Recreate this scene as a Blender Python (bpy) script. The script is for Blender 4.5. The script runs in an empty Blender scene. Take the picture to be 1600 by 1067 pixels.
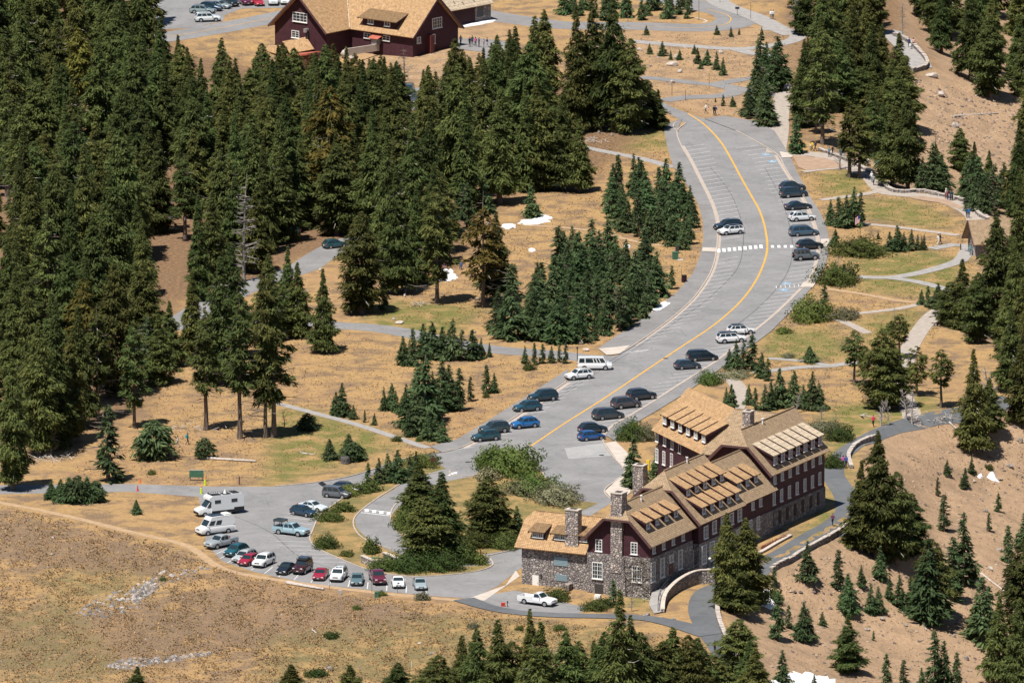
import bpy, math, random
import numpy as np
from mathutils import Vector, Matrix
D = bpy.data
SC = bpy.context.scene
COL = SC.collection
R = math.radians
random.seed(7)
RNG = np.random.default_rng(11)

# ------------------------------------------------------------------ camera, sky, sun, exposure
CAM_H, PITCH, FPX, PW, PH = 364.0, R(11.31), 17660.0, 1600.0, 1067.0
cam_data = D.cameras.new('camera')
cam = D.objects.new('camera', cam_data)
COL.objects.link(cam)
cam.location = (0, 0, CAM_H)
cam.rotation_euler = (R(90) - PITCH, 0, 0)
cam_data.sensor_width = 36
cam_data.lens = 36 * FPX / PW
cam_data.clip_start = 50
cam_data.clip_end = 30000
SC.camera = cam

SUN_DIR = Vector((-0.58, -0.815, 0.0)).normalized() * math.cos(R(65)) + Vector((0, 0, math.sin(R(65))))
world = D.worlds.new('World')
SC.world = world
world.use_nodes = True
wn = world.node_tree
sky = wn.nodes.new('ShaderNodeTexSky')
sky.sky_type = 'NISHITA'
sky.sun_disc = False
sky.sun_elevation = R(65)
sky.sun_rotation = math.atan2(SUN_DIR.x, SUN_DIR.y)
sky.altitude = 2400
sky.dust_density = 0.3
sky.air_density = 0.8
bg = wn.nodes['Background']
wn.links.new(sky.outputs[0], bg.inputs[0])
bg.inputs[1].default_value = 0.07
sun_data = D.lights.new('sun', 'SUN')
sun_data.energy = 5.0
sun_data.angle = R(0.5)
sun_data.color = (1.0, 0.955, 0.885)
sun = D.objects.new('sun', sun_data)
COL.objects.link(sun)
sun.rotation_euler = SUN_DIR.to_track_quat('Z', 'Y').to_euler()
SC.view_settings.view_transform = 'Standard'
SC.view_settings.look = 'None'
SC.view_settings.exposure = 0.5
SC.view_settings.gamma = 1
SC.cycles.max_bounces = 6
SC.cycles.transparent_max_bounces = 8

# ------------------------------------------------------------------ survey: sight lines of the photograph onto the terrain
FW = np.array([0, math.cos(PITCH), -math.sin(PITCH)])
UP = np.array([0, math.sin(PITCH), math.cos(PITCH)])

def ray(px, py):
    return FPX * FW + np.array([px - PW / 2, 0, 0]) + (PH / 2 - py) * UP

def flat(px, py, z=0.0):
    d = ray(px, py)
    t = (z - CAM_H) / d[2]
    return np.array([0, 0, CAM_H]) + t * d

def project(P):
    P = np.asarray(P, float)
    q = P - np.array([0, 0, CAM_H])
    d = q @ FW
    return PW / 2 + FPX * q[..., 0] / d, PH / 2 - FPX * (q @ UP) / d

def on_plane(px, py, p0, n):
    d = ray(px, py)
    o = np.array([0, 0, CAM_H])
    return o + d * (((p0 - o) @ n) / (d @ n))

def sstep(e0, e1, x):
    t = np.clip((x - e0) / (e1 - e0), 0, 1)
    return t * t * (3 - 2 * t)

RIM = [(1180, 1200), (1170, 1110), (1150, 1040), (1131, 1000), (1129, 915), (1205, 893), (1258, 862), (1328, 818), (1338, 775), (1350, 700),
       (1405, 672), (1482, 657), (1550, 643), (1600, 610), (1572, 545), (1482, 512), (1492, 480), (1552, 400), (1552, 345), (1518, 320),
       (1450, 300), (1388, 286), (1345, 258), (1290, 235), (1310, 180), (1385, 130), (1452, 105), (1444, 85), (1398, 55), (1394, 0), (1394, -120)]
_rw = np.array([flat(a, b)[:2] for a, b in RIM])
_o = np.argsort(_rw[:, 1])
RIM_Y, RIM_X = _rw[_o, 1], _rw[_o, 0]
LOT = [(-60, 775), (0, 785), (200, 825), (300, 865), (350, 895), (480, 922), (600, 935), (700, 945), (760, 960), (900, 982), (1010, 990), (1100, 1010), (1150, 1090), (1300, 1200)]
_lw = np.array([flat(a, b)[:2] for a, b in LOT])
RISE = np.array([flat(a, b, 1.8)[:2] for a, b in [(1245, 862), (1270, 845), (1320, 815), (1332, 778), (1310, 745), (1300, 722), (1350, 685), (1420, 664), (1500, 652), (1560, 634)]])

DIP = flat(464, 94)[:2]

def seg_dist(x, y, poly):
    best = np.full(np.shape(x), 1e9)
    for (x0, y0), (x1, y1) in zip(poly[:-1], poly[1:]):
        dx, dy = x1 - x0, y1 - y0
        t = np.clip(((x - x0) * dx + (y - y0) * dy) / (dx * dx + dy * dy + 1e-9), 0, 1)
        best = np.minimum(best, np.hypot(x - x0 - t * dx, y - y0 - t * dy))
    return best

def waves(x, y):
    return (np.sin(x * .31 + 1.3 * np.sin(y * .11)) * np.cos(y * .17 + .6) + .6 * np.sin(x * .83 + y * .29 + 2) * np.sin(y * .41 - x * .2)
            + .35 * np.sin(x * 1.7 - y * .7) * np.cos(y * 1.1 + x * .4))

def T(x, y):
    x = np.asarray(x, float)
    y = np.asarray(y, float)
    z = 1.8 * (1 - sstep(8, 14, seg_dist(x, y, RISE)))
    z = z - 3.4 * np.exp(-((x - DIP[0]) ** 2 + (y - DIP[1]) ** 2) / 260.0)
    d = x - np.interp(y, RIM_Y, RIM_X)
    s = np.maximum(d - 0.4, 0)
    z = z - 26 * (1 - np.exp(-s * .42 / 26)) + waves(x, y) * .28 * sstep(0, 8, d) * (1 - sstep(60, 200, d))
    m = np.interp(x, _lw[:, 0], _lw[:, 1]) - y
    f = sstep(0, 14, m)
    z = z + f * (waves(x * .7, y * .5) * .4 - 0.02 * np.minimum(np.maximum(m, 0), 60))
    return z

_ty = np.arange(1380.0, 2700.0, 1.0)

def at(px, py):
    """point of the terrain seen at a photograph pixel"""
    d = ray(px, py)
    t = _ty / d[1]
    zr = CAM_H + t * d[2]
    xs = t * d[0]
    below = zr <= T(xs, _ty)
    if not below.any():
        p = flat(px, py)
        return np.array([p[0], p[1], float(T(p[0], p[1]))])
    i = int(np.argmax(below))
    a, b = _ty[max(i - 1, 0)], _ty[i]
    for _ in range(14):
        m = (a + b) / 2
        tt = m / d[1]
        if CAM_H + tt * d[2] <= T(tt * d[0], m):
            b = m
        else:
            a = m
    tt = b / d[1]
    return np.array([tt * d[0], b, float(T(tt * d[0], b))])

def px_scale(p):
    return FPX / ((np.asarray(p) - [0, 0, CAM_H]) @ FW)

def in_poly(px, py, poly):
    px = np.asarray(px, float)
    py = np.asarray(py, float)
    c = np.zeros(px.shape, bool)
    n = len(poly)
    for i in range(n):
        x0, y0 = poly[i]
        x1, y1 = poly[(i + 1) % n]
        if y0 == y1:
            continue
        c ^= ((y0 > py) != (y1 > py)) & (px < (x1 - x0) * (py - y0) / (y1 - y0) + x0)
    return c

def smooth_line(pts, step=2.0):
    """Catmull-Rom through points, resampled about every step metres"""
    P = [np.asarray(p, float) for p in pts]
    P = [2 * P[0] - P[1]] + P + [2 * P[-1] - P[-2]]
    out = []
    for i in range(1, len(P) - 2):
        p0, p1, p2, p3 = P[i - 1:i + 3]
        n = max(1, int(np.linalg.norm(p2 - p1) / step))
        for k in range(n):
            t = k / n
            out.append(.5 * (2 * p1 + (p2 - p0) * t + (2 * p0 - 5 * p1 + 4 * p2 - p3) * t * t + (3 * p1 - p0 - 3 * p2 + p3) * t ** 3))
    out.append(P[-2])
    return np.array(out)

def world_line(pix, step=2.0):
    return smooth_line([at(*p)[:2] for p in pix], step)

# ------------------------------------------------------------------ materials
def mat(name, col, rough=.8, col2=None, scale=3.0, spec=.3, metal=0.0, bump=0.0, bscale=None, detail=4, coords='Object', stretch=(1, 1, 1), contrast=(.35, .65)):
    m = D.materials.new(name)
    m.use_nodes = True
    nt = m.node_tree
    b = nt.nodes['Principled BSDF']
    b.inputs['Roughness'].default_value = rough
    b.inputs['Specular IOR Level'].default_value = spec
    b.inputs['Metallic'].default_value = metal
    b.inputs['Base Color'].default_value = (*col, 1)
    if col2 is not None or bump:
        tc = nt.nodes.new('ShaderNodeTexCoord')
        mp = nt.nodes.new('ShaderNodeMapping')
        mp.inputs['Scale'].default_value = stretch
        nt.links.new(tc.outputs[coords], mp.inputs[0])
    if col2 is not None:
        n = nt.nodes.new('ShaderNodeTexNoise')
        n.inputs['Scale'].default_value = scale
        n.inputs['Detail'].default_value = detail
        nt.links.new(mp.outputs[0], n.inputs[0])
        r = nt.nodes.new('ShaderNodeValToRGB')
        r.color_ramp.elements[0].position, r.color_ramp.elements[1].position = contrast
        r.color_ramp.elements[0].color = (*col, 1)
        r.color_ramp.elements[1].color = (*col2, 1)
        nt.links.new(n.outputs[0], r.inputs[0])
        nt.links.new(r.outputs[0], b.inputs['Base Color'])
    if bump:
        n2 = nt.nodes.new('ShaderNodeTexNoise')
        n2.inputs['Scale'].default_value = bscale or scale * 4
        n2.inputs['Detail'].default_value = 6
        nt.links.new(mp.outputs[0], n2.inputs[0])
        bp = nt.nodes.new('ShaderNodeBump')
        bp.inputs['Distance'].default_value = bump
        bp.inputs['Strength'].default_value = 1
        nt.links.new(n2.outputs[0], bp.inputs['Height'])
        nt.links.new(bp.outputs[0], b.inputs['Normal'])
    return m

def N(nt, kind, **kw):
    n = nt.nodes.new(kind)
    for k, v in kw.items():
        setattr(n, k, v)
    return n

def mixrgb(nt, fac, a, b, blend='MIX'):
    n = nt.nodes.new('ShaderNodeMix')
    n.data_type = 'RGBA'
    n.blend_type = blend
    for sock, v in ((n.inputs[0], fac), (n.inputs[6], a), (n.inputs[7], b)):
        if isinstance(v, (int, float)):
            sock.default_value = v
        elif isinstance(v, tuple):
            sock.default_value = (*v, 1)
        else:
            nt.links.new(v, sock)
    return n.outputs[2]

def noise(nt, vec, scale, detail=5, rough=.6, dist=0.0):
    n = nt.nodes.new('ShaderNodeTexNoise')
    n.inputs['Scale'].default_value = scale
    n.inputs['Detail'].default_value = detail
    n.inputs['Roughness'].default_value = rough
    n.inputs['Distortion'].default_value = dist
    nt.links.new(vec, n.inputs[0])
    return n.outputs[0]

def ramp(nt, v, a, b):
    n = nt.nodes.new('ShaderNodeMapRange')
    n.inputs[1].default_value, n.inputs[2].default_value = a, b
    n.clamp = True
    nt.links.new(v, n.inputs[0])
    return n.outputs[0]

def mathn(nt, op, a, b):
    n = nt.nodes.new('ShaderNodeMath')
    n.operation = op
    for s, v in ((n.inputs[0], a), (n.inputs[1], b)):
        if isinstance(v, (int, float)):
            s.default_value = v
        else:
            nt.links.new(v, s)
    return n.outputs[0]

def ground_material():
    m = D.materials.new('ground')
    m.use_nodes = True
    nt = m.node_tree
    b = nt.nodes['Principled BSDF']
    b.inputs['Roughness'].default_value = .95
    b.inputs['Specular IOR Level'].default_value = .08
    tc = nt.nodes.new('ShaderNodeTexCoord')
    v = tc.outputs['Object']
    big = noise(nt, v, .045, 4, .6, .6)
    mid = noise(nt, v, .23, 5, .65, .4)
    fine = noise(nt, v, 1.5, 5, .7)
    tiny = noise(nt, v, 5.0, 3, .7)
    at_ = N(nt, 'ShaderNodeAttribute', attribute_name='zone')
    sep = nt.nodes.new('ShaderNodeSeparateColor')
    nt.links.new(at_.outputs['Color'], sep.inputs[0])
    dry = mixrgb(nt, ramp(nt, fine, .36, .62), (.29, .183, .088), (.46, .295, .132))
    heath = mixrgb(nt, ramp(nt, tiny, .38, .62), (.135, .098, .068), (.29, .192, .115))
    pf = mathn(nt, 'ADD', mathn(nt, 'MULTIPLY', mid, .62), mathn(nt, 'MULTIPLY', fine, .38))
    hz = mathn(nt, 'ADD', pf, mathn(nt, 'MULTIPLY', at_.outputs['Alpha'], .085))
    base = mixrgb(nt, ramp(nt, hz, .485, .565), dry, heath)
    base = mixrgb(nt, mathn(nt, 'MULTIPLY', ramp(nt, big, .50, .68), .45), base, (.35, .215, .115))
    grn = mixrgb(nt, ramp(nt, tiny, .35, .65), (.095, .108, .030), (.215, .2, .065))
    gm = mathn(nt, 'MULTIPLY', sep.outputs[1], ramp(nt, pf, .38, .54))
    base = mixrgb(nt, gm, base, grn)
    scree = mixrgb(nt, ramp(nt, fine, .35, .65), (.315, .208, .13), (.45, .305, .19))
    scree = mixrgb(nt, mathn(nt, 'MULTIPLY', ramp(nt, tiny, .58, .70), .6), scree, (.2, .145, .11))
    scree = mixrgb(nt, mathn(nt, 'MULTIPLY', ramp(nt, mid, .55, .7), .5), scree, (.29, .21, .155))
    scree = mixrgb(nt, mathn(nt, 'MULTIPLY', ramp(nt, hz, .47, .58), .5), scree, (.215, .15, .09))
    base = mixrgb(nt, sep.outputs[0], base, scree)
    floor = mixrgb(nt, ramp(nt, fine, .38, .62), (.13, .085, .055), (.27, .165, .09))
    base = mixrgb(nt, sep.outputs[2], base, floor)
    nt.links.new(base, b.inputs['Base Color'])
    h = mathn(nt, 'ADD', mathn(nt, 'MULTIPLY', fine, .5), mathn(nt, 'MULTIPLY', tiny, .22))
    bp = nt.nodes.new('ShaderNodeBump')
    bp.inputs['Distance'].default_value = .55
    nt.links.new(h, bp.inputs['Height'])
    nt.links.new(bp.outputs[0], b.inputs['Normal'])
    return m

def asphalt_material(name, c0, c1, crack=(.1, .1, .1)):
    m = D.materials.new(name)
    m.use_nodes = True
    nt = m.node_tree
    b = nt.nodes['Principled BSDF']
    b.inputs['Roughness'].default_value = .88
    b.inputs['Specular IOR Level'].default_value = .25
    tc = nt.nodes.new('ShaderNodeTexCoord')
    v = tc.outputs['Object']
    a = noise(nt, v, .12, 5, .6, .5)
    f = noise(nt, v, 2.5, 5, .75)
    c = mixrgb(nt, ramp(nt, a, .35, .65), c0, c1)
    c = mixrgb(nt, mathn(nt, 'MULTIPLY', ramp(nt, f, .5, .72), .3), c, crack)
    s1 = noise(nt, v, .55, 6, .7, 1.2)
    c = mixrgb(nt, mathn(nt, 'MULTIPLY', ramp(nt, s1, .52, .70), .38), c, tuple(k * .55 for k in c0))
    c = mixrgb(nt, mathn(nt, 'MULTIPLY', ramp(nt, s1, .45, .32), .3), c, tuple(k * 1.2 for k in c1))
    vo = nt.nodes.new('ShaderNodeTexVoronoi')
    vo.feature = 'DISTANCE_TO_EDGE'
    vo.inputs['Scale'].default_value = .16
    wv = mixrgb(nt, .25, v, noise_col(nt, v, .6))
    nt.links.new(wv, vo.inputs[0])
    ck = mathn(nt, 'MULTIPLY', mathn(nt, 'LESS_THAN', vo.outputs[0], .007), .28)
    c = mixrgb(nt, ck, c, crack)
    nt.links.new(c, b.inputs['Base Color'])
    bp = nt.nodes.new('ShaderNodeBump')
    bp.inputs['Distance'].default_value = .01
    nt.links.new(noise(nt, v, 14, 3), bp.inputs['Height'])
    nt.links.new(bp.outputs[0], b.inputs['Normal'])
    return m

def noise_col(nt, vec, scale):
    n = nt.nodes.new('ShaderNodeTexNoise')
    n.inputs['Scale'].default_value = scale
    nt.links.new(vec, n.inputs[0])
    vm = nt.nodes.new('ShaderNodeVectorMath')
    vm.operation = 'MULTIPLY_ADD'
    nt.links.new(n.outputs[1], vm.inputs[0])
    vm.inputs[1].default_value = (6, 6, 0)
    nt.links.new(vec, vm.inputs[2])
    return vm.outputs[0]

def shingle_material(name, c0, c1, c2, rowh=.16):
    m = D.materials.new(name)
    m.use_nodes = True
    nt = m.node_tree
    b = nt.nodes['Principled BSDF']
    b.inputs['Roughness'].default_value = .85
    b.inputs['Specular IOR Level'].default_value = .15
    uv = N(nt, 'ShaderNodeUVMap', uv_map='UVMap')
    br = nt.nodes.new('ShaderNodeTexBrick')
    br.inputs['Color1'].default_value = (0, 0, 0, 1)
    br.inputs['Color2'].default_value = (1, 1, 1, 1)
    br.inputs['Mortar'].default_value = (0, 0, 0, 1)
    br.inputs['Scale'].default_value = 1
    br.inputs['Mortar Size'].default_value = .02
    br.inputs['Brick Width'].default_value = .34
    br.inputs['Row Height'].default_value = rowh * 1.6
    nt.links.new(uv.outputs[0], br.inputs[0])
    n1 = noise(nt, uv.outputs[0], .55, 5, .7)
    n2 = noise(nt, uv.outputs[0], 3.2, 4, .7)
    c = mixrgb(nt, mathn(nt, 'MULTIPLY', br.outputs[0], .8), c0, c1)
    c = mixrgb(nt, ramp(nt, n2, .42, .68), c, c2)
    n3 = noise(nt, uv.outputs[0], 1.5, 4, .8)
    c = mixrgb(nt, mathn(nt, 'MULTIPLY', ramp(nt, n3, .5, .66), .55), c, tuple(k * .55 for k in c0))
    c = mixrgb(nt, mathn(nt, 'MULTIPLY', ramp(nt, n3, .5, .36), .5), c, tuple(min(.75, k * 1.25) for k in c1))
    c = mixrgb(nt, mathn(nt, 'MULTIPLY', ramp(nt, n1, .45, .7), .4), c, c2)
    c = mixrgb(nt, mathn(nt, 'MULTIPLY', br.outputs[1], .55), c, (.09, .055, .03))
    nt.links.new(c, b.inputs['Base Color'])
    bp = nt.nodes.new('ShaderNodeBump')
    bp.inputs['Distance'].default_value = .05
    h = mathn(nt, 'SUBTRACT', mathn(nt, 'ADD', n2, br.outputs[0]), br.outputs[1])
    nt.links.new(h, bp.inputs['Height'])
    nt.links.new(bp.outputs[0], b.inputs['Normal'])
    return m

def siding_material(name, c0, c1):
    m = D.materials.new(name)
    m.use_nodes = True
    nt = m.node_tree
    b = nt.nodes['Principled BSDF']
    b.inputs['Roughness'].default_value = .7
    b.inputs['Specular IOR Level'].default_value = .2
    uv = N(nt, 'ShaderNodeUVMap', uv_map='UVMap')
    w = nt.nodes.new('ShaderNodeTexWave')
    w.inputs['Scale'].default_value = 1.0
    w.bands_direction = 'X'
    nt.links.new(uv.outputs[0], w.inputs[0])
    c = mixrgb(nt, ramp(nt, noise(nt, uv.outputs[0], 1.2, 5, .7), .35, .7), c0, c1)
    c = mixrgb(nt, mathn(nt, 'MULTIPLY', ramp(nt, w.outputs[1], .12, 0), .6), c, (.018, .009, .011))
    nt.links.new(c, b.inputs['Base Color'])
    bp = nt.nodes.new('ShaderNodeBump')
    bp.inputs['Distance'].default_value = .04
    nt.links.new(w.outputs[1], bp.inputs['Height'])
    nt.links.new(bp.outputs[0], b.inputs['Normal'])
    return m

def stone_material(name, scale=1.9, tint=(1, 1, 1)):
    m = D.materials.new(name)
    m.use_nodes = True
    nt = m.node_tree
    b = nt.nodes['Principled BSDF']
    b.inputs['Roughness'].default_value = .85
    uv = N(nt, 'ShaderNodeUVMap', uv_map='UVMap')
    vm = nt.nodes.new('ShaderNodeVectorMath')
    vm.operation = 'MULTIPLY'
    vm.inputs[1].default_value = (1, 1.25, 1)
    nt.links.new(uv.outputs[0], vm.inputs[0])
    vo = nt.nodes.new('ShaderNodeTexVoronoi')
    vo.inputs['Scale'].default_value = scale
    ve = nt.nodes.new('ShaderNodeTexVoronoi')
    ve.feature = 'DISTANCE_TO_EDGE'
    ve.inputs['Scale'].default_value = scale
    for k in (vo, ve):
        nt.links.new(vm.outputs[0], k.inputs[0])
    sp = nt.nodes.new('ShaderNodeSeparateColor')
    nt.links.new(vo.outputs['Color'], sp.inputs[0])
    t = lambda c: tuple(a * k for a, k in zip(c, tint))
    c = mixrgb(nt, sp.outputs[0], t((.185, .168, .165)), t((.36, .31, .285)))
    c = mixrgb(nt, mathn(nt, 'MULTIPLY', mathn(nt, 'GREATER_THAN', sp.outputs[1], .76), .8), c, t((.52, .46, .41)))
    c = mixrgb(nt, mathn(nt, 'MULTIPLY', noise(nt, uv.outputs[0], 6, 3), .35), c, t((.16, .13, .12)))
    c = mixrgb(nt, mathn(nt, 'LESS_THAN', ve.outputs[0], .055), c, (.11, .10, .098))
    nt.links.new(c, b.inputs['Base Color'])
    bp = nt.nodes.new('ShaderNodeBump')
    bp.inputs['Distance'].default_value = .12
    nt.links.new(ramp(nt, ve.outputs[0], 0, .16), bp.inputs['Height'])
    nt.links.new(bp.outputs[0], b.inputs['Normal'])
    return m

def leaf_material(name, a, b_, c_, trans=.25, spread=.5):
    m = D.materials.new(name)
    m.use_nodes = True
    nt = m.node_tree
    b = nt.nodes['Principled BSDF']
    b.inputs['Roughness'].default_value = .7
    b.inputs['Specular IOR Level'].default_value = .12
    oi = nt.nodes.new('ShaderNodeObjectInfo')
    geo = nt.nodes.new('ShaderNodeNewGeometry')
    tc = nt.nodes.new('ShaderNodeTexCoord')
    n1 = noise(nt, tc.outputs['Object'], .9, 3, .6)
    isl = geo.outputs['Random Per Island']
    f = mathn(nt, 'ADD', mathn(nt, 'MULTIPLY', isl, .45), mathn(nt, 'MULTIPLY', n1, .6))
    c = mixrgb(nt, ramp(nt, f, .3, .8), a, b_)
    c = mixrgb(nt, mathn(nt, 'MULTIPLY', oi.outputs['Random'], spread), c, c_)
    hs = nt.nodes.new('ShaderNodeHueSaturation')
    mr = nt.nodes.new('ShaderNodeMapRange')
    mr.inputs[3].default_value, mr.inputs[4].default_value = .478, .532
    nt.links.new(oi.outputs['Random'], mr.inputs[0])
    nt.links.new(mr.outputs[0], hs.inputs['Hue'])
    mv = nt.nodes.new('ShaderNodeMapRange')
    mv.inputs[3].default_value, mv.inputs[4].default_value = .75, 1.42
    nt.links.new(mathn(nt, 'FRACT', mathn(nt, 'MULTIPLY', oi.outputs['Random'], 7.31), 0), mv.inputs[0])
    nt.links.new(mv.outputs[0], hs.inputs['Value'])
    nt.links.new(c, hs.inputs['Color'])
    c = hs.outputs[0]
    nt.links.new(c, b.inputs['Base Color'])
    tr = nt.nodes.new('ShaderNodeBsdfTranslucent')
    nt.links.new(c, tr.inputs[0])
    mx = nt.nodes.new('ShaderNodeMixShader')
    mx.inputs[0].default_value = trans
    nt.links.new(b.outputs[0], mx.inputs[1])
    nt.links.new(tr.outputs[0], mx.inputs[2])
    nt.links.new(mx.outputs[0], nt.nodes['Material Output'].inputs[0])
    return m

def vcol_material(name, rough=.9):
    m = D.materials.new(name)
    m.use_nodes = True
    nt = m.node_tree
    b = nt.nodes['Principled BSDF']
    b.inputs['Roughness'].default_value = rough
    b.inputs['Specular IOR Level'].default_value = .1
    a = N(nt, 'ShaderNodeAttribute', attribute_name='tint')
    nt.links.new(a.outputs['Color'], b.inputs['Base Color'])
    return m

M = {}
M['ground'] = ground_material()
M['asphalt'] = asphalt_material('asphalt', (.192, .188, .188), (.242, .236, .235))
M['asphalt_walk'] = asphalt_material('asphalt_walk', (.19, .182, .18), (.235, .226, .222))
M['asphalt_new'] = asphalt_material('asphalt_new', (.10, .105, .112), (.13, .134, .14), (.07, .07, .075))
M['asphalt_patch'] = asphalt_material('asphalt_patch', (.29, .285, .28), (.33, .325, .32))
M['path'] = mat('path', (.31, .265, .225), .9, (.385, .335, .29), 1.2, .1, bump=.02)
M['path_grey'] = mat('path_grey', (.26, .245, .235), .9, (.33, .31, .29), 1.0, .1, bump=.02)
M['trail'] = mat('trail', (.33, .225, .135), .95, (.42, .29, .175), 1.1, .1, bump=.06)
M['dirt'] = mat('dirt', (.30, .205, .145), .95, (.36, .255, .18), .8, .1, bump=.05)
M['concrete'] = mat('concrete', (.43, .37, .32), .9, (.5, .44, .38), .7, .15)
M['kerb'] = mat('kerb', (.34, .285, .245), .9, (.43, .365, .31), 1.5, .15)
M['white_paint'] = mat('white_paint', (.72, .72, .70), .7, (.45, .44, .43), 2.2, .2, contrast=(.45, .8))
M['worn_paint'] = mat('worn_paint', (.54, .53, .525), .8, (.32, .315, .31), 1.4, .2, contrast=(.45, .8))
M['yellow_paint'] = mat('yellow_paint', (.66, .36, .06), .7, (.5, .28, .07), 1.2, .2)
M['blue_paint'] = mat('blue_paint', (.12, .3, .45), .8, (.25, .3, .35), 1.5, .2)
M['shingle'] = shingle_material('shingle', (.385, .228, .112), (.575, .365, .185), (.45, .30, .17))
M['shingle_old'] = shingle_material('shingle_old', (.31, .212, .128), (.44, .315, .195), (.36, .268, .175))
M['shingle_dark'] = shingle_material('shingle_dark', (.20, .12, .06), (.31, .2, .1), (.24, .16, .095))
M['shingle_pale'] = shingle_material('shingle_pale', (.46, .36, .25), (.6, .48, .34), (.5, .42, .32), .5)
M['siding'] = siding_material('siding', (.055, .020, .026), (.085, .033, .041))
M['siding_dark'] = siding_material('siding_dark', (.042, .018, .022), (.062, .027, .032))
M['fascia'] = mat('fascia', (.085, .042, .042), .7, (.12, .065, .06), 2)
M['stone'] = stone_material('stone', 2.3)
M['stone_chimney'] = stone_material('stone_chimney', 2.6, (1.35, 1.3, 1.25))
M['stone_dark'] = stone_material('stone_dark', 1.3, (.6, .62, .62))
M['stone_cap'] = mat('stone_cap', (.42, .36, .3), .85, (.52, .46, .4), 1.5, bump=.05)
M['white_frame'] = mat('white_frame', (.72, .71, .67), .6)
M['glass'] = mat('glass', (.03, .04, .05), .12, spec=.6)
M['car_glass'] = mat('car_glass', (.018, .03, .036), .08, spec=.6)
M['tyre'] = mat('tyre', (.014, .014, .015), .85)
M['rim'] = mat('rim', (.42, .42, .43), .35, metal=.6)
M['trim'] = mat('trim', (.02, .02, .022), .6)
M['lamp_white'] = mat('lamp_white', (.75, .76, .76), .2, spec=.6)
M['lamp_red'] = mat('lamp_red', (.35, .02, .02), .25, spec=.5)
M['plate'] = mat('plate', (.7, .7, .68), .5)
M['bark'] = mat('bark', (.10, .075, .058), .95, (.2, .155, .125), 2.5, bump=.05, stretch=(3, 3, .6))
M['bark_grey'] = mat('bark_grey', (.30, .27, .245), .95, (.42, .38, .35), 1.5, bump=.04, stretch=(2, 2, .5))
M['needles'] = leaf_material('needles', (.041, .057, .018), (.160, .168, .046), (.058, .08, .029), .36, .35)
M['needles_young'] = leaf_material('needles_young', (.040, .070, .034), (.125, .172, .070), (.085, .11, .034), .38, .35)
M['needles_gold'] = leaf_material('needles_gold', (.055, .05, .012), (.16, .12, .025), (.09, .08, .02), .25, .5)
M['shrub'] = leaf_material('shrub', (.058, .085, .020), (.150, .175, .048), (.10, .13, .03), .35, .4)
M['shrub_grey'] = leaf_material('shrub_grey', (.12, .125, .06), (.24, .225, .13), (.19, .17, .12), .3, .6)
M['shrub_dark'] = leaf_material('shrub_dark', (.036, .055, .015), (.115, .14, .036), (.055, .08, .02), .3, .5)
M['twig'] = mat('twig', (.17, .145, .12), .9, (.27, .235, .2), 2)
M['snow'] = mat('snow', (.82, .83, .85), .6, (.55, .52, .48), 1.6, bump=.15, contrast=(.5, .78))
M['rock'] = mat('rock', (.2, .175, .155), .95, (.34, .29, .25), 1.2, bump=.08)
M['rock_pale'] = mat('rock_pale', (.36, .31, .27), .95, (.5, .44, .39), 1.2, bump=.08)
M['rock_dark'] = mat('rock_dark', (.065, .06, .06), .9, (.13, .12, .115), 1.2, bump=.08)
M['bark_dim'] = mat('bark_dim', (.19, .17, .155), .95, (.29, .26, .24), 1.5, bump=.04, stretch=(2, 2, .5))
M['deadwood'] = mat('deadwood', (.36, .31, .27), .9, (.52, .47, .42), 2.2, bump=.03)
M['tint'] = vcol_material('tint')
M['green_metal'] = mat('green_metal', (.045, .12, .075), .5, (.06, .15, .09), 2)
M['dark_metal'] = mat('dark_metal', (.05, .045, .042), .6)
M['brown_sign'] = mat('brown_sign', (.13, .05, .035), .7)
M['red_plastic'] = mat('red_plastic', (.55, .05, .03), .5)
M['orange_plastic'] = mat('orange_plastic', (.7, .14, .04), .5)
M['lime_plastic'] = mat('lime_plastic', (.5, .6, .04), .5)
M['yellow_plastic'] = mat('yellow_plastic', (.7, .5, .03), .5)
M['green_cloth'] = mat('green_cloth', (.035, .095, .07), .7)
M['white_cloth'] = mat('white_cloth', (.72, .72, .72), .8)
M['teal_cloth'] = mat('teal_cloth', (.04, .25, .30), .8)
M['red_roof'] = mat('red_roof', (.33, .09, .055), .7, (.4, .12, .08), 1)
M['door_red'] = mat('door_red', (.11, .03, .03), .6)
M['louvre'] = mat('louvre', (.22, .30, .33), .6)
M['skin'] = mat('skin', (.42, .24, .17), .6)

_pm = {}

def paint(rgb, kind='car'):
    k = (rgb, kind)
    if k not in _pm:
        m = mat(kind + '_paint' if kind == 'car' else kind, rgb, .28 if kind == 'car' else .85, spec=.5 if kind == 'car' else .2)
        if kind == 'car':
            m.node_tree.nodes['Principled BSDF'].inputs['Coat Weight'].default_value = 1.0
            m.node_tree.nodes['Principled BSDF'].inputs['Coat Roughness'].default_value = .03
        _pm[k] = m
    return _pm[k]

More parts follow.
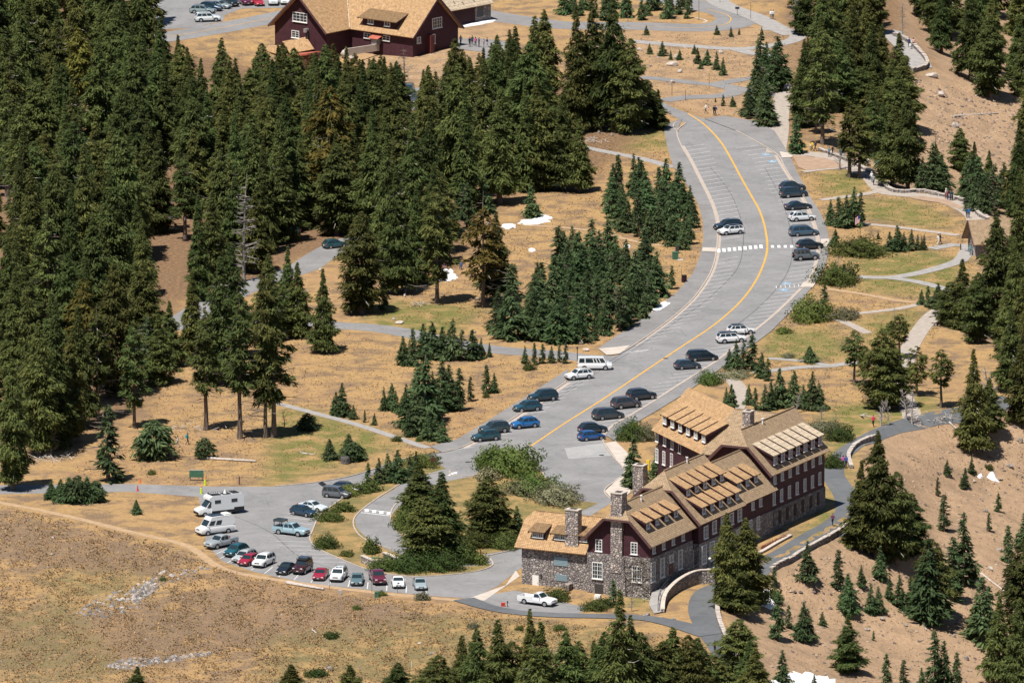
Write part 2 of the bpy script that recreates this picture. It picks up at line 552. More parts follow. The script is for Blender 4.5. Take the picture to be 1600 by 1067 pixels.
# ------------------------------------------------------------------ mesh helpers
class MB:
    """collects polygons and turns them into ONE mesh"""
    def __init__(self):
        self.v, self.f, self.mi = [], [], []

    def poly(self, pts, mi=0):
        n = len(self.v)
        self.v += [tuple(map(float, p)) for p in pts]
        self.f.append(tuple(range(n, n + len(pts))))
        self.mi.append(mi)

    def mesh_in(self, vs, fs, mi=0):
        n = len(self.v)
        self.v += [tuple(map(float, p)) for p in vs]
        for f in fs:
            self.f.append(tuple(i + n for i in f))
            self.mi.append(mi)

    def box(self, c, s, ax=None, mi=0):
        c = np.asarray(c, float)
        X, Y, Z = ax if ax is not None else np.eye(3)
        vs = [c + X * (i * s[0] / 2) + Y * (j * s[1] / 2) + Z * (k * s[2] / 2) for k in (-1, 1) for j in (-1, 1) for i in (-1, 1)]
        self.mesh_in(vs, [(0, 2, 3, 1), (4, 5, 7, 6), (0, 1, 5, 4), (2, 6, 7, 3), (0, 4, 6, 2), (1, 3, 7, 5)], mi)

    def prism(self, pts, d, mi=0):
        """closed prism: polygon pts swept by vector d"""
        a = [np.asarray(p, float) for p in pts]
        n = len(a)
        nrm = sum((np.cross(a[i], a[(i + 1) % n]) for i in range(n)), np.zeros(3))
        if nrm @ np.asarray(d) > 0:
            a = a[::-1]
        b = [p + d for p in a]
        self.mesh_in(a + b, [tuple(range(n)), tuple(range(2 * n - 1, n - 1, -1))] + [(i, i + n, (i + 1) % n + n, (i + 1) % n) for i in range(n)], mi)

    def slab(self, pts, th, mi=0):
        a = [np.asarray(p, float) for p in pts]
        n = len(a)
        nrm = sum((np.cross(a[i] - a[0], a[(i + 1) % n] - a[0]) for i in range(n)), np.zeros(3))
        nrm /= np.linalg.norm(nrm)
        if nrm[2] < 0:
            a, nrm = a[::-1], -nrm
        self.prism(a, -nrm * th, mi)

    def tube(self, pts, rad, n=6, mi=0, cap=True):
        P = [np.asarray(p, float) for p in pts]
        k0 = len(self.v)
        for i, p in enumerate(P):
            t = P[min(i + 1, len(P) - 1)] - P[max(i - 1, 0)]
            t = t / (np.linalg.norm(t) + 1e-9)
            a = np.cross(t, [0, 0, 1.0]) if abs(t[2]) < .9 else np.cross(t, [1.0, 0, 0])
            a /= np.linalg.norm(a)
            b = np.cross(t, a)
            r = rad[i] if hasattr(rad, '__len__') else rad
            for j in range(n):
                q = 2 * math.pi * j / n
                self.v.append(tuple(p + r * (a * math.cos(q) + b * math.sin(q))))
        for i in range(len(P) - 1):
            for j in range(n):
                self.f.append((k0 + i * n + j, k0 + i * n + (j + 1) % n, k0 + (i + 1) * n + (j + 1) % n, k0 + (i + 1) * n + j))
                self.mi.append(mi)
        if cap:
            for e, rev in ((0, True), (len(P) - 1, False)):
                f = [k0 + e * n + j for j in range(n)]
                self.f.append(tuple(f if not rev else f[::-1]))
                self.mi.append(mi)

    def build(self, name, smooth=None, off=None, uv=False):
        me = D.meshes.new(name)
        v = self.v
        if off is not None:
            v = (np.array(v) - np.asarray(off)).tolist()
        me.from_pydata(v, [], self.f)
        if any(self.mi):
            me.polygons.foreach_set('material_index', self.mi)
        if uv:
            lay = me.uv_layers.new(name='UVMap')
            co = np.array(self.v)
            for p in me.polygons:
                n = np.array(p.normal)
                t = np.cross([0, 0, 1.0], n)
                if np.linalg.norm(t) < .05:
                    t = np.array([1.0, 0, 0])
                t /= np.linalg.norm(t)
                b = np.cross(n, t)
                for li in p.loop_indices:
                    q = co[me.loops[li].vertex_index]
                    lay.data[li].uv = (q @ t, q @ b)
        if smooth is not None:
            me.polygons.foreach_set('use_smooth', [True] * len(me.polygons))
            me.set_sharp_from_angle(angle=R(smooth))
        me.update()
        return me

def link(name, data, mats=None, parent=None, loc=(0, 0, 0), rz=0.0):
    o = D.objects.new(name, data)
    COL.objects.link(o)
    o.location = loc
    if rz:
        o.rotation_euler = (0, 0, rz)
    if parent is not None:
        o.parent = parent
    if mats:
        for i, m in enumerate(mats if isinstance(mats, (list, tuple)) else [mats]):
            m = M[m] if isinstance(m, str) else m
            if data is not None and len(data.materials) <= i:
                data.materials.append(m)
            elif data is not None and data.materials[i] != m:
                o.material_slots[i].link = 'OBJECT'
                o.material_slots[i].material = m
    return o

def tag(o, label=None, cat=None, group=None, kind=None):
    if label:
        o['label'] = label
    if cat:
        o['category'] = cat
    if group:
        o['group'] = group
    if kind:
        o['kind'] = kind
    return o

def empty(name, loc, rz=0.0, label=None, cat=None, group=None):
    o = link(name, None, None, None, loc, rz)
    o.empty_display_size = .5
    return tag(o, label, cat, group)

def fast_mesh(name, verts, faces_idx, nper, tint=None):
    me = D.meshes.new(name)
    faces_idx = np.asarray(faces_idx)
    nv, nf = len(verts), faces_idx.size // nper
    me.vertices.add(nv)
    me.vertices.foreach_set('co', np.asarray(verts, np.float32).ravel())
    me.loops.add(nf * nper)
    me.loops.foreach_set('vertex_index', np.asarray(faces_idx, np.int32).ravel())
    me.polygons.add(nf)
    me.polygons.foreach_set('loop_start', np.arange(nf, dtype=np.int32) * nper)
    me.polygons.foreach_set('loop_total', np.full(nf, nper, np.int32))
    if tint is not None:
        ca = me.color_attributes.new('tint', 'FLOAT_COLOR', 'POINT')
        ca.data.foreach_set('color', np.asarray(tint, np.float32).ravel())
    me.update(calc_edges=True)
    return me

# ------------------------------------------------------------------ ground sheet
def build_ground():
    xs = np.concatenate([[-7000, -4000, -2000, -1000, -500, -300], np.arange(-200, -110, 6), np.arange(-110, 131, 1.25), np.arange(136, 240, 6), [300, 500, 1000, 2000, 4000, 7000]])
    ys = np.concatenate([[-3000, -1000, 0, 600, 1000, 1250, 1350, 1420, 1480], np.arange(1520, 2240, 2.0), np.arange(2250, 2500, 10), [2600, 2800, 3200, 4000, 6000, 10000]])
    X, Y = np.meshgrid(xs, ys)
    Z = T(X, Y)
    ny, nx = X.shape
    V = np.stack([X, Y, Z], -1).reshape(-1, 3)
    idx = np.arange(ny * nx).reshape(ny, nx)
    F = np.stack([idx[:-1, :-1], idx[:-1, 1:], idx[1:, 1:], idx[1:, :-1]], -1).reshape(-1, 4)
    me = fast_mesh('ground', V, F, 4)
    px, py = project(V)
    def mask(polys, blur):
        m = np.zeros(len(V))
        for p in polys:
            m = np.maximum(m, in_poly(px, py, p).astype(float))
        m = m.reshape(ny, nx)
        for _ in range(blur):
            m[1:-1, 1:-1] = (m[1:-1, 1:-1] * 2 + m[:-2, 1:-1] + m[2:, 1:-1] + m[1:-1, :-2] + m[1:-1, 2:]) / 6
        return m.ravel()
    d = X - np.interp(Y, RIM_Y, RIM_X)
    dirt = np.clip(sstep(-1, 3, d).ravel() + mask([[(960, 50), (1260, 40), (1240, 210), (1160, 205), (1040, 160), (1000, 140)], [(690, 20), (800, 20), (800, 140), (600, 160), (540, 80)]], 4) * .55, 0, 1)
    meadow = .45 * mask([[(420, 990), (700, 960), (1010, 985), (1000, 1067), (400, 1067)], [(60, 895), (220, 890), (240, 930), (80, 960)], [(0, 950), (120, 950), (200, 1060), (0, 1067)]], 4)
    green = mask([[(1278, 270), (1352, 265), (1362, 298), (1292, 310)], [(1345, 312), (1420, 312), (1500, 350), (1460, 356), (1350, 340)], [(1335, 400), (1460, 390), (1480, 410), (1340, 432)],
                  [(1335, 436), (1500, 400), (1510, 430), (1480, 466), (1340, 455)], [(1340, 500), (1440, 478), (1420, 530), (1360, 540)], [(1280, 640), (1470, 610), (1460, 650), (1330, 700), (1295, 740)],
                  [(530, 745), (640, 715), (650, 760), (560, 800), (520, 870), (485, 850), (500, 800)], [(690, 740), (780, 715), (860, 740), (910, 790), (800, 820), (770, 880), (640, 890), (620, 800)],
                  [(900, 205), (1040, 200), (1045, 235), (920, 235)], [(480, 640), (640, 690), (420, 760), (430, 640)], [(600, 470), (760, 480), (700, 530), (560, 510)],
                  [(1335, 700), (1320, 870), (1230, 900), (1240, 850)], [(900, 850), (1010, 850), (1080, 900), (1000, 960)], [(1180, 520), (1300, 510), (1330, 560), (1200, 560)]], 4)
    green = np.maximum(green, meadow)
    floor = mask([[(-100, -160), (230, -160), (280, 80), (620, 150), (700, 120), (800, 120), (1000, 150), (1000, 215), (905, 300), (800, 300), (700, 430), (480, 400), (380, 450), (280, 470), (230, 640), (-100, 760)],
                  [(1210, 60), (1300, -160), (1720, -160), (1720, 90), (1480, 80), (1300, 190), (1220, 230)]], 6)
    hmask = mask([[(0, 960), (180, 950), (330, 1000), (260, 1040), (0, 1060)], [(225, 950), (360, 910), (520, 935), (700, 960), (560, 1000), (300, 1010)], [(0, 800), (300, 880), (230, 900), (0, 870)]], 5) + .32 * mask([[(0, 790), (350, 890), (700, 950), (1000, 990), (1000, 1067), (0, 1067)]], 4)
    col = np.stack([dirt, green * (1 - dirt * .8), floor * (1 - dirt * .7), hmask], -1)
    ca = me.color_attributes.new('zone', 'FLOAT_COLOR', 'POINT')
    ca.data.foreach_set('color', col.astype(np.float32).ravel())
    me.polygons.foreach_set('use_smooth', np.ones(len(me.polygons), bool))
    tag(link('ground', me, 'ground'), kind='structure')

build_ground()

ROADS = []      # footprints (world xy) where nothing grows

def sheet(name, pix, m, dz, hole=True):
    pts = [at(*p) for p in pix]
    mb = MB()
    mb.poly([(p[0], p[1], dz) for p in pts])
    me = mb.build(name)
    if me.polygons[0].normal.z < 0:
        me.flip_normals()
    ROADS.append([tuple(p[:2]) for p in pts])
    return tag(link(name, me, m), kind='structure')

def ribbon(name, pix, width, m, dz, step=2.0, grow=True, wl=None):
    L = world_line(pix, step) if wl is None else wl
    t = np.gradient(L, axis=0)
    t /= np.linalg.norm(t, axis=1)[:, None] + 1e-9
    n = np.stack([-t[:, 1], t[:, 0]], -1)
    w = np.asarray(width, float) if hasattr(width, '__len__') else width
    if hasattr(width, '__len__'):
        w = np.interp(np.linspace(0, 1, len(L)), np.linspace(0, 1, len(width)), width)[:, None]
    mb = MB()
    cols = [L + n * (w * k) for k in (-.5, -.17, .17, .5)]
    vs = np.concatenate([np.column_stack([c, T(c[:, 0], c[:, 1]) + dz]) for c in cols])
    k = len(L)
    fs = [(c * k + i, c * k + i + 1, (c + 1) * k + i + 1, (c + 1) * k + i) for c in range(3) for i in range(k - 1)]
    mb.mesh_in(vs, [f[::-1] for f in fs])
    me = mb.build(name)
    if me.polygons[0].normal.z < 0:
        me.flip_normals()
    if not grow:
        a, b = cols[0], cols[3]
        for i in range(0, k - 1, 4):
            j = min(i + 4, k - 1)
            ROADS.append([tuple(a[i]), tuple(a[j]), tuple(b[j]), tuple(b[i])])
    return tag(link(name, me, m), kind='structure')

def kerb(pix, name='kerb', w=.22, h=.14, m='kerb', wl=None, top=0.0):
    L = world_line(pix, 1.5) if wl is None else wl
    t = np.gradient(L, axis=0)
    t /= np.linalg.norm(t, axis=1)[:, None] + 1e-9
    n = np.stack([-t[:, 1], t[:, 0]], -1)
    a, b = L - n * w / 2, L + n * w / 2
    za = T(L[:, 0], L[:, 1])
    k = len(L)
    vs = np.concatenate([np.column_stack([a, za - .1]), np.column_stack([a, za + h + top]), np.column_stack([b, za + h + top]), np.column_stack([b, za - .1])])
    mb = MB()
    for c in range(3):
        mb.mesh_in(vs if c == 0 else [], []) if c == 0 else None
        for i in range(k - 1):
            mb.f.append((c * k + i, c * k + i + 1, (c + 1) * k + i + 1, (c + 1) * k + i))
            mb.mi.append(0)
    me = mb.build(name)
    return tag(link(name, me, m), kind='structure')

# main road
LEFT = [(1072, 193), (1058, 206), (1064, 228), (1078, 252), (1093, 282), (1108, 312), (1117, 337), (1121, 365), (1119, 395), (1112, 422), (1098, 447), (1078, 472), (1040, 505), (990, 540), (968, 553)]
LEFT2 = [(885, 597), (850, 621), (800, 655), (760, 679), (722, 699), (690, 707), (645, 714)]
RIGHT = [(1150, 205), (1185, 224), (1215, 243), (1226, 262), (1242, 287), (1256, 310), (1268, 335), (1277, 360), (1281, 385), (1278, 407), (1268, 435), (1245, 460), (1215, 489), (1190, 510), (1130, 558), (1100, 578), (1060, 603), (1020, 629), (985, 650), (958, 666), (945, 680)]
sheet('road', [(960, 164), (1035, 172), (1072, 193)] + LEFT[1:] + [(885, 597)] + LEFT2[1:] + [(610, 724), (560, 741), (500, 753), (430, 760), (330, 760), (200, 756), (0, 758), (-60, 760), (-60, 773), (0, 772), (200, 768), (310, 776),
      (316, 800), (322, 850), (348, 877), (400, 894), (480, 911), (600, 924), (690, 932), (730, 934), (775, 915), (806, 892), (830, 860), (960, 783), (945, 768), (960, 752), (978, 738), (945, 693)]
      + RIGHT[::-1] + [(1100, 186), (1060, 172), (1035, 160), (960, 155)], 'asphalt', .012)
sheet('sidewalk', [(1036, 196), (1042, 228), (1052, 262), (1075, 292), (1091, 320), (1098, 345), (1099, 375), (1094, 400), (1083, 427), (1058, 457), (1010, 495), (965, 524), (935, 545), (953, 556), (968, 553)] + LEFT[1:-1][::-1] + [(1066, 186)], 'asphalt_walk', .10)
sheet('sidewalk', [(888, 577), (830, 615), (770, 653), (716, 686), (672, 698), (690, 707)] + LEFT2[:-2][::-1], 'asphalt_walk', .10)
sheet('sidewalk', RIGHT + [(962, 690), (968, 676), (1030, 640), (1075, 612), (1118, 582), (1150, 560), (1205, 518), (1245, 478), (1275, 442), (1290, 415), (1297, 382), (1290, 350), (1280, 330), (1262, 302), (1246, 270), (1232, 240), (1210, 205), (1180, 190), (1130, 182), (1100, 186)], 'asphalt_walk', .10)
sheet('pavement', [(945, 693), (977, 738), (962, 752), (945, 768), (962, 786), (985, 770), (985, 745), (1000, 735), (985, 712), (962, 690)], 'concrete', .10)
sheet('pavement', [(790, 914), (806, 891), (812, 900), (780, 922), (757, 938), (728, 936)], 'concrete', .028)
sheet('road', [(752, 940), (765, 929), (805, 922), (870, 938), (920, 950), (902, 959), (800, 953)], 'asphalt', .02)
sheet('road', [(700, 932), (742, 893), (790, 862), (838, 852), (830, 875), (806, 893), (775, 917), (735, 936)], 'asphalt', .020)
# side road, forest road, upper hairpin, top-left road and lot
ribbon('road', [(975, 562), (920, 560), (860, 553), (780, 547), (700, 535), (640, 521), (580, 512), (520, 508), (450, 500), (390, 505), (330, 515), (285, 508), (300, 492), (340, 470), (410, 440), (470, 420), (500, 401), (540, 380), (600, 362)], 5.6, 'asphalt', .016, grow=False)
ribbon('road', [(700, 12), (760, 24), (820, 33), (880, 40), (985, 41), (1080, 44), (1130, 41), (1152, 32), (1143, 21), (1105, 12), (1060, 3), (980, -8), (900, -16)], 8.5, 'asphalt_walk', .02, grow=False)
ribbon('road', [(200, 66), (262, 58), (330, 47), (430, 28), (520, 8), (600, -10)], 8.5, 'asphalt', .02, grow=False)
sheet('car_park', [(230, 48), (300, 44), (348, 34), (352, 24), (378, 14), (440, 13), (490, -4), (500, -40), (240, -40)], 'asphalt', .016)
sheet('pavement', [(700, 62), (745, 60), (800, 66), (800, 80), (778, 82), (772, 98), (762, 118), (752, 116), (760, 96), (752, 82), (720, 78), (700, 74)], 'asphalt_walk', .02)
sheet('car_park', [(632, 140), (668, 136), (700, 150), (690, 175), (640, 172)], 'asphalt', .02)
# footpaths
for nm, pix, w, mt, dz in [
    ('footpath', [(1000, 121), (1060, 127), (1110, 132), (1165, 124), (1205, 121)], 3.2, 'asphalt_walk', .05), ('footpath', [(1110, 131), (1150, 140), (1130, 150), (1070, 153), (1036, 158)], 4.0, 'asphalt_walk', .054),
    ('footpath', [(1150, 138), (1195, 146), (1220, 150)], 4, 'asphalt_walk', .058), ('footpath', [(985, 65), (1070, 72), (1150, 77), (1200, 73), (1238, 64), (1246, 54), (1218, 47), (1190, 45)], 3.2, 'path_grey', .05),
    ('footpath', [(1150, 77), (1175, 84), (1210, 88)], 3, 'path_grey', .054), ('footpath', [(1105, -14), (1130, 8), (1180, 27), (1215, 45), (1240, 55)], 4.5, 'path_grey', .058),
    ('footpath', [(1212, 240), (1217, 205), (1218, 175), (1226, 150), (1240, 130)], 3.6, 'path', .062),
    ('footpath', [(1222, 243), (1265, 241), (1300, 247), (1335, 262), (1362, 276), (1378, 294), (1392, 302), (1440, 307), (1490, 318), (1522, 334), (1532, 350)], 4.2, 'path', .06),
    ('footpath', [(1255, 269), (1296, 264), (1345, 262)], 1.7, 'path', .064), ('footpath', [(1283, 313), (1320, 308), (1350, 304), (1382, 297)], 1.9, 'path', .064),
    ('footpath', [(1348, 350), (1400, 355), (1460, 363), (1498, 368)], 1.7, 'path', .05), ('footpath', [(1455, 389), (1490, 383), (1512, 384), (1505, 402), (1492, 411), (1440, 426), (1390, 434), (1342, 433)], 2.6, 'path_grey', .06),
    ('footpath', [(1385, 434), (1430, 440), (1490, 455)], 2.2, 'path_grey', .064), ('footpath', [(1285, 451), (1350, 460), (1400, 470), (1440, 473)], 1.5, 'trail', .05),
    ('footpath', [(1280, 494), (1340, 490), (1400, 483), (1440, 475)], 1.7, 'path', .05), ('footpath', [(1305, 497), (1330, 508), (1356, 521)], 1.8, 'path', .054),
    ('footpath', [(1480, 478), (1455, 495), (1432, 525), (1420, 548), (1412, 575), (1405, 600), (1420, 640), (1425, 662)], 3.0, 'path', .05),
    ('footpath', [(1180, 583), (1250, 574), (1300, 572), (1335, 567), (1412, 572)], 2.2, 'path_grey', .052), ('footpath', [(1200, 560), (1260, 565), (1300, 572)], 1.6, 'path_grey', .056),
    ('footpath', [(1392, 48), (1402, 60), (1416, 74), (1430, 92), (1438, 106)], 4.5, 'path_grey', .12), ('footpath', [(1122, 583), (1148, 598), (1157, 618), (1150, 640)], 2.6, 'path', .056),
    ('footpath', [(1600, 622), (1560, 632), (1490, 649), (1440, 657), (1385, 672), (1345, 690), (1315, 712), (1302, 735), (1307, 752), (1322, 774), (1326, 798), (1308, 818), (1270, 838), (1222, 866), (1175, 895), (1130, 915), (1104, 928), (1096, 955), (1108, 985), (1130, 1020), (1150, 1070), (1160, 1110)], [3, 3, 3, 3.2, 4, 4.2, 4, 4, 3.6, 3.6, 3.6], 'asphalt_new', .05),
    ('footpath', [(724, 936), (760, 948), (800, 956), (860, 961), (950, 963), (1010, 966), (1060, 976), (1112, 992)], [3.6, 2.8, 2.8, 2.8, 3, 4, 4.5], 'asphalt_new', .10),
    ('trail', [(-40, 778), (0, 785), (100, 805), (200, 830), (290, 852), (335, 882), (380, 897), (500, 915), (620, 929), (722, 938)], 1.5, 'trail', .02),
    ('trail', [(425, 628), (490, 645), (560, 664), (620, 684), (668, 700)], 1.7, 'path_grey', .03), ('trail', [(900, 228), (960, 240), (1010, 250), (1050, 262)], 2.2, 'path_grey', .03),
    ('trail', [(815, 352), (870, 355), (940, 363), (980, 375), (1040, 385)], 1.3, 'trail', .03)]:
    ribbon(nm, pix, w, mt, dz, grow=False)
sheet('flower_bed', [(1420, 308), (1440, 307), (1480, 313), (1506, 325), (1500, 328), (1470, 318), (1425, 311)], 'dirt', .09)
sheet('flower_bed', [(1238, 243), (1290, 248), (1318, 258), (1312, 262), (1260, 267), (1248, 262)], 'dirt', .085)
# island with the one-way loop road
sheet('planting_island', [(640, 716), (612, 725), (575, 748), (560, 762), (545, 772), (520, 790), (500, 805), (489, 830), (485, 843), (497, 856), (532, 872), (567, 886), (602, 895), (645, 900), (705, 897), (748, 891), (770, 883), (764, 871), (755, 866), (790, 860), (835, 850),
      (905, 800), (935, 786), (905, 782), (880, 764), (850, 745), (845, 735), (800, 704), (775, 718), (742, 742), (705, 742), (702, 736), (690, 728), (668, 716)], 'ground', .035)
ca = D.objects['planting_island'].data.color_attributes.new('zone', 'FLOAT_COLOR', 'POINT')
for k, e in enumerate(ca.data):
    e.color = (0, .45 if k % 3 else .75, 0, 0)
ribbon('road', [(720, 738), (665, 752), (632, 772), (600, 790), (584, 808), (588, 826), (606, 842), (634, 858), (680, 872), (720, 880), (770, 874)], [7, 5.6, 5.2, 5.2, 5, 5.4, 5.6, 5.4, 5, 5, 5], 'asphalt', .05, grow=False)
for pix in [LEFT, LEFT2, RIGHT, [(944, 680), (943, 693), (958, 714), (976, 737), (961, 752), (944, 768), (961, 786)], [(690, 707), (645, 714), (610, 724), (560, 741), (500, 753), (430, 760)],
            [(543, 773), (518, 791), (499, 806), (488, 830), (484, 843), (496, 857), (531, 873), (566, 887), (602, 896), (645, 901), (705, 898), (748, 892), (770, 883), (764, 871)],
            [(690, 737), (645, 747), (605, 769), (570, 793), (553, 811), (556, 830), (576, 846), (612, 858)], [(655, 765), (628, 780), (613, 795), (611, 812), (622, 828), (645, 842)],
            [(703, 736), (706, 743), (742, 743), (775, 719), (800, 705), (845, 736), (851, 746), (881, 765), (906, 783)], [(1060, 206), (1052, 200), (1056, 192), (1072, 193)], [(764, 868), (790, 862), (812, 857)]]:
    kerb(pix)
# gutter pan beside the kerbs of the main road
ribbon('gutter', [(p[0] + 3, p[1]) for p in LEFT[2:-1]], .55, 'kerb', .022)
ribbon('gutter', [(p[0] + 4, p[1] + 1) for p in LEFT2[:-2]], .8, 'kerb', .022)
ribbon('gutter', [(p[0] - 3, p[1]) for p in RIGHT[2:]], .5, 'kerb', .022)
sheet('road_patch', [(882, 700), (945, 692), (957, 712), (888, 717)], 'asphalt_patch', .020)
sheet('ramp', [(1098, 388), (1121, 389), (1120, 395), (1097, 394)], 'concrete', .16)
sheet('ramp', [(1282, 375), (1300, 374), (1298, 386), (1283, 386)], 'concrete', .16)
sheet('ramp', [(1256, 441), (1276, 441), (1270, 450), (1250, 450)], 'concrete', .16)
sheet('ramp', [(935, 546), (985, 541), (968, 554), (948, 556)], 'concrete', .16)
sheet('ramp', [(1218, 238), (1236, 241), (1238, 247), (1222, 248)], 'concrete', .16)

# painted markings
def markings():
    y = MB()
    L = world_line([(1075, 178), (1094, 190), (1112, 206), (1128, 225), (1143, 250), (1158, 278), (1175, 308), (1187, 330), (1195, 355), (1199, 385), (1194, 410), (1182, 437), (1165, 462), (1143, 485), (1110, 512), (1060, 545), (1000, 585), (940, 625), (880, 663), (828, 698)], 2)
    ribbon('yellow_line', None, .34, 'yellow_paint', .03, wl=L)
    ribbon('yellow_line', None, .2, 'yellow_paint', .04, wl=world_line([(985, 41), (1080, 44), (1128, 40), (1142, 32), (1136, 24), (1105, 15)], 2))
    ribbon('white_line', None, .2, 'white_paint', .045, wl=world_line([(1085, 28), (1100, 31), (1105, 34), (1098, 36)], 2))
    ribbon('yellow_line', None, .2, 'yellow_paint', .04, wl=world_line([(262, 58), (330, 47), (430, 28)], 2))
    mb = MB()
    def line(p, d, ln, w=.17, z=.031):
        d = np.asarray(d, float)
        d /= np.linalg.norm(d)
        n = np.array([-d[1], d[0]]) * w / 2
        q = p + d * ln
        mb.poly([(*(p - n), z), (*(p + n), z), (*(q + n), z), (*(q - n), z)][::-1])
    for pix, d, off, keep in [(LEFT[2:-1], (.77, .64), .7, None), (LEFT2[:-1], (.77, .64), .7, None), (RIGHT[1:], (-.84, -.54), .7, None)]:
        Lw = world_line(pix, .5)
        s = np.concatenate([[0], np.cumsum(np.linalg.norm(np.diff(Lw, axis=0), axis=1))])
        for q in np.arange(2.0, s[-1], 3.7):
            p = np.array([np.interp(q, s, Lw[:, 0]), np.interp(q, s, Lw[:, 1])])
            py = project([p[0], p[1], 0])[1]
            if 376 < py < 402:
                continue
            line(p + np.asarray(d) * off, d, 4.9 + random.uniform(-.5, .3))
    # lower lot
    Lw = world_line([(324, 850), (348, 877), (400, 894), (480, 911), (600, 924), (690, 932)], .5)
    s = np.concatenate([[0], np.cumsum(np.linalg.norm(np.diff(Lw, axis=0), axis=1))])
    for q in np.arange(1.5, s[-1], 3.15):
        p = np.array([np.interp(q, s, Lw[:, 0]), np.interp(q, s, Lw[:, 1])])
        fx = q / s[-1]
        a = R(60 + 30 * min(1, fx * 1.25))
        line(p + np.array([0, .6]), (math.cos(a), math.sin(a)), 4.6)
    Lw = world_line([(520, 791), (500, 806), (489, 830), (486, 843), (497, 856), (532, 872), (560, 884)], .5)
    s = np.concatenate([[0], np.cumsum(np.linalg.norm(np.diff(Lw, axis=0), axis=1))])
    for q in np.arange(1.0, s[-1], 3.1):
        p = np.array([np.interp(q, s, Lw[:, 0]), np.interp(q, s, Lw[:, 1])])
        line(p + np.array([-.5, 0]), (-.9, .42) if q < s[-1] * .55 else (-.99, .1), 5.0)
    tag(link('parking_line_markings', mb.build('parking_line_markings'), 'worn_paint'), kind='structure')
    mb = MB()
    for k in range(9):
        f = k / 8
        p = flat(1123 + (1189 - 1123) * f, 392 + (385.5 - 392) * f)
        mb.box((p[0], p[1], .03), (.55, 3.2, .006))
    for k in range(6):
        p = flat(1207 + 10.0 * k, 385.5)
        mb.box((p[0], p[1], .03), (.5, 2.3, .006))
    for k in range(4):
        p = flat(573 + 11.5 * k, 798 + 1.4 * k)
        mb.box((p[0], p[1], .063), (.6, 2.0, .006))
    for a, b in [((567, 795.5), (613, 801)), ((564, 801), (608, 806))]:
        p, q = flat(*a)[:2], flat(*b)[:2]
        line(p, q - p, np.linalg.norm(q - p), .25, .061)
    tag(link('crosswalk_markings', mb.build('crosswalk_markings'), 'white_paint'), kind='structure')
    for pl in [[(1110, 262), (1140, 300), (1157, 340), (1162, 364), (1157, 408), (1140, 435), (1100, 472), (1050, 507), (990, 547), (920, 590), (860, 630)], [(1195, 262), (1220, 310), (1235, 360), (1238, 400), (1222, 440), (1180, 485), (1120, 530)], [(880, 612), (960, 560), (1010, 528)], [(350, 800), (420, 830), (470, 870), (560, 900)]]:
        ribbon('tar_seam', None, .13, 'asphalt_new', .026, wl=world_line(pl, 2))
    mb = MB()
    # arrow before the junction
    p = flat(701, 743, 0)
    q = flat(713, 738, 0)
    d = (q - p)[:2]
    d /= np.linalg.norm(d)
    n = np.array([-d[1], d[0]])
    z = .058
    A = p[:2]
    mb.poly([(*(A + n * .2), z), (*(A - n * .2), z), (*(A - n * .2 + d * 1.6), z), (*(A + n * .2 + d * 1.6), z)])
    mb.poly([(*(A + n * .6 + d * 1.6), z), (*(A - n * .6 + d * 1.6), z), (*(A + d * 3.0), z)])
    me = mb.build('arrow_marking')
    for pl in me.polygons:
        if pl.normal.z < 0:
            pl.flip()
    tag(link('arrow_marking', me, 'white_paint'), kind='structure')
    # wheelchair bays: blue squares with a white pictogram and hatching
    mb, mw = MB(), MB()
    for px, py in [(1229, 443), (1225, 453.5), (1197, 242), (1207, 253)]:
        c = flat(px, py)
        mb.box((c[0], c[1], .034), (1.5, 1.9, .004))
        for dx, dy, sx, sy in [(-.1, .2, .14, .8), (.12, -.15, .5, .14), (.35, -.4, .14, .5), (-.1, .75, .24, .24), (-.3, -.3, .14, .6), (-.05, -.65, .5, .14)]:
            mw.box((c[0] + dx, c[1] + dy, .040), (sx, sy, .004))
    for k in range(6):
        a = flat(1213 + 7 * k, 449.0 - .5 * k)
        mw.box((a[0], a[1], .034), (.13, 2.4, .004))
    for k in range(5):
        a, b = flat(972 + 7 * k, 552 - k * .4), flat(1000 + 3 * k, 548 - k * .2)
        p, d = a[:2], (b - a)[:2]
        d /= np.linalg.norm(d)
        n = np.array([-d[1], d[0]]) * .07
        q = p + d * 4
        mw.poly([(*(p + n), .034), (*(p - n), .034), (*(q - n), .034), (*(q + n), .034)])
    tag(link('wheelchair_bay_marking', mb.build('wheelchair_bay_marking'), 'blue_paint'), kind='structure')
    tag(link('wheelchair_symbol_marking', mw.build('wheelchair_symbol_marking'), 'worn_paint'), kind='structure')
    for px, py in [(688, 723), (740, 716), (731, 722), (940, 711), (1040, 560)]:
        c = flat(px, py)
        mb = MB()
        mb.tube([(c[0], c[1], .02), (c[0], c[1], .034)], .45, 12)
        tag(link('manhole_cover', mb.build('manhole_cover'), 'dark_metal'), kind='structure')
markings()
#@@PART2
# ------------------------------------------------------------------ buildings
Zv = np.array([0, 0, 1.0])

class Frame:
    def __init__(self, origin, deg):
        self.o = np.array([origin[0], origin[1], 0.0])
        a = R(deg)
        self.U = np.array([math.cos(a), math.sin(a), 0])
        self.A = np.array([-math.sin(a), math.cos(a), 0])

    def p(self, u, a, z):
        return self.o + self.U * u + self.A * a + Zv * z

    def ua(self, P):
        q = np.asarray(P) - self.o
        return float(q @ self.U), float(q @ self.A), float(q[2])

    def axes(self, side):
        """X along the wall, Y outward, for a face looking along side (vector)"""
        n = side
        return np.array([np.cross(n, Zv) * -1, n, Zv])

def part(name, mb, mats, root, off, uv=True, parent=None, smooth=None):
    me = mb.build(name, off=off, uv=uv, smooth=smooth)
    o = link(name, me, mats, parent if parent is not None else root)
    return o

_win = {}

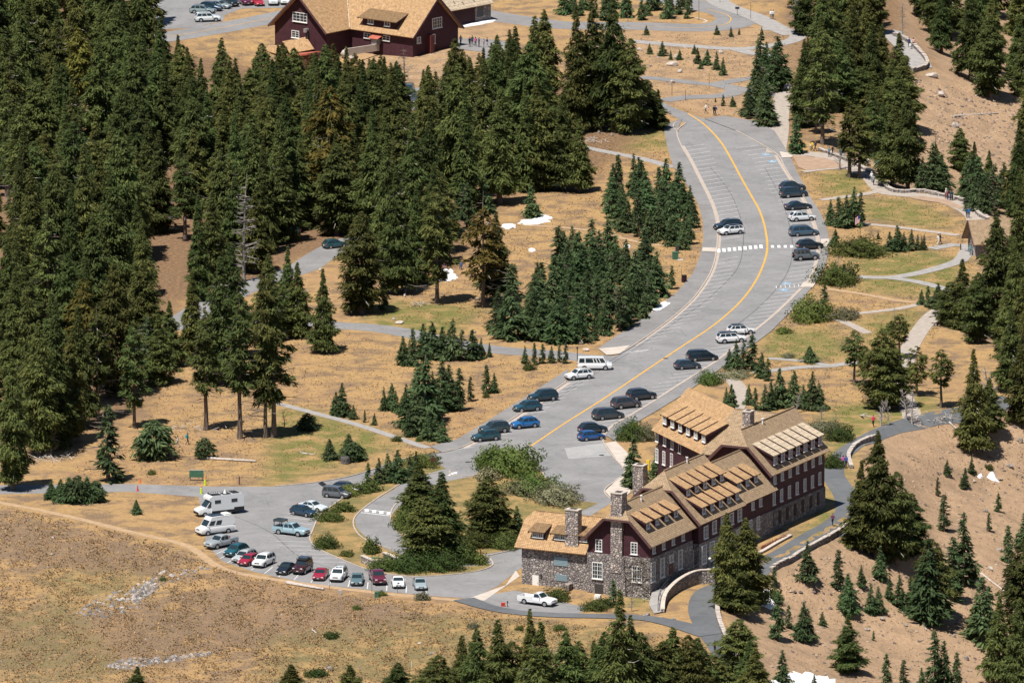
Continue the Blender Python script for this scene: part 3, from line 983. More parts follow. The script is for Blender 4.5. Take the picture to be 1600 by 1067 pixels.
def window_mesh(w, h, nx, ny, fw=.11):
    k = (round(w, 1), round(h, 1), nx, ny)
    if k not in _win:
        w, h = k[0], k[1]
        fr = MB()
        for sx in (-1, 1):
            fr.box((sx * (w / 2 - fw / 2), .05, 0), (fw, .13, h))
        for sz in (-1, 1):
            fr.box((0, .045, sz * (h / 2 - fw / 2)), (w - 2 * fw, .12, fw))
        fr.box((0, .10, -h / 2 - .05), (w + .16, .2, .1))
        for i in range(1, nx):
            fr.box((-w / 2 + w * i / nx, .04, 0), (.09 if (nx == 2 or i == nx // 2) else .045, .07, h - 2 * fw))
        for j in range(1, ny):
            fr.box((0, .036, -h / 2 + h * j / ny), (w - 2 * fw, .055, .045))
        gl = MB()
        gl.poly([(-w / 2 + .05, .015, -h / 2 + .05), (-w / 2 + .05, .015, h / 2 - .05), (w / 2 - .05, .015, h / 2 - .05), (w / 2 - .05, .015, -h / 2 + .05)])
        _win[k] = (fr.build('window'), gl.build('pane'))
    return _win[k]

def add_window(root, off, c, n, w, h, nx=2, ny=3, parent=None, name='window'):
    fr, gl = window_mesh(w, h, nx, ny)
    o = link(name, fr, 'white_frame', parent if parent is not None else root, tuple(np.asarray(c) - off), math.atan2(n[1], n[0]) - math.pi / 2)
    link('pane', gl, 'glass', o)
    return o

def px_window(root, fr, px, py, wpx, hpx, p0, n, nx=2, ny=3, name='window'):
    c = on_plane(px, py, p0, n)
    s = px_scale(c)
    t = np.cross(Zv, n)
    w = wpx / (s * max(abs(t[0]), .25))
    h = hpx / (s * .98)
    return add_window(root, fr.o, c + n * .01, n, w, h, nx, ny, name=name)

def wing(root, fr, uc, half, a0, a1, ze, base, stone_top, hip0=None, ov=.7, mats=('shingle', 'siding', 'stone'), pitch=1.0, left=True, far_gable=True, rake=True):
    """a gabled (optionally clipped) wing: roof slopes, end gables, walls in stone below and board siding above"""
    zr = ze + half * pitch
    O = fr.o
    bh = hip0[0] if hip0 else 0
    zb = zr - bh * pitch
    for s in (1, -1):
        if s < 0 and not left:
            continue
        pts = [fr.p(uc + s * half, a0, ze), fr.p(uc + s * half, a1, ze), fr.p(uc, a1, zr)]
        pts += [fr.p(uc, a0 + hip0[1], zr), fr.p(uc + s * bh, a0, zb)] if hip0 else [fr.p(uc, a0, zr)]
        mb = MB()
        mb.slab(pts, .22)
        part('roof_slope', mb, mats[0], root, O)
    if hip0:
        mb = MB()
        mb.slab([fr.p(uc - bh, a0, zb), fr.p(uc + bh, a0, zb), fr.p(uc, a0 + hip0[1], zr)], .2)
        part('roof_hip', mb, mats[0], root, O)
    # ridge cap
    mb = MB()
    mb.tube([fr.p(uc, a0 + (hip0[1] if hip0 else 0), zr + .02), fr.p(uc, a1, zr + .02)], .12, 5)
    part('ridge_cap', mb, 'shingle_old', root, O)
    if rake:
        for s in (1, -1):
            mb = MB()
            p, q = fr.p(uc + s * half, a0 - .06, ze - .12), fr.p(uc + s * bh, a0 - .06, zb - .12)
            d = q - p
            L = np.linalg.norm(d)
            X = d / L
            Zz = np.cross(X, fr.A)
            mb.box((p + q) / 2, (L, .1, .38), (X, fr.A, Zz))
            part('rake_board', mb, 'fascia', root, O)
        if hip0:
            mb = MB()
            mb.box(fr.p(uc, a0 - .05, zb - .16), (2 * bh, .1, .3), (fr.U, fr.A, Zv))
            part('rake_board', mb, 'fascia', root, O)
    w = half - ov
    g0 = a0 + ov + .2
    g1 = a1 - (ov if far_gable else 0)
    zw = ze + ov * pitch - .24
    def gable(z0, a):
        pts = [fr.p(uc - w, a, z0), fr.p(uc + w, a, z0), fr.p(uc + w, a, zw)]
        if hip0:
            pts += [fr.p(uc + bh + .1, a, zb - .3), fr.p(uc - bh - .1, a, zb - .3)]
        else:
            pts += [fr.p(uc, a, zr - .3)]
        return pts + [fr.p(uc - w, a, zw)]
    mb = MB()
    mb.prism(gable(stone_top, g0), fr.A * (g1 - g0))
    part('upper_wall', mb, mats[1], root, O)
    if stone_top > base:
        mb = MB()
        e = .12
        mb.prism([fr.p(uc - w - e, g0 - e, base), fr.p(uc + w + e, g0 - e, base), fr.p(uc + w + e, g0 - e, stone_top), fr.p(uc - w - e, g0 - e, stone_top)], fr.A * (g1 - g0 + 2 * e))
        part('stone_wall', mb, mats[2], root, O)
    return zr, w, g0

def shed_dormer(root, fr, e0, along, inward, pos, d, zface, hf, width, m, rw, slope=1.0, win=None, mats=('shingle', 'siding_dark'), ze=0.0, ovh=.3):
    """shed dormer: face at distance d inside the eave line, roof running back to the main slope"""
    O = fr.o
    c = e0 + along * pos + inward * d
    zf = ze + d * slope
    run = hf / (slope - m)
    hw = width / 2
    root_o = None
    mb = MB()
    tri = [(0, zf - .1), (0, zf + hf), (run, zf + run * slope)]
    mb.prism([c + inward * x + along * -hw + Zv * z for x, z in tri], along * width)
    dorm = part('dormer', mb, mats[1], root, O)
    mb = MB()
    x0, x1 = -ovh, run + .25
    mb.slab([c + along * s * rw / 2 + inward * x + Zv * (zf + hf + .05 + m * x) for s, x in ((-1, x0), (1, x0), (1, x1), (-1, x1))], .16)
    part('dormer_roof', mb, mats[0], root, O, parent=dorm)
    for s in (-1, 1):  # dark strips added to draw the cheek and the shadow under the roof edge
        mb = MB()
        mb.slab([c + along * (s * rw / 2 + y) + inward * x + Zv * (zf + hf + .03 + m * x) for y, x in ((-.05, x0 - .02), (.05, x0 - .02), (.05, x1 - .3), (-.05, x1 - .3))], .30)
        part('dormer_shade_strip', mb, 'siding_dark', root, O, parent=dorm)
    n = -inward
    if win:
        ww, wh, nx, ny, k = win
        for i in range(k):
            off = (i - (k - 1) / 2) * width / k
            add_window(root, O, c + along * off + Zv * (zf + hf - wh / 2 - .14) + n * .01, n, ww, wh, nx, ny, parent=dorm)
    return dorm

def chimney(root, fr, u, a, z0, z1, su, sa, mt='stone_chimney'):
    mb = MB()
    c = fr.p(u, a, 0)
    mb.box(c + Zv * (z0 + z1) / 2, (su, sa, z1 - z0), (fr.U, fr.A, Zv))
    ch = part('chimney', mb, mt, root, fr.o)
    mb = MB()
    mb.box(c + Zv * (z1 + .08), (su + .16, sa + .16, .16), (fr.U, fr.A, Zv))
    part('chimney_cap', mb, 'stone_cap', root, fr.o, parent=ch)
    mb = MB()
    mb.box(c + Zv * (z1 + .2), (su * .5, sa * .5, .1), (fr.U, fr.A, Zv))
    part('flue', mb, 'dark_metal', root, fr.o, parent=ch)
    return ch

def build_lodge():
    fr = Frame((15.428, 1628.106), -26.5)
    U, A, O = fr.U, fr.A, fr.o
    root = empty('lodge', tuple(O), 0, 'huge rambling lodge with tan shingle roofs, rows of dormers and stone lower walls', 'lodge')
    TZ = 1.7
    # ---- front wing
    zr, w, g0 = wing(root, fr, 0, 5.75, -.1, 15.8, 8.0, -2.2, 6.1, (2.1, 2.1), mats=('shingle_old', 'siding', 'stone'))
    gp, gn = fr.p(0, g0, 0), -A
    sp = fr.p(w, 0, 0)
    for px, py, a, b, nx, ny in [(936, 851.5, 10, 19, 2, 4), (991.2, 856.3, 10, 18.5, 2, 4)]:
        px_window(root, fr, px, py, a, b, gp, gn, nx, ny)
    gs = fr.p(0, g0 - .12, 0)
    for px, py, a, b, nx, ny in [(933.8, 891, 16, 26, 4, 4), (995.6, 896.5, 15, 25, 4, 4)]:
        px_window(root, fr, px, py, a, b, gs, gn, nx, ny)
    for i in range(4):
        c = on_plane(1021 + 15.2 * i, 858.5 - 6.7 * i, sp, U)
        add_window(root, O, c + U * .01, U, .9, 1.15, 2, 2)
    ss = fr.p(w + .12, 0, 0)
    for px, py, w_, h_ in [(1019.8, 893, 1.4, 2.9), (1034.5, 886.5, 1.4, 2.9), (1062.7, 873.6, 1.4, 2.9), (1048.8, 871.8, 1.3, 1.1)]:
        add_window(root, O, on_plane(px, py, ss, U) + U * .01, U, w_, h_, 3, 4)
    c = on_plane(1048.8, 885, ss, U)
    mb = MB()
    mb.box(c + U * .03, (.08, 1.2, 2.2), (U, A, Zv))
    dr = part('door', mb, 'door_red', root, O)
    mb = MB()
    mb.box(c + U * .1 - A * .45, (.06, .06, .2), (U, A, Zv))
    part('handle', mb, 'rim', root, O, parent=dr)
    c = on_plane(935.6, 924, gs, gn)
    mb = MB()
    mb.box(c - A * .03, (1.3, .1, 2.3), (U, A, Zv))
    part('door', mb, 'dark_metal', root, O)
    # ---- middle block
    zr, w, g0 = wing(root, fr, -.65, 7.15, 15.0, 31.0, 8.5, -.5, 5.4, (2.37, 2.37), mats=('shingle_old', 'siding', 'stone'))
    sp = fr.p(-.65 + w, 0, 0)
    for px, py, w_, h_ in [(1102.4, 831, 1.45, 1.9), (1115.7, 822.8, 1.45, 1.9), (1129, 816, 1.4, 1.9), (1142.4, 810, 1.4, 1.8), (1155.2, 804, 1.4, 1.8)]:
        add_window(root, O, on_plane(px, py, sp, U) + U * .01, U, w_, h_, 3, 3)
    ss = fr.p(-.65 + w + .12, 0, 0)
    for px, py, w_, h_ in [(1099.5, 865.5, 1.5, 2.8), (1112, 860, 1.6, 2.9), (1126, 854, 1.6, 2.9), (1140, 847, 1.6, 2.9), (1154, 840.5, 1.6, 2.9)]:
        add_window(root, O, on_plane(px, py, ss, U) + U * .01, U, w_, h_, 3, 5)
    add_window(root, O, on_plane(1081.6, 872, fr.p(0, g0 - .12, 0), -A) - A * .01, -A, .5, 2.6, 1, 4)
    # ---- low link between middle and back block
    zr, w, g0 = wing(root, fr, .3, 5.8, 30.6, 43.0, 8.5, 0, 5.4, None, rake=False, mats=('shingle_old', 'siding', 'stone'))
    sp = fr.p(.3 + w, 0, 0)
    for px, py in [(1175.7, 789.8), (1187.8, 784.5)]:
        add_window(root, O, on_plane(px, py, sp, U) + U * .01, U, .95, 1.25, 2, 3)
    ss = fr.p(.3 + w + .12, 0, 0)
    for px, py in [(1172, 822), (1184.2, 816.5)]:
        add_window(root, O, on_plane(px, py, ss, U) + U * .01, U, 1.0, 2.0, 2, 4)
    # ---- back block
    zr, w, g0 = wing(root, fr, -.6, 6.2, 41.8, 62.8, 10.75, 0, 5.2, (2.1, 2.1), mats=('shingle_old', 'siding', 'stone_dark'))
    sp = fr.p(-.6 + w, 0, 0)
    for px, py in [(200, 397), (278, 360), (358, 325), (436, 288), (518, 255), (597, 220), (673, 186)]:
        add_window(root, O, on_plane(1180 + px / 6.67, 690 + py / 6.67, sp, U) + U * .01, U, .95, 1.25, 2, 3)
    for px, py in [(192, 592), (270, 555), (352, 520), (432, 483), (513, 447), (592, 413), (668, 380)]:
        add_window(root, O, on_plane(1180 + px / 6.67, 690 + py / 6.67, sp, U) + U * .01, U, .95, 1.95, 2, 4)
    ss = fr.p(-.6 + w + .12, 0, 0)
    for px, py in [(175, 815), (255, 780), (335, 745), (415, 705), (495, 670), (580, 625), (655, 590)]:
        c = on_plane(1180 + px / 6.67, 690 + py / 6.67, ss, U)
        mb = MB()
        mb.box(c + U * .02, (.06, .9, 1.9), (U, A, Zv))
        part('shutter', mb, 'siding_dark', root, O)
    # ---- entrance wing, bent: cross roof then a wing turned to the left
    ze, zr = 10.75, 16.95
    uW, ridge = -8.25, 57.8
    k = np.array([-.7595, .6505])           # turned wing's direction in (u, a)
    nrm = np.array([-.6505, -.7595])        # its eave side
    P = lambda q, z: fr.p(q[0], q[1], z)
    B0 = np.array([uW, ridge])
    Ew = B0 + k * 17.4
    C0 = np.array([-11.05, 51.6])
    Ee = Ew + nrm * 6.2
    Cb = np.array([-5.9, 64.0])
    Eb = Ew - nrm * 6.2
    for pts, mt in [([P(B0, zr), P(Ew, zr), P(Ee, ze), P(C0, ze)], 'shingle'), ([P(B0, zr), P(C0, ze), fr.p(-6.7, 51.6, ze), fr.p(-6.0, 52.3, ze + .7), fr.p(-.6, ridge, zr)], 'shingle_old'),
                    ([P(B0, zr), P(Ew, zr), P(Eb, ze), P(Cb, ze)], 'shingle'), ([P(B0, zr), P(Cb, ze), fr.p(-.6, 64.0, ze), fr.p(-.6, ridge, zr)], 'shingle')]:
        mb = MB()
        mb.slab(pts, .22)
        part('roof_slope', mb, mt, root, O)
    ins = .75
    W = [Ew + k * -ins + nrm * (6.2 - ins), C0 - nrm * ins + np.array([.15, 0]), np.array([-1.0, 52.4]), np.array([-1.0, 63.2]), Cb + nrm * ins, Ew + k * -ins - nrm * (6.2 - ins)]
    mb = MB()
    mb.prism([P(q, -.5) for q in W], Zv * (ze + ins - .25 + .5))
    part('upper_wall', mb, 'siding', root, O)
    mb = MB()
    mb.prism([P(Ew + k * -ins + nrm * (6.2 - ins), ze + ins - .25), P(Ew - k * ins - nrm * (6.2 - ins), ze + ins - .25), P(Ew - k * ins, zr - .3)], -(fr.U * k[0] + fr.A * k[1]) * .3)
    part('gable_wall', mb, 'siding', root, O)
    al = fr.U * -k[0] + fr.A * -k[1]
    inw = fr.U * -nrm[0] + fr.A * -nrm[1]
    e0 = P(Ee, 0)
    for i in range(6):
        shed_dormer(root, fr, e0, al, inw, 2.2 + .9 + 2.95 * i, .95, 0, 1.9, 1.75, .42, 2.5, win=(1.1, 1.25, 2, 3, 1), ze=ze)
    wp = P(Ee - nrm * ins, 0)
    nn = -inw
    for px, py in [(208, 630), (300, 680), (390, 720), (480, 768), (572, 810)]:
        add_window(root, O, on_plane(1000 + px / 7.62, 600 + py / 7.62, wp, nn) + nn * .01, nn, 1.0, 1.35, 2, 3)
    for px, py in [(205, 850), (382, 905), (290, 880)]:
        add_window(root, O, on_plane(1000 + px / 7.62, 600 + py / 7.62, wp, nn) + nn * .01, nn, 1.0, 2.1, 2, 4)
    # ---- dormers on the slopes facing the lake
    er = lambda u: fr.p(u, 0, 0)
    for i in range(4):
        shed_dormer(root, fr, er(5.75), A, -U, 2.6 + 3.15 * i, 1.95, 0, 1.35, 1.6, .42, 2.35, win=(1.0, 1.0, 2, 2, 1), ze=8.0)
    for d in (.9, 3.5):
        for i in range(5):
            shed_dormer(root, fr, er(6.5), A, -U, 15 + 2.95 + 2.9 * i, d, 0, 1.42, 1.5, .44, 2.3, win=(1.0, 1.05, 2, 2, 1), ze=8.5)
    for i in range(3):
        shed_dormer(root, fr, er(6.1), A, -U, 32.6 + 3.0 * i, 1.7, 0, 1.42, 1.5, .44, 2.3, win=(1.0, 1.05, 2, 2, 1), ze=8.5)
    for i in range(7):
        shed_dormer(root, fr, er(5.6), A, -U, 41.8 + 2.9 + 2.66 * i, .85, 0, 1.9, 1.6, .42, 2.15, win=(1.05, 1.4, 2, 3, 1), ze=10.75, mats=('shingle_pale', 'siding_dark'))
    # ---- annex
    L0, L1 = -17.4, -4.0
    ze, hf_, a0 = 5.6, 4.8, 1.0
    mb = MB()
    mb.slab([fr.p(L0, a0, ze), fr.p(L1, a0, ze), fr.p(L1, a0 + hf_, ze + hf_), fr.p(L0 + 1.1, a0 + hf_, ze + hf_), fr.p(L0, a0 + 3.6, ze + 3.6)], .22)
    part('roof_slope', mb, 'shingle', root, O)
    mb = MB()
    mb.slab([fr.p(L0, a0 + 2 * hf_, ze), fr.p(L1, a0 + 2 * hf_, ze), fr.p(L1, a0 + hf_, ze + hf_), fr.p(L0 + 1.1, a0 + hf_, ze + hf_), fr.p(L0, a0 + 6.0, ze + 3.6)], .22)
    part('roof_slope', mb, 'shingle', root, O)
    mb = MB()
    mb.slab([fr.p(L0, a0 + 3.6, ze + 3.6), fr.p(L0, a0 + 6.0, ze + 3.6), fr.p(L0 + 1.1, a0 + hf_, ze + hf_)], .2)
    part('roof_hip', mb, 'shingle', root, O)
    mb = MB()
    wa = a0 + .75
    mb.prism([fr.p(L0 + .9, wa, -.6), fr.p(L0 + .9, wa + 8.1, -.6), fr.p(L0 + .9, wa + 8.1, ze + .5), fr.p(L0 + .9, a0 + 6, ze + 3.3), fr.p(L0 + .9, a0 + 3.6, ze + 3.3), fr.p(L0 + .9, wa, ze + .5)], U * (L1 - L0 - .9))
    part('stone_wall', mb, 'stone', root, O)
    wp = fr.p(0, wa, 0)
    rp = fr.p(0, a0, ze)
    rn = (-A + Zv) / math.sqrt(2)
    for px, py in [(840.7, 842), (875.2, 845.3), (909.5, 848)]:
        q = fr.ua(on_plane(px, py, rp, rn))
        shed_dormer(root, fr, fr.p(0, a0, 0), U, A, q[0], q[1] - a0, 0, 1.35, 1.9, .3, 2.7, win=(.85, .95, 2, 2, 2), ze=ze, mats=('shingle_dark', 'siding_dark'), ovh=.6)
    c = on_plane(837, 909.5, wp, -A)
    mb = MB()
    mb.box(c - A * .04 - Zv * .1, (1.05, .08, 2.35), (U, A, Zv))
    dr = part('door', mb, 'white_frame', root, O)
    dr['label'] = 'white door in the rough stone wall'
    mb = MB()
    mb.box(c - A * .12 + U * .4, (.06, .08, .2), (U, A, Zv))
    part('handle', mb, 'rim', root, O, parent=dr)
    mb = MB()
    mb.box(c - A * .12 + Zv * 1.2 + U * .9, (.3, .2, .3), (U, A, Zv))
    part('wall_lamp', mb, 'dark_metal', root, O)
    for px, py, ww, hh in [(876.5, 877, 2.3, 1.35), (877.3, 902.5, 1.9, .95)]:
        c = on_plane(px, py, wp, -A)
        mb = MB()
        mb.box(c - A * .03, (ww, .06, hh), (U, A, Zv))
        v = part('louvre_vent', mb, 'louvre', root, O)
        mb = MB()
        for j in range(6):
            mb.box(c - A * .07 + Zv * (-hh / 2 + hh * (j + .5) / 6), (ww - .12, .03, hh / 12), (U, A, Zv))
        part('louvre_blades', mb, 'louvre', root, O, parent=v)
    q = fr.ua(on_plane(894, 851, rp, rn))
    chimney(root, fr, q[0], q[1] + .45, q[2] - .8, q[2] + 5.2, 2.1, 1.3)
    # ---- chimneys of the main blocks
    q = fr.ua(on_plane(963, 880, fr.p(0, .35, 0), -A))
    chimney(root, fr, q[0], 1.15, 3.5, 15.4, 1.85, 1.75)
    mb = MB()
    mb.prism([fr.p(q[0] - 1.7, .35, -2), fr.p(q[0] + 1.7, .35, -2), fr.p(q[0] + 1.15, .35, 6.0), fr.p(q[0] - 1.15, .35, 6.0)], A * .45)
    part('chimney_base', mb, 'stone', root, O)
    q = fr.ua(on_plane(1167, 682, fr.p(0, 47.5, 0), -A))
    chimney(root, fr, q[0], q[1] + .5, 12, 18.9, 1.3, 1.5)
    q = fr.ua(on_plane(997.5, 728, fr.p(0, 27, 0), -A))
    chimney(root, fr, q[0], 27.6, 0, q[2], 1.75, 1.5)
    # low purple porch roof beside it
    mb = MB()
    mb.slab([fr.p(-12.5, 17, 4.6), fr.p(-12.5, 26, 4.6), fr.p(-7.6, 26, 7.2), fr.p(-7.6, 17, 7.2)], .25)
    part('porch_roof', mb, 'shingle_dark', root, O)
    for px, py, pl, n in [(1073.5, 722.5, fr.p(-.65, 0, 15.65), (-U * -1 + Zv) / math.sqrt(2)), (1001.8, 782, fr.p(0, 0, 13.75), (U + Zv) / math.sqrt(2)), (1191.5, 662, fr.p(-.6, 0, 16.95), (U + Zv) / math.sqrt(2))]:
        c = on_plane(px, py, pl, n)
        mb = MB()
        mb.tube([c - Zv * .2, c + Zv * .7], .12, 8)
        mb.tube([c + Zv * .7, c + Zv * .85], .2, 8)
        part('vent_pipe', mb, 'white_frame', root, O)
    # bare vine climbing the front corner
    rg = random.Random(5)
    mb = MB()
    cx = fr.ua(on_plane(1000, 885, gs, -A))
    for i in range(150):
        u = cx[0] + rg.uniform(-3.6, 2.2)
        z = rg.uniform(.5, 6.0)
        p = fr.p(min(u, 5.3), .55, z)
        pts = [p]
        for j in range(4):
            p = p + U * rg.uniform(-.5, .5) + Zv * rg.uniform(-.15, .55) + A * rg.uniform(-.12, .05)
            pts.append(p)
        mb.tube(pts, [.045, .035, .03, .02, .012], 3, cap=False)
    o = link('climbing_vine', mb.build('climbing_vine'), 'twig')
    tag(o, 'bare grey vine climbing the stone corner of the lodge front', 'vine')
    ROADS.append([tuple(fr.p(u, a, 0)[:2]) for u, a in [(-18, 1), (6, -1), (8, 42), (6, 64), (-12, 66), (-28, 72), (-30, 66), (-12, 50), (-8, 12), (-18, 11)]])
    return fr

LODGE = build_lodge()

def terrace():
    fr = LODGE
    q = lambda px, py, z: flat(px, py, z)
    TZ = 1.7
    # wall line: from the foot of the ramp, round the curve, then along below the lodge
    wallpx = [(1036, 955, .2), (1036.5, 944, .6), (1040, 931, .9), (1049, 919, 1.2), (1062, 908, 1.45), (1080, 898, TZ), (1096, 894, TZ), (1116, 893, TZ), (1136, 888, TZ), (1160, 878, TZ), (1190, 865, TZ), (1214, 851, TZ), (1236, 839, TZ)]
    W3 = [q(*p) for p in wallpx]
    back = [fr.p(6.6, 46, TZ), fr.p(3, 40, TZ), fr.p(3, 4, TZ), fr.p(5.2, 1.2, 1.0), q(1014, 944, .25), q(1022, 958, .15)]
    mb = MB()
    mb.poly([tuple(p + Zv * .02) for p in W3] + [tuple(p) for p in back])
    me = mb.build('terrace')
    if me.polygons[0].normal.z < 0:
        me.flip_normals()
    tri = me
    tag(link('terrace', tri, 'path_grey'), kind='structure')
    root = empty('retaining_wall', tuple(W3[0] * [1, 1, 0]), 0, 'curved dark stone retaining wall with pale cap below the lodge ramp', 'wall')
    O = np.array([W3[0][0], W3[0][1], 0])
    L = smooth_line(W3, 1.0)
    t = np.gradient(L[:, :2], axis=0)
    t /= np.linalg.norm(t, axis=1)[:, None]
    n = np.stack([t[:, 1], -t[:, 0]], -1)
    def strip(off0, off1, z0, z1, mt, name):
        mb = MB()
        k = len(L)
        a = np.column_stack([L[:, :2] + n * off0, L[:, 2] * z0[0] + z0[1]])
        b = np.column_stack([L[:, :2] + n * off0, L[:, 2] + z1])
        c = np.column_stack([L[:, :2] + n * off1, L[:, 2] + z1])
        d = np.column_stack([L[:, :2] + n * off1, L[:, 2] * z0[0] + z0[1]])
        for (p, r) in ((a, b), (b, c), (c, d)):
            for i in range(k - 1):
                mb.poly([p[i], r[i], r[i + 1], p[i + 1]])
        for i in (0, k - 1):
            mb.poly([a[i], b[i], c[i], d[i]])
        return part(name, mb, mt, root, O)
    strip(-.3, .2, (0, -1.0), .3, 'stone', 'wall_body')
    strip(-.36, .26, (1, .3), .45, 'stone_cap', 'wall_cap')
    # iron railing along the ramp
    rail = empty('railing', tuple(O), 0, 'low dark iron railing along the ramp beside the lodge', 'railing')
    K = L[:int(len(L) * .42)] - np.column_stack([n[:int(len(L) * .42)] * .75, np.zeros(int(len(L) * .42))])
    for dz in (1.0, .55):
        mb = MB()
        mb.tube([p + Zv * dz for p in K], .035, 5)
        part('handrail', mb, 'dark_metal', rail, O, uv=False)
    for i in range(0, len(K), 2):
        mb = MB()
        mb.tube([K[i], K[i] + Zv * 1.02], .04, 5)
        part('post', mb, 'dark_metal', rail, O, uv=False)
    return root
terrace()

def fence_wall(pix, label, w=.55, h=.65, step=.9, z=None, mt='rock_pale'):
    """dry stone parapet built of separate blocks, joined"""
    L = world_line(pix, step) if z is None else smooth_line([flat(a, b, z)[:2] for a, b in pix], step)
    rg = random.Random(int(pix[0][0]))
    root = empty('stone_parapet', (L[0][0], L[0][1], float(T(*L[0]))), 0, label, 'wall')
    O = np.array(root.location)
    mb, mc = MB(), MB()
    for i in range(len(L) - 1):
        d = L[i + 1] - L[i]
        ln = np.linalg.norm(d)
        X = np.array([*(d / ln), 0])
        Y = np.cross(Zv, X)
        c = np.array([*(L[i] + L[i + 1]) / 2, float(T(*L[i]))])
        hh = h * rg.uniform(.85, 1.12)
        mb.box(c + Zv * (hh / 2 - .35) + Y * rg.uniform(-.05, .05), (ln * .98, w * rg.uniform(.85, 1.1), hh + .7), (X, Y, Zv))
        mc.box(c + Zv * (hh + .09), (ln * .96, w * rg.uniform(1.05, 1.25), .16), (X, Y, Zv))
    part('wall_body', mb, 'stone', root, O)
    part('cap_stones', mc, mt, root, O)

fence_wall([(1128, 908), (1121, 940), (1122, 965), (1130, 990), (1142, 1015), (1160, 1048)], 'pale stone parapet along the path below the lodge ramp')
fence_wall([(1205, 894), (1230, 880), (1258, 863), (1295, 843), (1328, 822)], 'long pale stone parapet beside the path under the back wing')
fence_wall([(1330, 732), (1326, 715), (1335, 700), (1352, 690), (1370, 683)], 'short stone parapet at the bend of the rim path', h=.5)
fence_wall([(1377, 284), (1388, 297), (1405, 302), (1440, 301), (1465, 306), (1500, 314), (1520, 324), (1530, 338), (1545, 345)], 'low stone wall edging the promenade by the small hut', h=.5)
fence_wall([(1280, 236), (1300, 243), (1330, 255), (1350, 266), (1366, 272)], 'low stone wall beside the walkers under the tall trunks', h=.45)
fence_wall([(1397, 57), (1412, 63), (1425, 72), (1437, 84), (1448, 98), (1447, 107), (1435, 111), (1425, 114)], 'curving stone wall round the high overlook', h=.7)
fence_wall([(1478, 482), (1470, 495), (1461, 510)], 'short pale stone wall beside the sandy path on the right', h=.5)
fence_wall([(926, 906), (915, 915), (895, 918), (886, 924)], 'rough grey rock wall by the basement door of the lodge', h=.9, mt='rock')

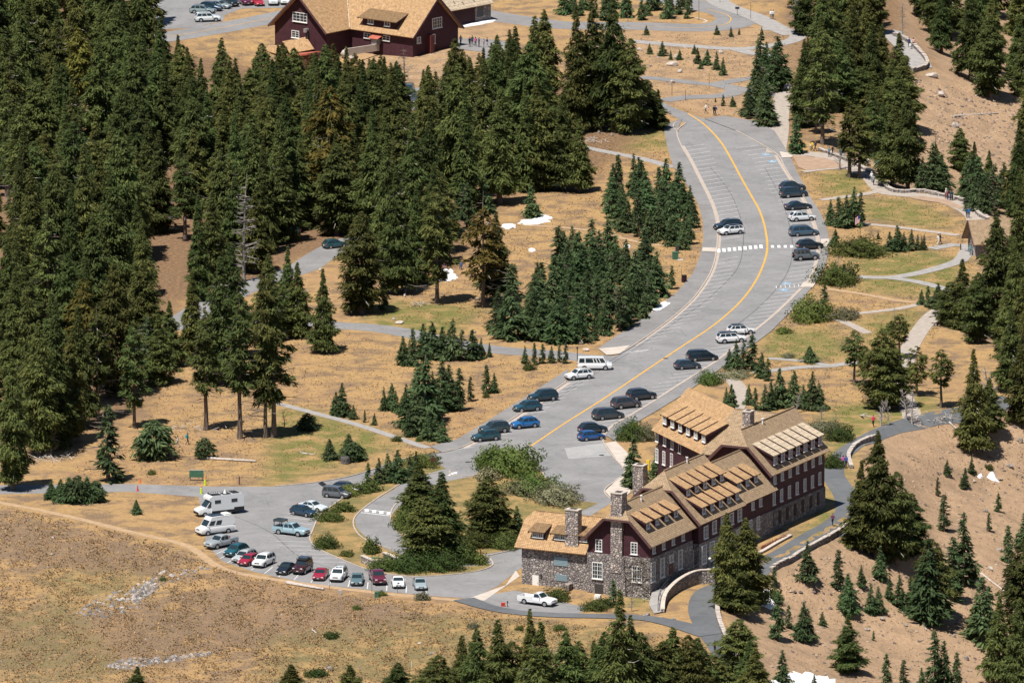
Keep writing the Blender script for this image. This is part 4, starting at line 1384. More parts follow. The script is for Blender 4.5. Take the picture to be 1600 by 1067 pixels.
def shop():
    s = flat(419, 41.6, 3.2)
    fr = Frame(s[:2], -39.8)
    O, U, A = fr.o, fr.U, fr.A
    root = empty('gift_shop', tuple(O), 0, 'big purple board building with steep tan shingle roofs beside the upper car park', 'building')
    ze = 3.4
    half = 7.25
    # front wing
    zr = ze + 6.75
    pk = 6.75 / half
    wing(root, fr, half, half, 0, 13.0, ze, -3.2, -3.2, None, ov=.8, pitch=pk, far_gable=False)
    gp = fr.p(0, 1.0, 0)
    for px, py, a, b, nx, ny in [(469, 27.5, 23, 15, 4, 3), (462, 54, 12, 11, 2, 3)]:
        px_window(root, fr, px, py, a, b, gp, -A, nx, ny)
    c = on_plane(481, 47, gp, -A)
    mb = MB()
    mb.tube([c - A * .1, c - A * .7], .35, 8)
    mb.tube([c - A * .7 + Zv * .3, c - A * .7 - Zv * .4], .38, 8)
    part('extractor_hood', mb, 'rim', root, O, uv=False)
    c = on_plane(482, 56, gp, -A)
    mb = MB()
    mb.box(c - A * .3, (.5, .5, 1.0), (U, A, Zv))
    part('duct', mb, 'dark_metal', root, O, uv=False)
    # main range to the right
    q0 = fr.ua(flat(540.5, 45, ze))
    q1 = fr.ua(flat(646.6, 59.6, ze))
    q2 = fr.ua(flat(706, 49.5, ze))
    a0 = (q0[1] + q1[1]) / 2
    u1 = q1[0]
    hw = 7.4
    pk2 = .92
    for s in (0, 1):
        a_e = a0 if s == 0 else a0 + 2 * hw
        mb = MB()
        mb.slab([fr.p(2 * half - .4 if s == 0 else 0, a_e, ze), fr.p(u1, a_e, ze), fr.p(u1, a0 + hw, ze + hw * pk2), fr.p(half - 1.0, a0 + hw, ze + hw * pk2)], .22)
        part('roof_slope', mb, 'shingle', root, O)
    mb = MB()
    ov = .8
    za = ze + ov * pk2 - .25
    mb.prism([fr.p(u1 - ov, a0 + ov, -1.2), fr.p(u1 - ov, a0 + 2 * hw - ov, -1.2), fr.p(u1 - ov, a0 + 2 * hw - ov, za), fr.p(u1 - ov, a0 + hw, ze + hw * pk2 - .3), fr.p(u1 - ov, a0 + ov, za)], -U * (u1 - 2 * half))
    part('upper_wall', mb, 'siding', root, O)
    for s in (1, -1):
        mb = MB()
        p, r = fr.p(u1 + .05, a0 + hw - s * hw, ze - .12), fr.p(u1 + .05, a0 + hw, ze + hw * pk2 - .12)
        d = r - p
        ln = np.linalg.norm(d)
        mb.box((p + r) / 2, (ln, .1, .35), (d / ln, U, np.cross(d / ln, U)))
        part('rake_board', mb, 'fascia', root, O)
    # valley flashing
    mb = MB()
    mb.tube([fr.p(2 * half, a0, ze + .12), fr.p(half + .9, a0 + hw * .88, ze + hw * pk2 * .9)], .14, 5)
    part('valley_flashing', mb, 'shingle_pale', root, O)
    ep = fr.p(u1 - ov, 0, 0)
    px_window(root, fr, 682.5, 36, 15, 16, ep, U, 4, 3)
    px_window(root, fr, 675, 61.5, 9, 15, ep, U, 3, 3)
    px_window(root, fr, 654, 63, 6, 10, ep, U, 2, 2)
    mb = MB()
    mb.box(fr.p(u1 - ov + .5, a0 + 5.4, .6), (1.0, 1.0, 5.2), (U, A, Zv))
    part('porch_post', mb, 'door_red', root, O)
    wp = fr.p(0, a0 + ov, 0)
    px_window(root, fr, 574, 56, 10, 8, wp, -A, 2, 2)
    px_window(root, fr, 603.5, 60, 12, 8, wp, -A, 2, 2)
    # wide shed dormer
    rn = -A * pk2 + Zv
    rn /= np.linalg.norm(rn)
    qa = fr.ua(on_plane(566, 41, fr.p(0, a0, ze), rn))
    qb = fr.ua(on_plane(619, 46, fr.p(0, a0, ze), rn))
    d = shed_dormer(root, fr, fr.p(0, a0, 0), U, A, (qa[0] + qb[0]) / 2, (qa[1] + qb[1]) / 2 - a0, 0, 1.75, abs(qb[0] - qa[0]), .33, abs(qb[0] - qa[0]) + 1.4, slope=pk2, win=(1.4, 1.1, 2, 2, 2), ze=ze, mats=('shingle_dark', 'siding_dark'), ovh=.7)
    # lean-tos and red deck at the front left
    for quad, h in [([(441, 65), (478.6, 58), (491, 77), (453, 84)], (1.6, 2.9, 1.5)), ]:
        mb = MB()
        e1, e2 = on_plane(453, 84, gp - A * 2.8, -A), on_plane(491, 77, gp - A * 2.8, -A)
        r1, r2 = on_plane(441, 65, gp, -A), on_plane(478.6, 58, gp, -A)
        mb.slab([e1, e2, r2, r1], .2)
        part('porch_roof', mb, 'shingle', root, O)
        mb = MB()
        mb.prism([e1 + A * .4 - Zv * 2.2, e2 + A * .4 - Zv * 2.2, r2 - Zv * 4.2, r1 - Zv * 4.2], Zv * 2.0)
        part('porch_wall', mb, 'siding_dark', root, O)
    mb = MB()
    g2, g3 = gp - A * 3.0, gp - A * 5.5
    mb.slab([on_plane(412, 79, g2, -A), on_plane(452, 90, g3, -A), on_plane(441, 71, g2, -A), on_plane(420, 71, gp, -A)], .2)
    part('porch_roof', mb, 'shingle', root, O)
    c = [on_plane(468, 83, g2, -A), on_plane(501, 80, g2, -A)]
    mb = MB()
    mb.slab([c[0], c[1], c[1] - A * 4.0, c[0] - A * 4.0], .3)
    part('porch_roof', mb, 'red_roof', root, O)
    mb = MB()
    mb.prism([c[0] + U * .6 - A * .3 - Zv * .3, c[1] - U * .3 - A * .3 - Zv * .3, c[1] - U * .3 - A * 3.6 - Zv * .3, c[0] + U * .6 - A * 3.6 - Zv * .3], Zv * -3.0)
    part('porch_wall', mb, 'door_red', root, O)
    # vent hood on the long wall and loading ramp wall
    c = on_plane(582, 60, fr.p(0, a0 - 1.0, 0), -A)
    mb = MB()
    mb.slab([c + U * -1.2 + A * 1.8 + Zv * .5, c + U * 1.2 + A * 1.8 + Zv * .5, c + U * 1.2 - Zv * .1, c - U * 1.2 - Zv * .1], .12)
    part('entrance_hood', mb, 'red_roof', root, O)
    mb = MB()
    mb.box(c + A * 1.0 - Zv * .8, (1.3, 1.2, .9), (U, A, Zv))
    part('meter_box', mb, 'rim', root, O)
    w = link('ramp_wall', None)
    D.objects.remove(w)
    p, r = flat(539, 87, 0), flat(592, 79, 0)
    mb = MB()
    d = r - p
    ln = np.linalg.norm(d)
    mb.box((p + r) / 2 + Zv * .6, (ln, .3, 1.3), (d / ln, np.cross(Zv, d / ln), Zv))
    me = mb.build('ramp_wall', off=(p[0], p[1], 0), uv=True)
    tag(link('ramp_wall', me, 'concrete', None, (p[0], p[1], 0)), 'bare grey concrete wall in front of the purple building', 'wall')
    ROADS.append([tuple(fr.p(u, a, 0)[:2]) for u, a in [(-1, -8), (16, -4), (u1, a0 - 1), (u1 + 1, a0 + 16), (-1, 16)]])

    # stone building behind
    s = flat(703, 18, 3.4)
    e = flat(772, 5, 3.4)
    f2 = Frame(s[:2], math.degrees(math.atan2(e[1] - s[1], e[0] - s[0])))
    rt = empty('stone_building', tuple(f2.o), 0, 'low dark stone building with a pale patched shingle roof behind the purple building', 'building')
    ln = float(np.linalg.norm(e - s))
    for k in range(2):
        mb = MB()
        mb.slab([f2.p(-.5, 0 if k == 0 else 13, 3.4), f2.p(ln, 0 if k == 0 else 13, 3.4), f2.p(ln, 6.5, 9), f2.p(-.5, 6.5, 9)], .22)
        part('roof_slope', mb, 'shingle_pale', rt, f2.o)
    mb = MB()
    mb.prism([f2.p(0, .7, 0), f2.p(0, 12.3, 0), f2.p(0, 12.3, 3.7), f2.p(0, 6.5, 8.6), f2.p(0, .7, 3.7)], f2.U * (ln * .62))
    part('upper_wall', mb, 'siding_dark', rt, f2.o)
    mb = MB()
    mb.prism([f2.p(ln * .62, .6, 0), f2.p(ln * .62, 12.4, 0), f2.p(ln * .62, 12.4, 3.7), f2.p(ln * .62, 6.5, 8.6), f2.p(ln * .62, .6, 3.7)], f2.U * (ln * .36))
    part('stone_wall', mb, 'stone', rt, f2.o)
    mb = MB()
    mb.box(f2.p(ln * .74, .58, 2.1), (1.7, .1, 2.0), (f2.U, f2.A, Zv))
    part('window', mb, 'glass', rt, f2.o)
    mb = MB()
    for k in range(9):
        u = ln * random.Random(k).uniform(.1, .95)
        a = random.Random(k + 50).uniform(.8, 3.2)
        mb.box(f2.p(u, a, 3.4 + a * .862 + .03), (.18, .8, .04), (f2.U, (f2.A + Zv * .862) / 1.32, (Zv - f2.A * .862) / 1.32))
    part('roof_patches', mb, 'dark_metal', rt, f2.o)

    # small hut at the rim
    e1 = flat(1526, 383, 2.4)
    e2 = flat(1507.5, 371.5, 2.4)
    d = (e2 - e1)[:2]
    wd = float(np.linalg.norm(d))
    f3 = Frame(e1[:2], math.degrees(math.atan2(d[1], d[0])) - 90)
    rt = empty('rim_hut', tuple(f3.o), 0, 'small stone hut with a steep shingle roof half hidden by firs at the rim', 'hut')
    zr = 2.4 + 3.7
    for k in range(2):
        mb = MB()
        mb.slab([f3.p(-.5, wd * k, 2.4), f3.p(9.5, wd * k, 2.4), f3.p(9.5, wd / 2, zr), f3.p(-.5, wd / 2, zr)], .2)
        part('roof_slope', mb, 'shingle_old', rt, f3.o)
        mb = MB()
        p, r = f3.p(-.56, wd * k, 2.3), f3.p(-.56, wd / 2, zr - .1)
        v = r - p
        L = np.linalg.norm(v)
        mb.box((p + r) / 2, (L, .1, .3), (v / L, f3.U, np.cross(v / L, f3.U)))
        part('rake_board', mb, 'fascia', rt, f3.o)
    mb = MB()
    mb.prism([f3.p(.4, .6, -2), f3.p(.4, wd - .6, -2), f3.p(.4, wd - .6, 2.7), f3.p(.4, wd / 2, zr - .3), f3.p(.4, .6, 2.7)], f3.U * 8.5)
    part('stone_wall', mb, 'stone', rt, f3.o)
    add_window(rt, f3.o, f3.p(.38, wd * .42, 3.2), -f3.U, 1.0, 1.2, 2, 2)
    mb = MB()
    mb.box(f3.p(.36, wd * .34, 1.0), (.08, 1.1, 2.0), (f3.U, f3.A, Zv))
    part('door', mb, 'deadwood', rt, f3.o)
    ROADS.append([tuple(f3.p(u, a, 0)[:2]) for u, a in [(-2, -2), (12, -2), (12, wd + 2), (-2, wd + 2)]])
shop()
#@@PART3
# ------------------------------------------------------------------ trees
def crown_mesh(name, seed, h, r, base=.08, n=170, per=13, shape='cone', leaf=.42, droop=.35, gap=0.0):
    """conifer crown: whorled drooping branches carrying small kite shaped sprays"""
    g = np.random.default_rng(seed)
    V = []
    lobes = g.uniform(.75, 1.15, 7)
    for i in range(n):
        t = (i + g.uniform(0, 1)) / n
        t = t ** (1.12 if shape != 'top' else .8)
        z = h * (base + (1 - base) * t)
        if shape == 'cone':
            prof = (1 - t) ** 1.05 * (.6 + .4 * min(1, t * 6)) + .025
        elif shape == 'column':
            prof = (1 - t ** 2.2) * (.6 + .4 * min(1, t * 5)) * .95 + .03
        elif shape == 'egg':
            prof = math.sin(math.pi * min(1, .12 + t * .88)) ** .7 * (1 - .25 * t) + .03
        else:
            prof = (1 - t) ** .6 * (.4 + .6 * g.uniform(0, 1)) + .04
        az = g.uniform(0, 2 * math.pi)
        lob = lobes[int(az / (2 * math.pi) * 7) % 7] * (1 + .18 * math.sin(t * 23 + az))
        L = r * prof * g.uniform(.6, 1.2) * lob * (1.18 if g.uniform() < .12 else 1)
        if g.uniform() < gap * .5 or (gap and math.sin(t * 41 + 3 * az + seed) > 1 - gap * 1.6):
            continue
        d = np.array([math.cos(az), math.sin(az), 0])
        s = np.array([-d[1], d[0], 0])
        k = max(4, int(per * 1.9 * (.35 + .65 * prof)))
        q = np.sqrt(g.uniform(.05, 1, k))
        side = g.normal(0, 1, k) * (.16 * L + .12) * (1.15 - q * .5)
        dz = -droop * L * q ** 1.6 + .14 * L * q ** 4 + g.normal(0, .22 * min(1, L / 2), k) + .12 * L * (1 - t)
        P = np.array([0, 0, z]) + d[None] * (L * q)[:, None] + s[None] * side[:, None] + np.array([0, 0, 1.0])[None] * dz[:, None]
        sz = leaf * g.uniform(.65, 1.35, k) * (.5 + .7 * min(1, prof * 1.4))
        fw = d[None] * g.uniform(.4, 1.0, k)[:, None] + s[None] * (np.sign(side) * g.uniform(-.2, 1.0, k))[:, None]
        fw[:, 2] = g.uniform(-.95, .15, k)
        fw /= np.linalg.norm(fw, axis=1)[:, None]
        w = np.cross(fw, np.array([0, 0, 1.0]) + g.normal(0, .45, (k, 3)))
        w /= np.linalg.norm(w, axis=1)[:, None]
        a = P - fw * sz[:, None] * .7
        b = P + w * sz[:, None] * .27
        c = P + fw * sz[:, None] * 1.15 + np.array([0, 0, -.12])[None] * sz[:, None]
        e = P - w * sz[:, None] * .27
        up = np.array([0, 0, .16]) * sz[:, None]
        V.append(np.stack([a, b - up, c, e - up], 1).reshape(-1, 3))
    # leader
    V = np.concatenate(V)
    nf = len(V) // 4
    return fast_mesh(name, V, np.arange(nf * 4), 4)

def trunk_mesh(name, seed, h, rb, bare=0, lean=0.0, rt=.03, hook=0.0):
    g = random.Random(seed)
    mb = MB()
    pts, rad = [], []
    for i in range(9):
        t = i / 8
        pts.append((lean * h * t * t + g.uniform(-.06, .06) * (t > 0), g.uniform(-.06, .06) * (t > 0), h * t - .4 * (i == 0)))
        rad.append(rb * (1 - t) ** .8 * (1.35 if i == 0 else 1) + rt)
    mb.tube(pts, rad, 7)
    for k in range(bare):
        t = g.uniform(.12, .92)
        p = np.array([lean * h * t * t, 0, h * t])
        a = g.uniform(0, 6.28)
        d = np.array([math.cos(a), math.sin(a), g.uniform(-.15, .35)])
        L = h * .16 * (1.1 - t) + .5
        Q = [p, p + d * L * .5 + Zv * hook * L * .1, p + d * L + Zv * hook * L * .5]
        mb.tube(Q, [.07, .05, .02], 4, cap=False)
        for m in range(2):
            e = np.array([math.cos(a + g.uniform(-1, 1)), math.sin(a + g.uniform(-1, 1)), g.uniform(-.2, .5)])
            q = Q[1] + (Q[2] - Q[1]) * g.uniform(0, .8)
            mb.tube([q, q + e * L * .4], [.035, .012], 3, cap=False)
    return mb.build(name, smooth=60)

def limbs_mesh(name, seed, h, r, n=22, base=.15):
    """dead grey twigs poking out of a living crown"""
    g = random.Random(seed)
    mb = MB()
    for i in range(n):
        t = g.uniform(base, .8)
        a = g.uniform(0, 6.28)
        d = np.array([math.cos(a), math.sin(a), g.uniform(-.35, .2)])
        L = r * (1.15 - t) * g.uniform(.7, 1.15)
        p = np.array([0, 0, h * t])
        mb.tube([p + d * L * .3, p + d * L * .7 - Zv * .1, p + d * L + Zv * g.uniform(-.2, .4)], [.06, .045, .015], 3, cap=False)
    return mb.build(name)

TREES = {}
def proto(kind, variants):
    TREES[kind] = variants

_mk = lambda i, s, h, r, **k: crown_mesh('crown', s, h, r, **k)
# unit prototypes: real metres, later scaled
proto('big', [(20, _mk(0, 1, 20, 4.3, base=.06, n=430, per=27, shape='cone', leaf=.40, gap=.1), trunk_mesh('trunk', 1, 17, .42), 'needles', limbs_mesh('dead_limbs', 1, 20, 4.3, 26)),
              (20, _mk(0, 2, 20, 3.7, base=.08, n=430, per=26, shape='column', leaf=.39, gap=.12), trunk_mesh('trunk', 2, 17, .4), 'needles', limbs_mesh('dead_limbs', 2, 20, 3.7, 22)),
              (20, _mk(0, 3, 20, 4.6, base=.12, n=400, per=28, shape='cone', leaf=.41, droop=.5, gap=.14), trunk_mesh('trunk', 3, 17, .45), 'needles', None),
              (20, _mk(0, 4, 20, 4.0, base=.05, n=440, per=26, shape='egg', leaf=.38, gap=.14), trunk_mesh('trunk', 4, 16, .42), 'needles', limbs_mesh('dead_limbs', 4, 20, 4, 30)),
              (20, _mk(0, 5, 20, 3.4, base=.05, n=430, per=25, shape='cone', leaf=.38, droop=.45, gap=.1), trunk_mesh('trunk', 5, 17, .36), 'needles', None)])
proto('tall', [(24, _mk(0, 11, 24, 3.1, base=.22, n=170, per=28, shape='column', leaf=.38, gap=.18), trunk_mesh('trunk', 11, 23, .33, 16), 'needles', limbs_mesh('dead_limbs', 11, 24, 4, 24)),
               (24, _mk(0, 12, 24, 3.4, base=.2, n=165, per=28, shape='egg', leaf=.4, gap=.18), trunk_mesh('trunk', 12, 23, .32, 14), 'needles', limbs_mesh('dead_limbs', 12, 24, 4.5, 24)),
               (24, _mk(0, 13, 24, 2.7, base=.3, n=150, per=28, shape='column', leaf=.38, gap=.2), trunk_mesh('trunk', 13, 23.5, .38, 20), 'needles', limbs_mesh('dead_limbs', 13, 24, 4, 20))])
proto('young', [(6, _mk(0, 21, 6, 1.55, base=.02, n=95, per=13, shape='cone', leaf=.30), trunk_mesh('trunk', 21, 5.7, .12), 'needles_young', None),
                (6, _mk(0, 22, 6, 1.25, base=.02, n=95, per=12, shape='cone', leaf=.28, droop=.5), trunk_mesh('trunk', 22, 5.9, .11), 'needles_young', None),
                (6, _mk(0, 23, 6, 1.8, base=.02, n=105, per=13, shape='cone', leaf=.32), trunk_mesh('trunk', 23, 5.6, .13), 'needles_young', None),
                (6, _mk(0, 24, 6, 1.05, base=.03, n=80, per=11, shape='top', leaf=.27), trunk_mesh('trunk', 24, 6.0, .1, 8), 'needles_young', None)])
proto('bushy', [(4, _mk(0, 31, 4, 1.9, base=.02, n=95, per=15, shape='egg', leaf=.30, droop=.3), trunk_mesh('trunk', 31, 3, .12), 'needles_young', None),
                (4, _mk(0, 32, 4, 1.7, base=.02, n=100, per=14, shape='cone', leaf=.30, droop=.3), trunk_mesh('trunk', 32, 3, .12), 'needles_young', None)])
proto('pine', [(10, _mk(0, 41, 10, 1.7, base=.35, n=70, per=14, shape='egg', leaf=.32, droop=-.1, gap=.1), trunk_mesh('trunk', 41, 9.6, .17, 14), 'needles', None),
               (10, _mk(0, 42, 10, 2.0, base=.25, n=80, per=14, shape='egg', leaf=.34, droop=-.05, gap=.12), trunk_mesh('trunk', 42, 9.5, .18, 12), 'needles', None)])
SNAG = [(12, trunk_mesh('trunk', 51, 12, .2, 46, .03)), (12, trunk_mesh('trunk', 52, 12, .24, 60, -.04)), (8, trunk_mesh('trunk', 53, 8, .22, 26, .12, hook=1.0)), (8, trunk_mesh('trunk', 54, 8, .2, 30, -.2, hook=1.4))]
GOLD = _mk(0, 61, 20, 4.0, base=.3, n=150, per=20, shape='egg', leaf=.5, gap=.2)

ALLTREES = []
SPOTS = []

def footprint_clear(x, y):
    for poly in ROADS:
        P = np.asarray(poly)
        if not (P[:, 0].min() - 1 < x < P[:, 0].max() + 1 and P[:, 1].min() - 1 < y < P[:, 1].max() + 1):
            continue
        if in_poly(np.array([x]), np.array([y]), poly)[0]:
            return False
    return True

def tree(kind, px, py, top=None, hm=None, label=None, group=None, wide=1.0, var=None, crown=None, gold=False):
    """notes down a tree whose foot is seen at (px, py) and whose tip reaches the picture row top (or height hm in metres)"""
    p = at(px, py)
    if hm is None:
        hm = max(1.0, (py - top) / (px_scale(p) * math.cos(PITCH)))
    ALLTREES.append(dict(kind=kind, p=p, px=px, py=py, hm=hm, label=label, group=group, wide=wide, var=var, gold=gold))
    SPOTS.append((p[0], p[1]))

KINDNAME = {'big': 'mountain_hemlock', 'tall': 'tall_fir', 'young': 'young_conifer', 'bushy': 'conifer_shrub', 'pine': 'pine_tree'}

def shape_of(t):
    g = random.Random(int(t['px'] * 131 + t['py'] * 17))
    vs = TREES[t['kind']]
    vr = vs[g.randrange(len(vs)) if t['var'] is None else t['var']]
    k = t['hm'] / vr[0]
    if t['kind'] in ('big', 'tall'):
        wk = t['wide'] * (.5 + .5 * k) * g.uniform(.82, 1.12)
    else:
        wk = k * t['wide'] * g.uniform(1.0, 1.5)
    return vr, k, wk, g.uniform(0, 6.28)

def put_tree(t):
    (h0, cr, tk, nm, lb), k, wk, rz = shape_of(t)
    o = empty(KINDNAME[t['kind']], tuple(t['p']), rz)
    o.scale = (wk, wk, k)
    link('crown', GOLD if t['gold'] else cr, nm if not t['gold'] else 'needles_gold', o)
    link('trunk', tk, 'bark', o)
    if lb is not None and t['hm'] > 11:
        tag(link('dead_limbs', lb, 'bark_grey', o), kind='stuff')
    tag(o, t['label'], 'tree', t['group'])
    return o

def seen_share():
    """rough painter's pass: how many picture cells each tree shows, nearest first"""
    grid = np.zeros((534, 800), bool)
    for t in sorted(ALLTREES, key=lambda t: t['p'][1]):
        (h0, cr, tk, nm, lb), k, wk, rz = shape_of(t)
        s = px_scale(t['p']) / 2
        r = {'big': 3.6, 'tall': 2.6, 'young': 1.2, 'bushy': 1.6, 'pine': 1.5}[t['kind']] * wk * s
        x0, y0, hh = t['px'] / 2, t['py'] / 2, t['hm'] * s * .98
        n = 0
        for row in range(max(0, int(y0 - hh)), min(533, int(y0))):
            q = (row - (y0 - hh)) / hh
            w = max(.6, r * min(1, q * 1.25))
            a, b = max(0, int(x0 - w)), min(800, int(x0 + w) + 1)
            if a < b:
                n += int((~grid[row, a:b]).sum())
                grid[row, a:b] = True
        t['seen'] = n

def shrub_mesh(name, seed, r, h, n=900, leaf=.2, twig=0):
    g = np.random.default_rng(seed)
    az = g.uniform(0, 2 * math.pi, n)
    el = np.arcsin(g.uniform(0.0, 1, n))
    bump = 1 + .24 * np.sin(az * 3 + seed + el * 2) + .2 * np.sin(az * 7 + 2 * el * 5 + seed) * np.cos(el)
    q = g.uniform(.55, 1.05, n) * bump
    P = np.stack([np.cos(az) * np.cos(el) * r * q, np.sin(az) * np.cos(el) * r * q, np.sin(el) * h * q + .05], -1)
    nrm = P / np.array([r, r, h]) + g.normal(0, .5, (n, 3))
    nrm /= np.linalg.norm(nrm, axis=1)[:, None]
    t = np.cross(nrm, g.normal(0, 1, (n, 3)))
    t /= np.linalg.norm(t, axis=1)[:, None]
    b = np.cross(nrm, t)
    s = (leaf * g.uniform(.6, 1.3, n))[:, None]
    V = np.stack([P - t * s, P + b * s * .6, P + t * s, P - b * s * .6], 1).reshape(-1, 3)
    return fast_mesh(name, V, np.arange(n * 4), 4)

def twig_mesh(name, seed, r, h, n=60):
    g = random.Random(seed)
    mb = MB()
    for i in range(n):
        a, q = g.uniform(0, 6.28), g.uniform(.15, 1)
        d = np.array([math.cos(a) * r * q, math.sin(a) * r * q, h * math.sqrt(max(.05, 1 - q * q)) * g.uniform(.8, 1.1)])
        mb.tube([d * .05, d * .5 + np.array([g.uniform(-.1, .1), g.uniform(-.1, .1), .08 * h]), d * .93], [.012, .008, .004], 3, cap=False)
    return mb.build(name)

SHRUB = [shrub_mesh('foliage', s, 1.0, .8, 1200, .095) for s in (1, 2, 3)]
SHRUB_BIG = [shrub_mesh('foliage', s, 1.0, .8, 4200, .048) for s in (4, 5, 6)]
TWIGS = [twig_mesh('branches', s, 1.0, .85) for s in (1, 2)]

def shrub(px, py, wpx, hpx, mt, label, group=None, name='shrub', depth=1.0):
    p = at(px, py)
    s = px_scale(p)
    r = wpx / 2 / s
    g = random.Random(int(px * 7 + py * 3))
    big = r > 2.0
    o = empty(name, tuple(p + np.array([0, r * depth * .6, -.05])), 0, label, 'shrub', group)
    o.scale = (r, r * depth, hpx / s / .9)
    c = link('foliage', g.choice(SHRUB_BIG if big else SHRUB), mt, o)
    c.rotation_euler = (0, 0, g.uniform(0, 6.28))
    b = link('branches', g.choice(TWIGS), 'twig', o)
    return o

# --- tall forest on the left, filled behind hand placed edge trees
TOPLIM = [(-80, -400), (225, -400), (240, 8), (270, 45), (300, 80), (325, 45), (345, 22), (372, 24), (392, 48), (410, 38), (440, 66), (470, 78), (520, 66), (545, 72), (570, 90), (605, 82), (640, 100), (660, 110), (690, 58), (705, 52), (735, 90),
          (765, 62), (800, 40), (830, 14), (850, 8), (890, 4), (930, -6), (975, 10), (990, 60), (1010, 125), (1030, 150)]
TLX, TLY = [a for a, b in TOPLIM], [b for a, b in TOPLIM]

def fill(kind, poly, spacing, hr, group_key, seed, limit=None, avoid=(), stop=400, wide=1.0, gold=0.0):
    g = random.Random(seed)
    xs, ys = [a for a, b in poly], [b for a, b in poly]
    pts = []
    W = [flat(a, b)[:2] for a, b in poly]
    x0, x1, y0, y1 = min(w[0] for w in W), max(w[0] for w in W), min(w[1] for w in W), max(w[1] for w in W)
    tries = int((x1 - x0) * (y1 - y0) / spacing ** 2 * 14)
    for _ in range(tries):
        if len(pts) >= stop:
            break
        x, y = g.uniform(x0, x1), g.uniform(y0, y1)
        a, b = project([x, y, float(T(x, y))])
        if not in_poly(np.array([a]), np.array([b]), poly)[0] or any(in_poly(np.array([a]), np.array([b]), q)[0] for q in avoid):
            continue
        if any((x - u) ** 2 + (y - v) ** 2 < spacing ** 2 for u, v in pts) or any((x - u) ** 2 + (y - v) ** 2 < (spacing * .55) ** 2 for u, v in SPOTS):
            continue
        if not footprint_clear(x, y):
            continue
        hm = g.uniform(*hr)
        if limit is not None:
            s = px_scale([x, y, 0])
            top = b - hm * s * .98
            lim = float(np.interp(a, TLX, TLY)) + g.uniform(0, 10)
            if top < lim:
                hm = (b - lim) / s / .98
                if hm < hr[0] * .6:
                    continue
        tree(kind if g.random() > .12 or kind != 'big' else 'tall', a, b, hm=hm, group=group_key, wide=wide, gold=g.random() < gold)
        pts.append((x, y))

def hand(kind, rows, label_fmt, group=None, **kw):
    for r in rows:
        tree(kind, r[0], r[1], r[2], label=r[3] if len(r) > 3 else label_fmt, group=None if len(r) > 3 else group, **kw)

# trees that stand out, each with its own description
hand('tall', [(375, 685, 442, 'lean tall fir with bare grey lower trunk beside the broken stump'), (415, 684, 415, 'left trunk of the pair of tall firs above the small meadow trail'), (428, 683, 425, 'right trunk of the pair of tall firs above the small meadow trail'),
              (322, 672, 470, 'tall dark fir with ragged lower boughs above the two walkers'), (683, 474, 290, 'tall fir with long bare brown trunk by the white snow patch'), (1285, 226, 45, 'tall fir with thick bare trunk beside the promenade walkers'),
              (1327, 277, 150, 'tall fir with straight bare trunk on the green lawn edge'), (1343, 279, 165, 'thinner bare trunked fir next to the lawn edge fir'), (210, 668, 500, 'tall fir with dark bare trunk at the edge of the forest meadow'), (152, 655, 470, 'thick trunked fir standing in forest shade by the fallen twigs')], '')
hand('big', [(20, 765, 560, 'broad dark hemlock at the far end of the closed access road'), (62, 712, 500, 'wide hemlock with sunlit crown behind the brush pile'), (88, 700, 470, 'tall hemlock rising behind the brush pile'), (112, 690, 520, 'hemlock with low boughs over the shaded ground'),
             (265, 572, 470, 'dark broad hemlock at the top of the dry meadow'), (248, 600, 490, 'dark hemlock leaning over the dry meadow edge'), (505, 550, 420, 'neat pointed hemlock standing alone below the forest road'), (565, 490, 330, 'great dense hemlock beside the lower forest road'),
             (360, 560, 380, 'dense hemlock right of the forest road bend'), (345, 600, 400, 'hemlock with golden lit flank at the meadow top'), (450, 520, 385, 'pale green hemlock in the cluster above the meadow'), (420, 530, 395, 'dense hemlock in the cluster above the meadow'), (465, 525, 410, 'narrow hemlock at the right of the cluster above the meadow'),
             (300, 560, 420, 'hemlock whose skirt hides the forest road'), (310, 468, 300, 'broad drooping hemlock above the brown forest clearing'), (775, 470, 330, 'hemlock with root crown exposed behind the snow patch'),
             (985, 208, 60, 'dark spire hemlock nearest the green kiosk'), (958, 205, 0, 'giant dark hemlock casting shade on the lawn by the kiosk'), (925, 200, -5, 'giant dark hemlock second from the kiosk'), (900, 205, 10, 'broad dark hemlock third from the kiosk'), (880, 297, 140, 'dark hemlock at the lawn corner under the giant trees'), (845, 296, 150, 'dark hemlock with shaded skirt and snow under it'), (905, 300, 185, 'smaller dark hemlock beside the snow under the trees'), (820, 300, 120, 'dense hemlock at the left end of the snow shade'),
             (1012, 200, 125, 'slender fir right beside the green kiosk'), (1028, 202, 140, 'small fir with bare stem by the upper road mouth')], '')
hand('big', [(1135, 948, 800, 'left stem of the large double fir in front of the lodge'), (1165, 945, 808, 'right stem of the large double fir in front of the lodge'), (1150, 958, 860, 'low skirt fir below the double fir in front of the lodge'),
             (1370, 872, 672, 'largest fir on the slope beyond the rim path bend'), (1345, 860, 720, 'broad fir at the rim path edge under the largest slope fir'), (1400, 880, 735, 'dense fir on the right flank of the largest slope fir'), (1425, 870, 770, 'narrow fir right of the largest slope fir'),
             (1520, 705, 545, 'big dark fir on the slope corner by the rim path'), (1545, 680, 590, 'dark fir behind the slope corner fir'), (1378, 640, 512, 'dense dark fir cluster leader behind the dead grey trees'), (1395, 636, 530, 'dense fir right beside the cluster leader by the dead grey trees'), (1418, 295, 140, 'wide dark fir beside the low stone wall of the promenade'), (1395, 290, 165, 'dark fir left of the wide promenade fir')], '')
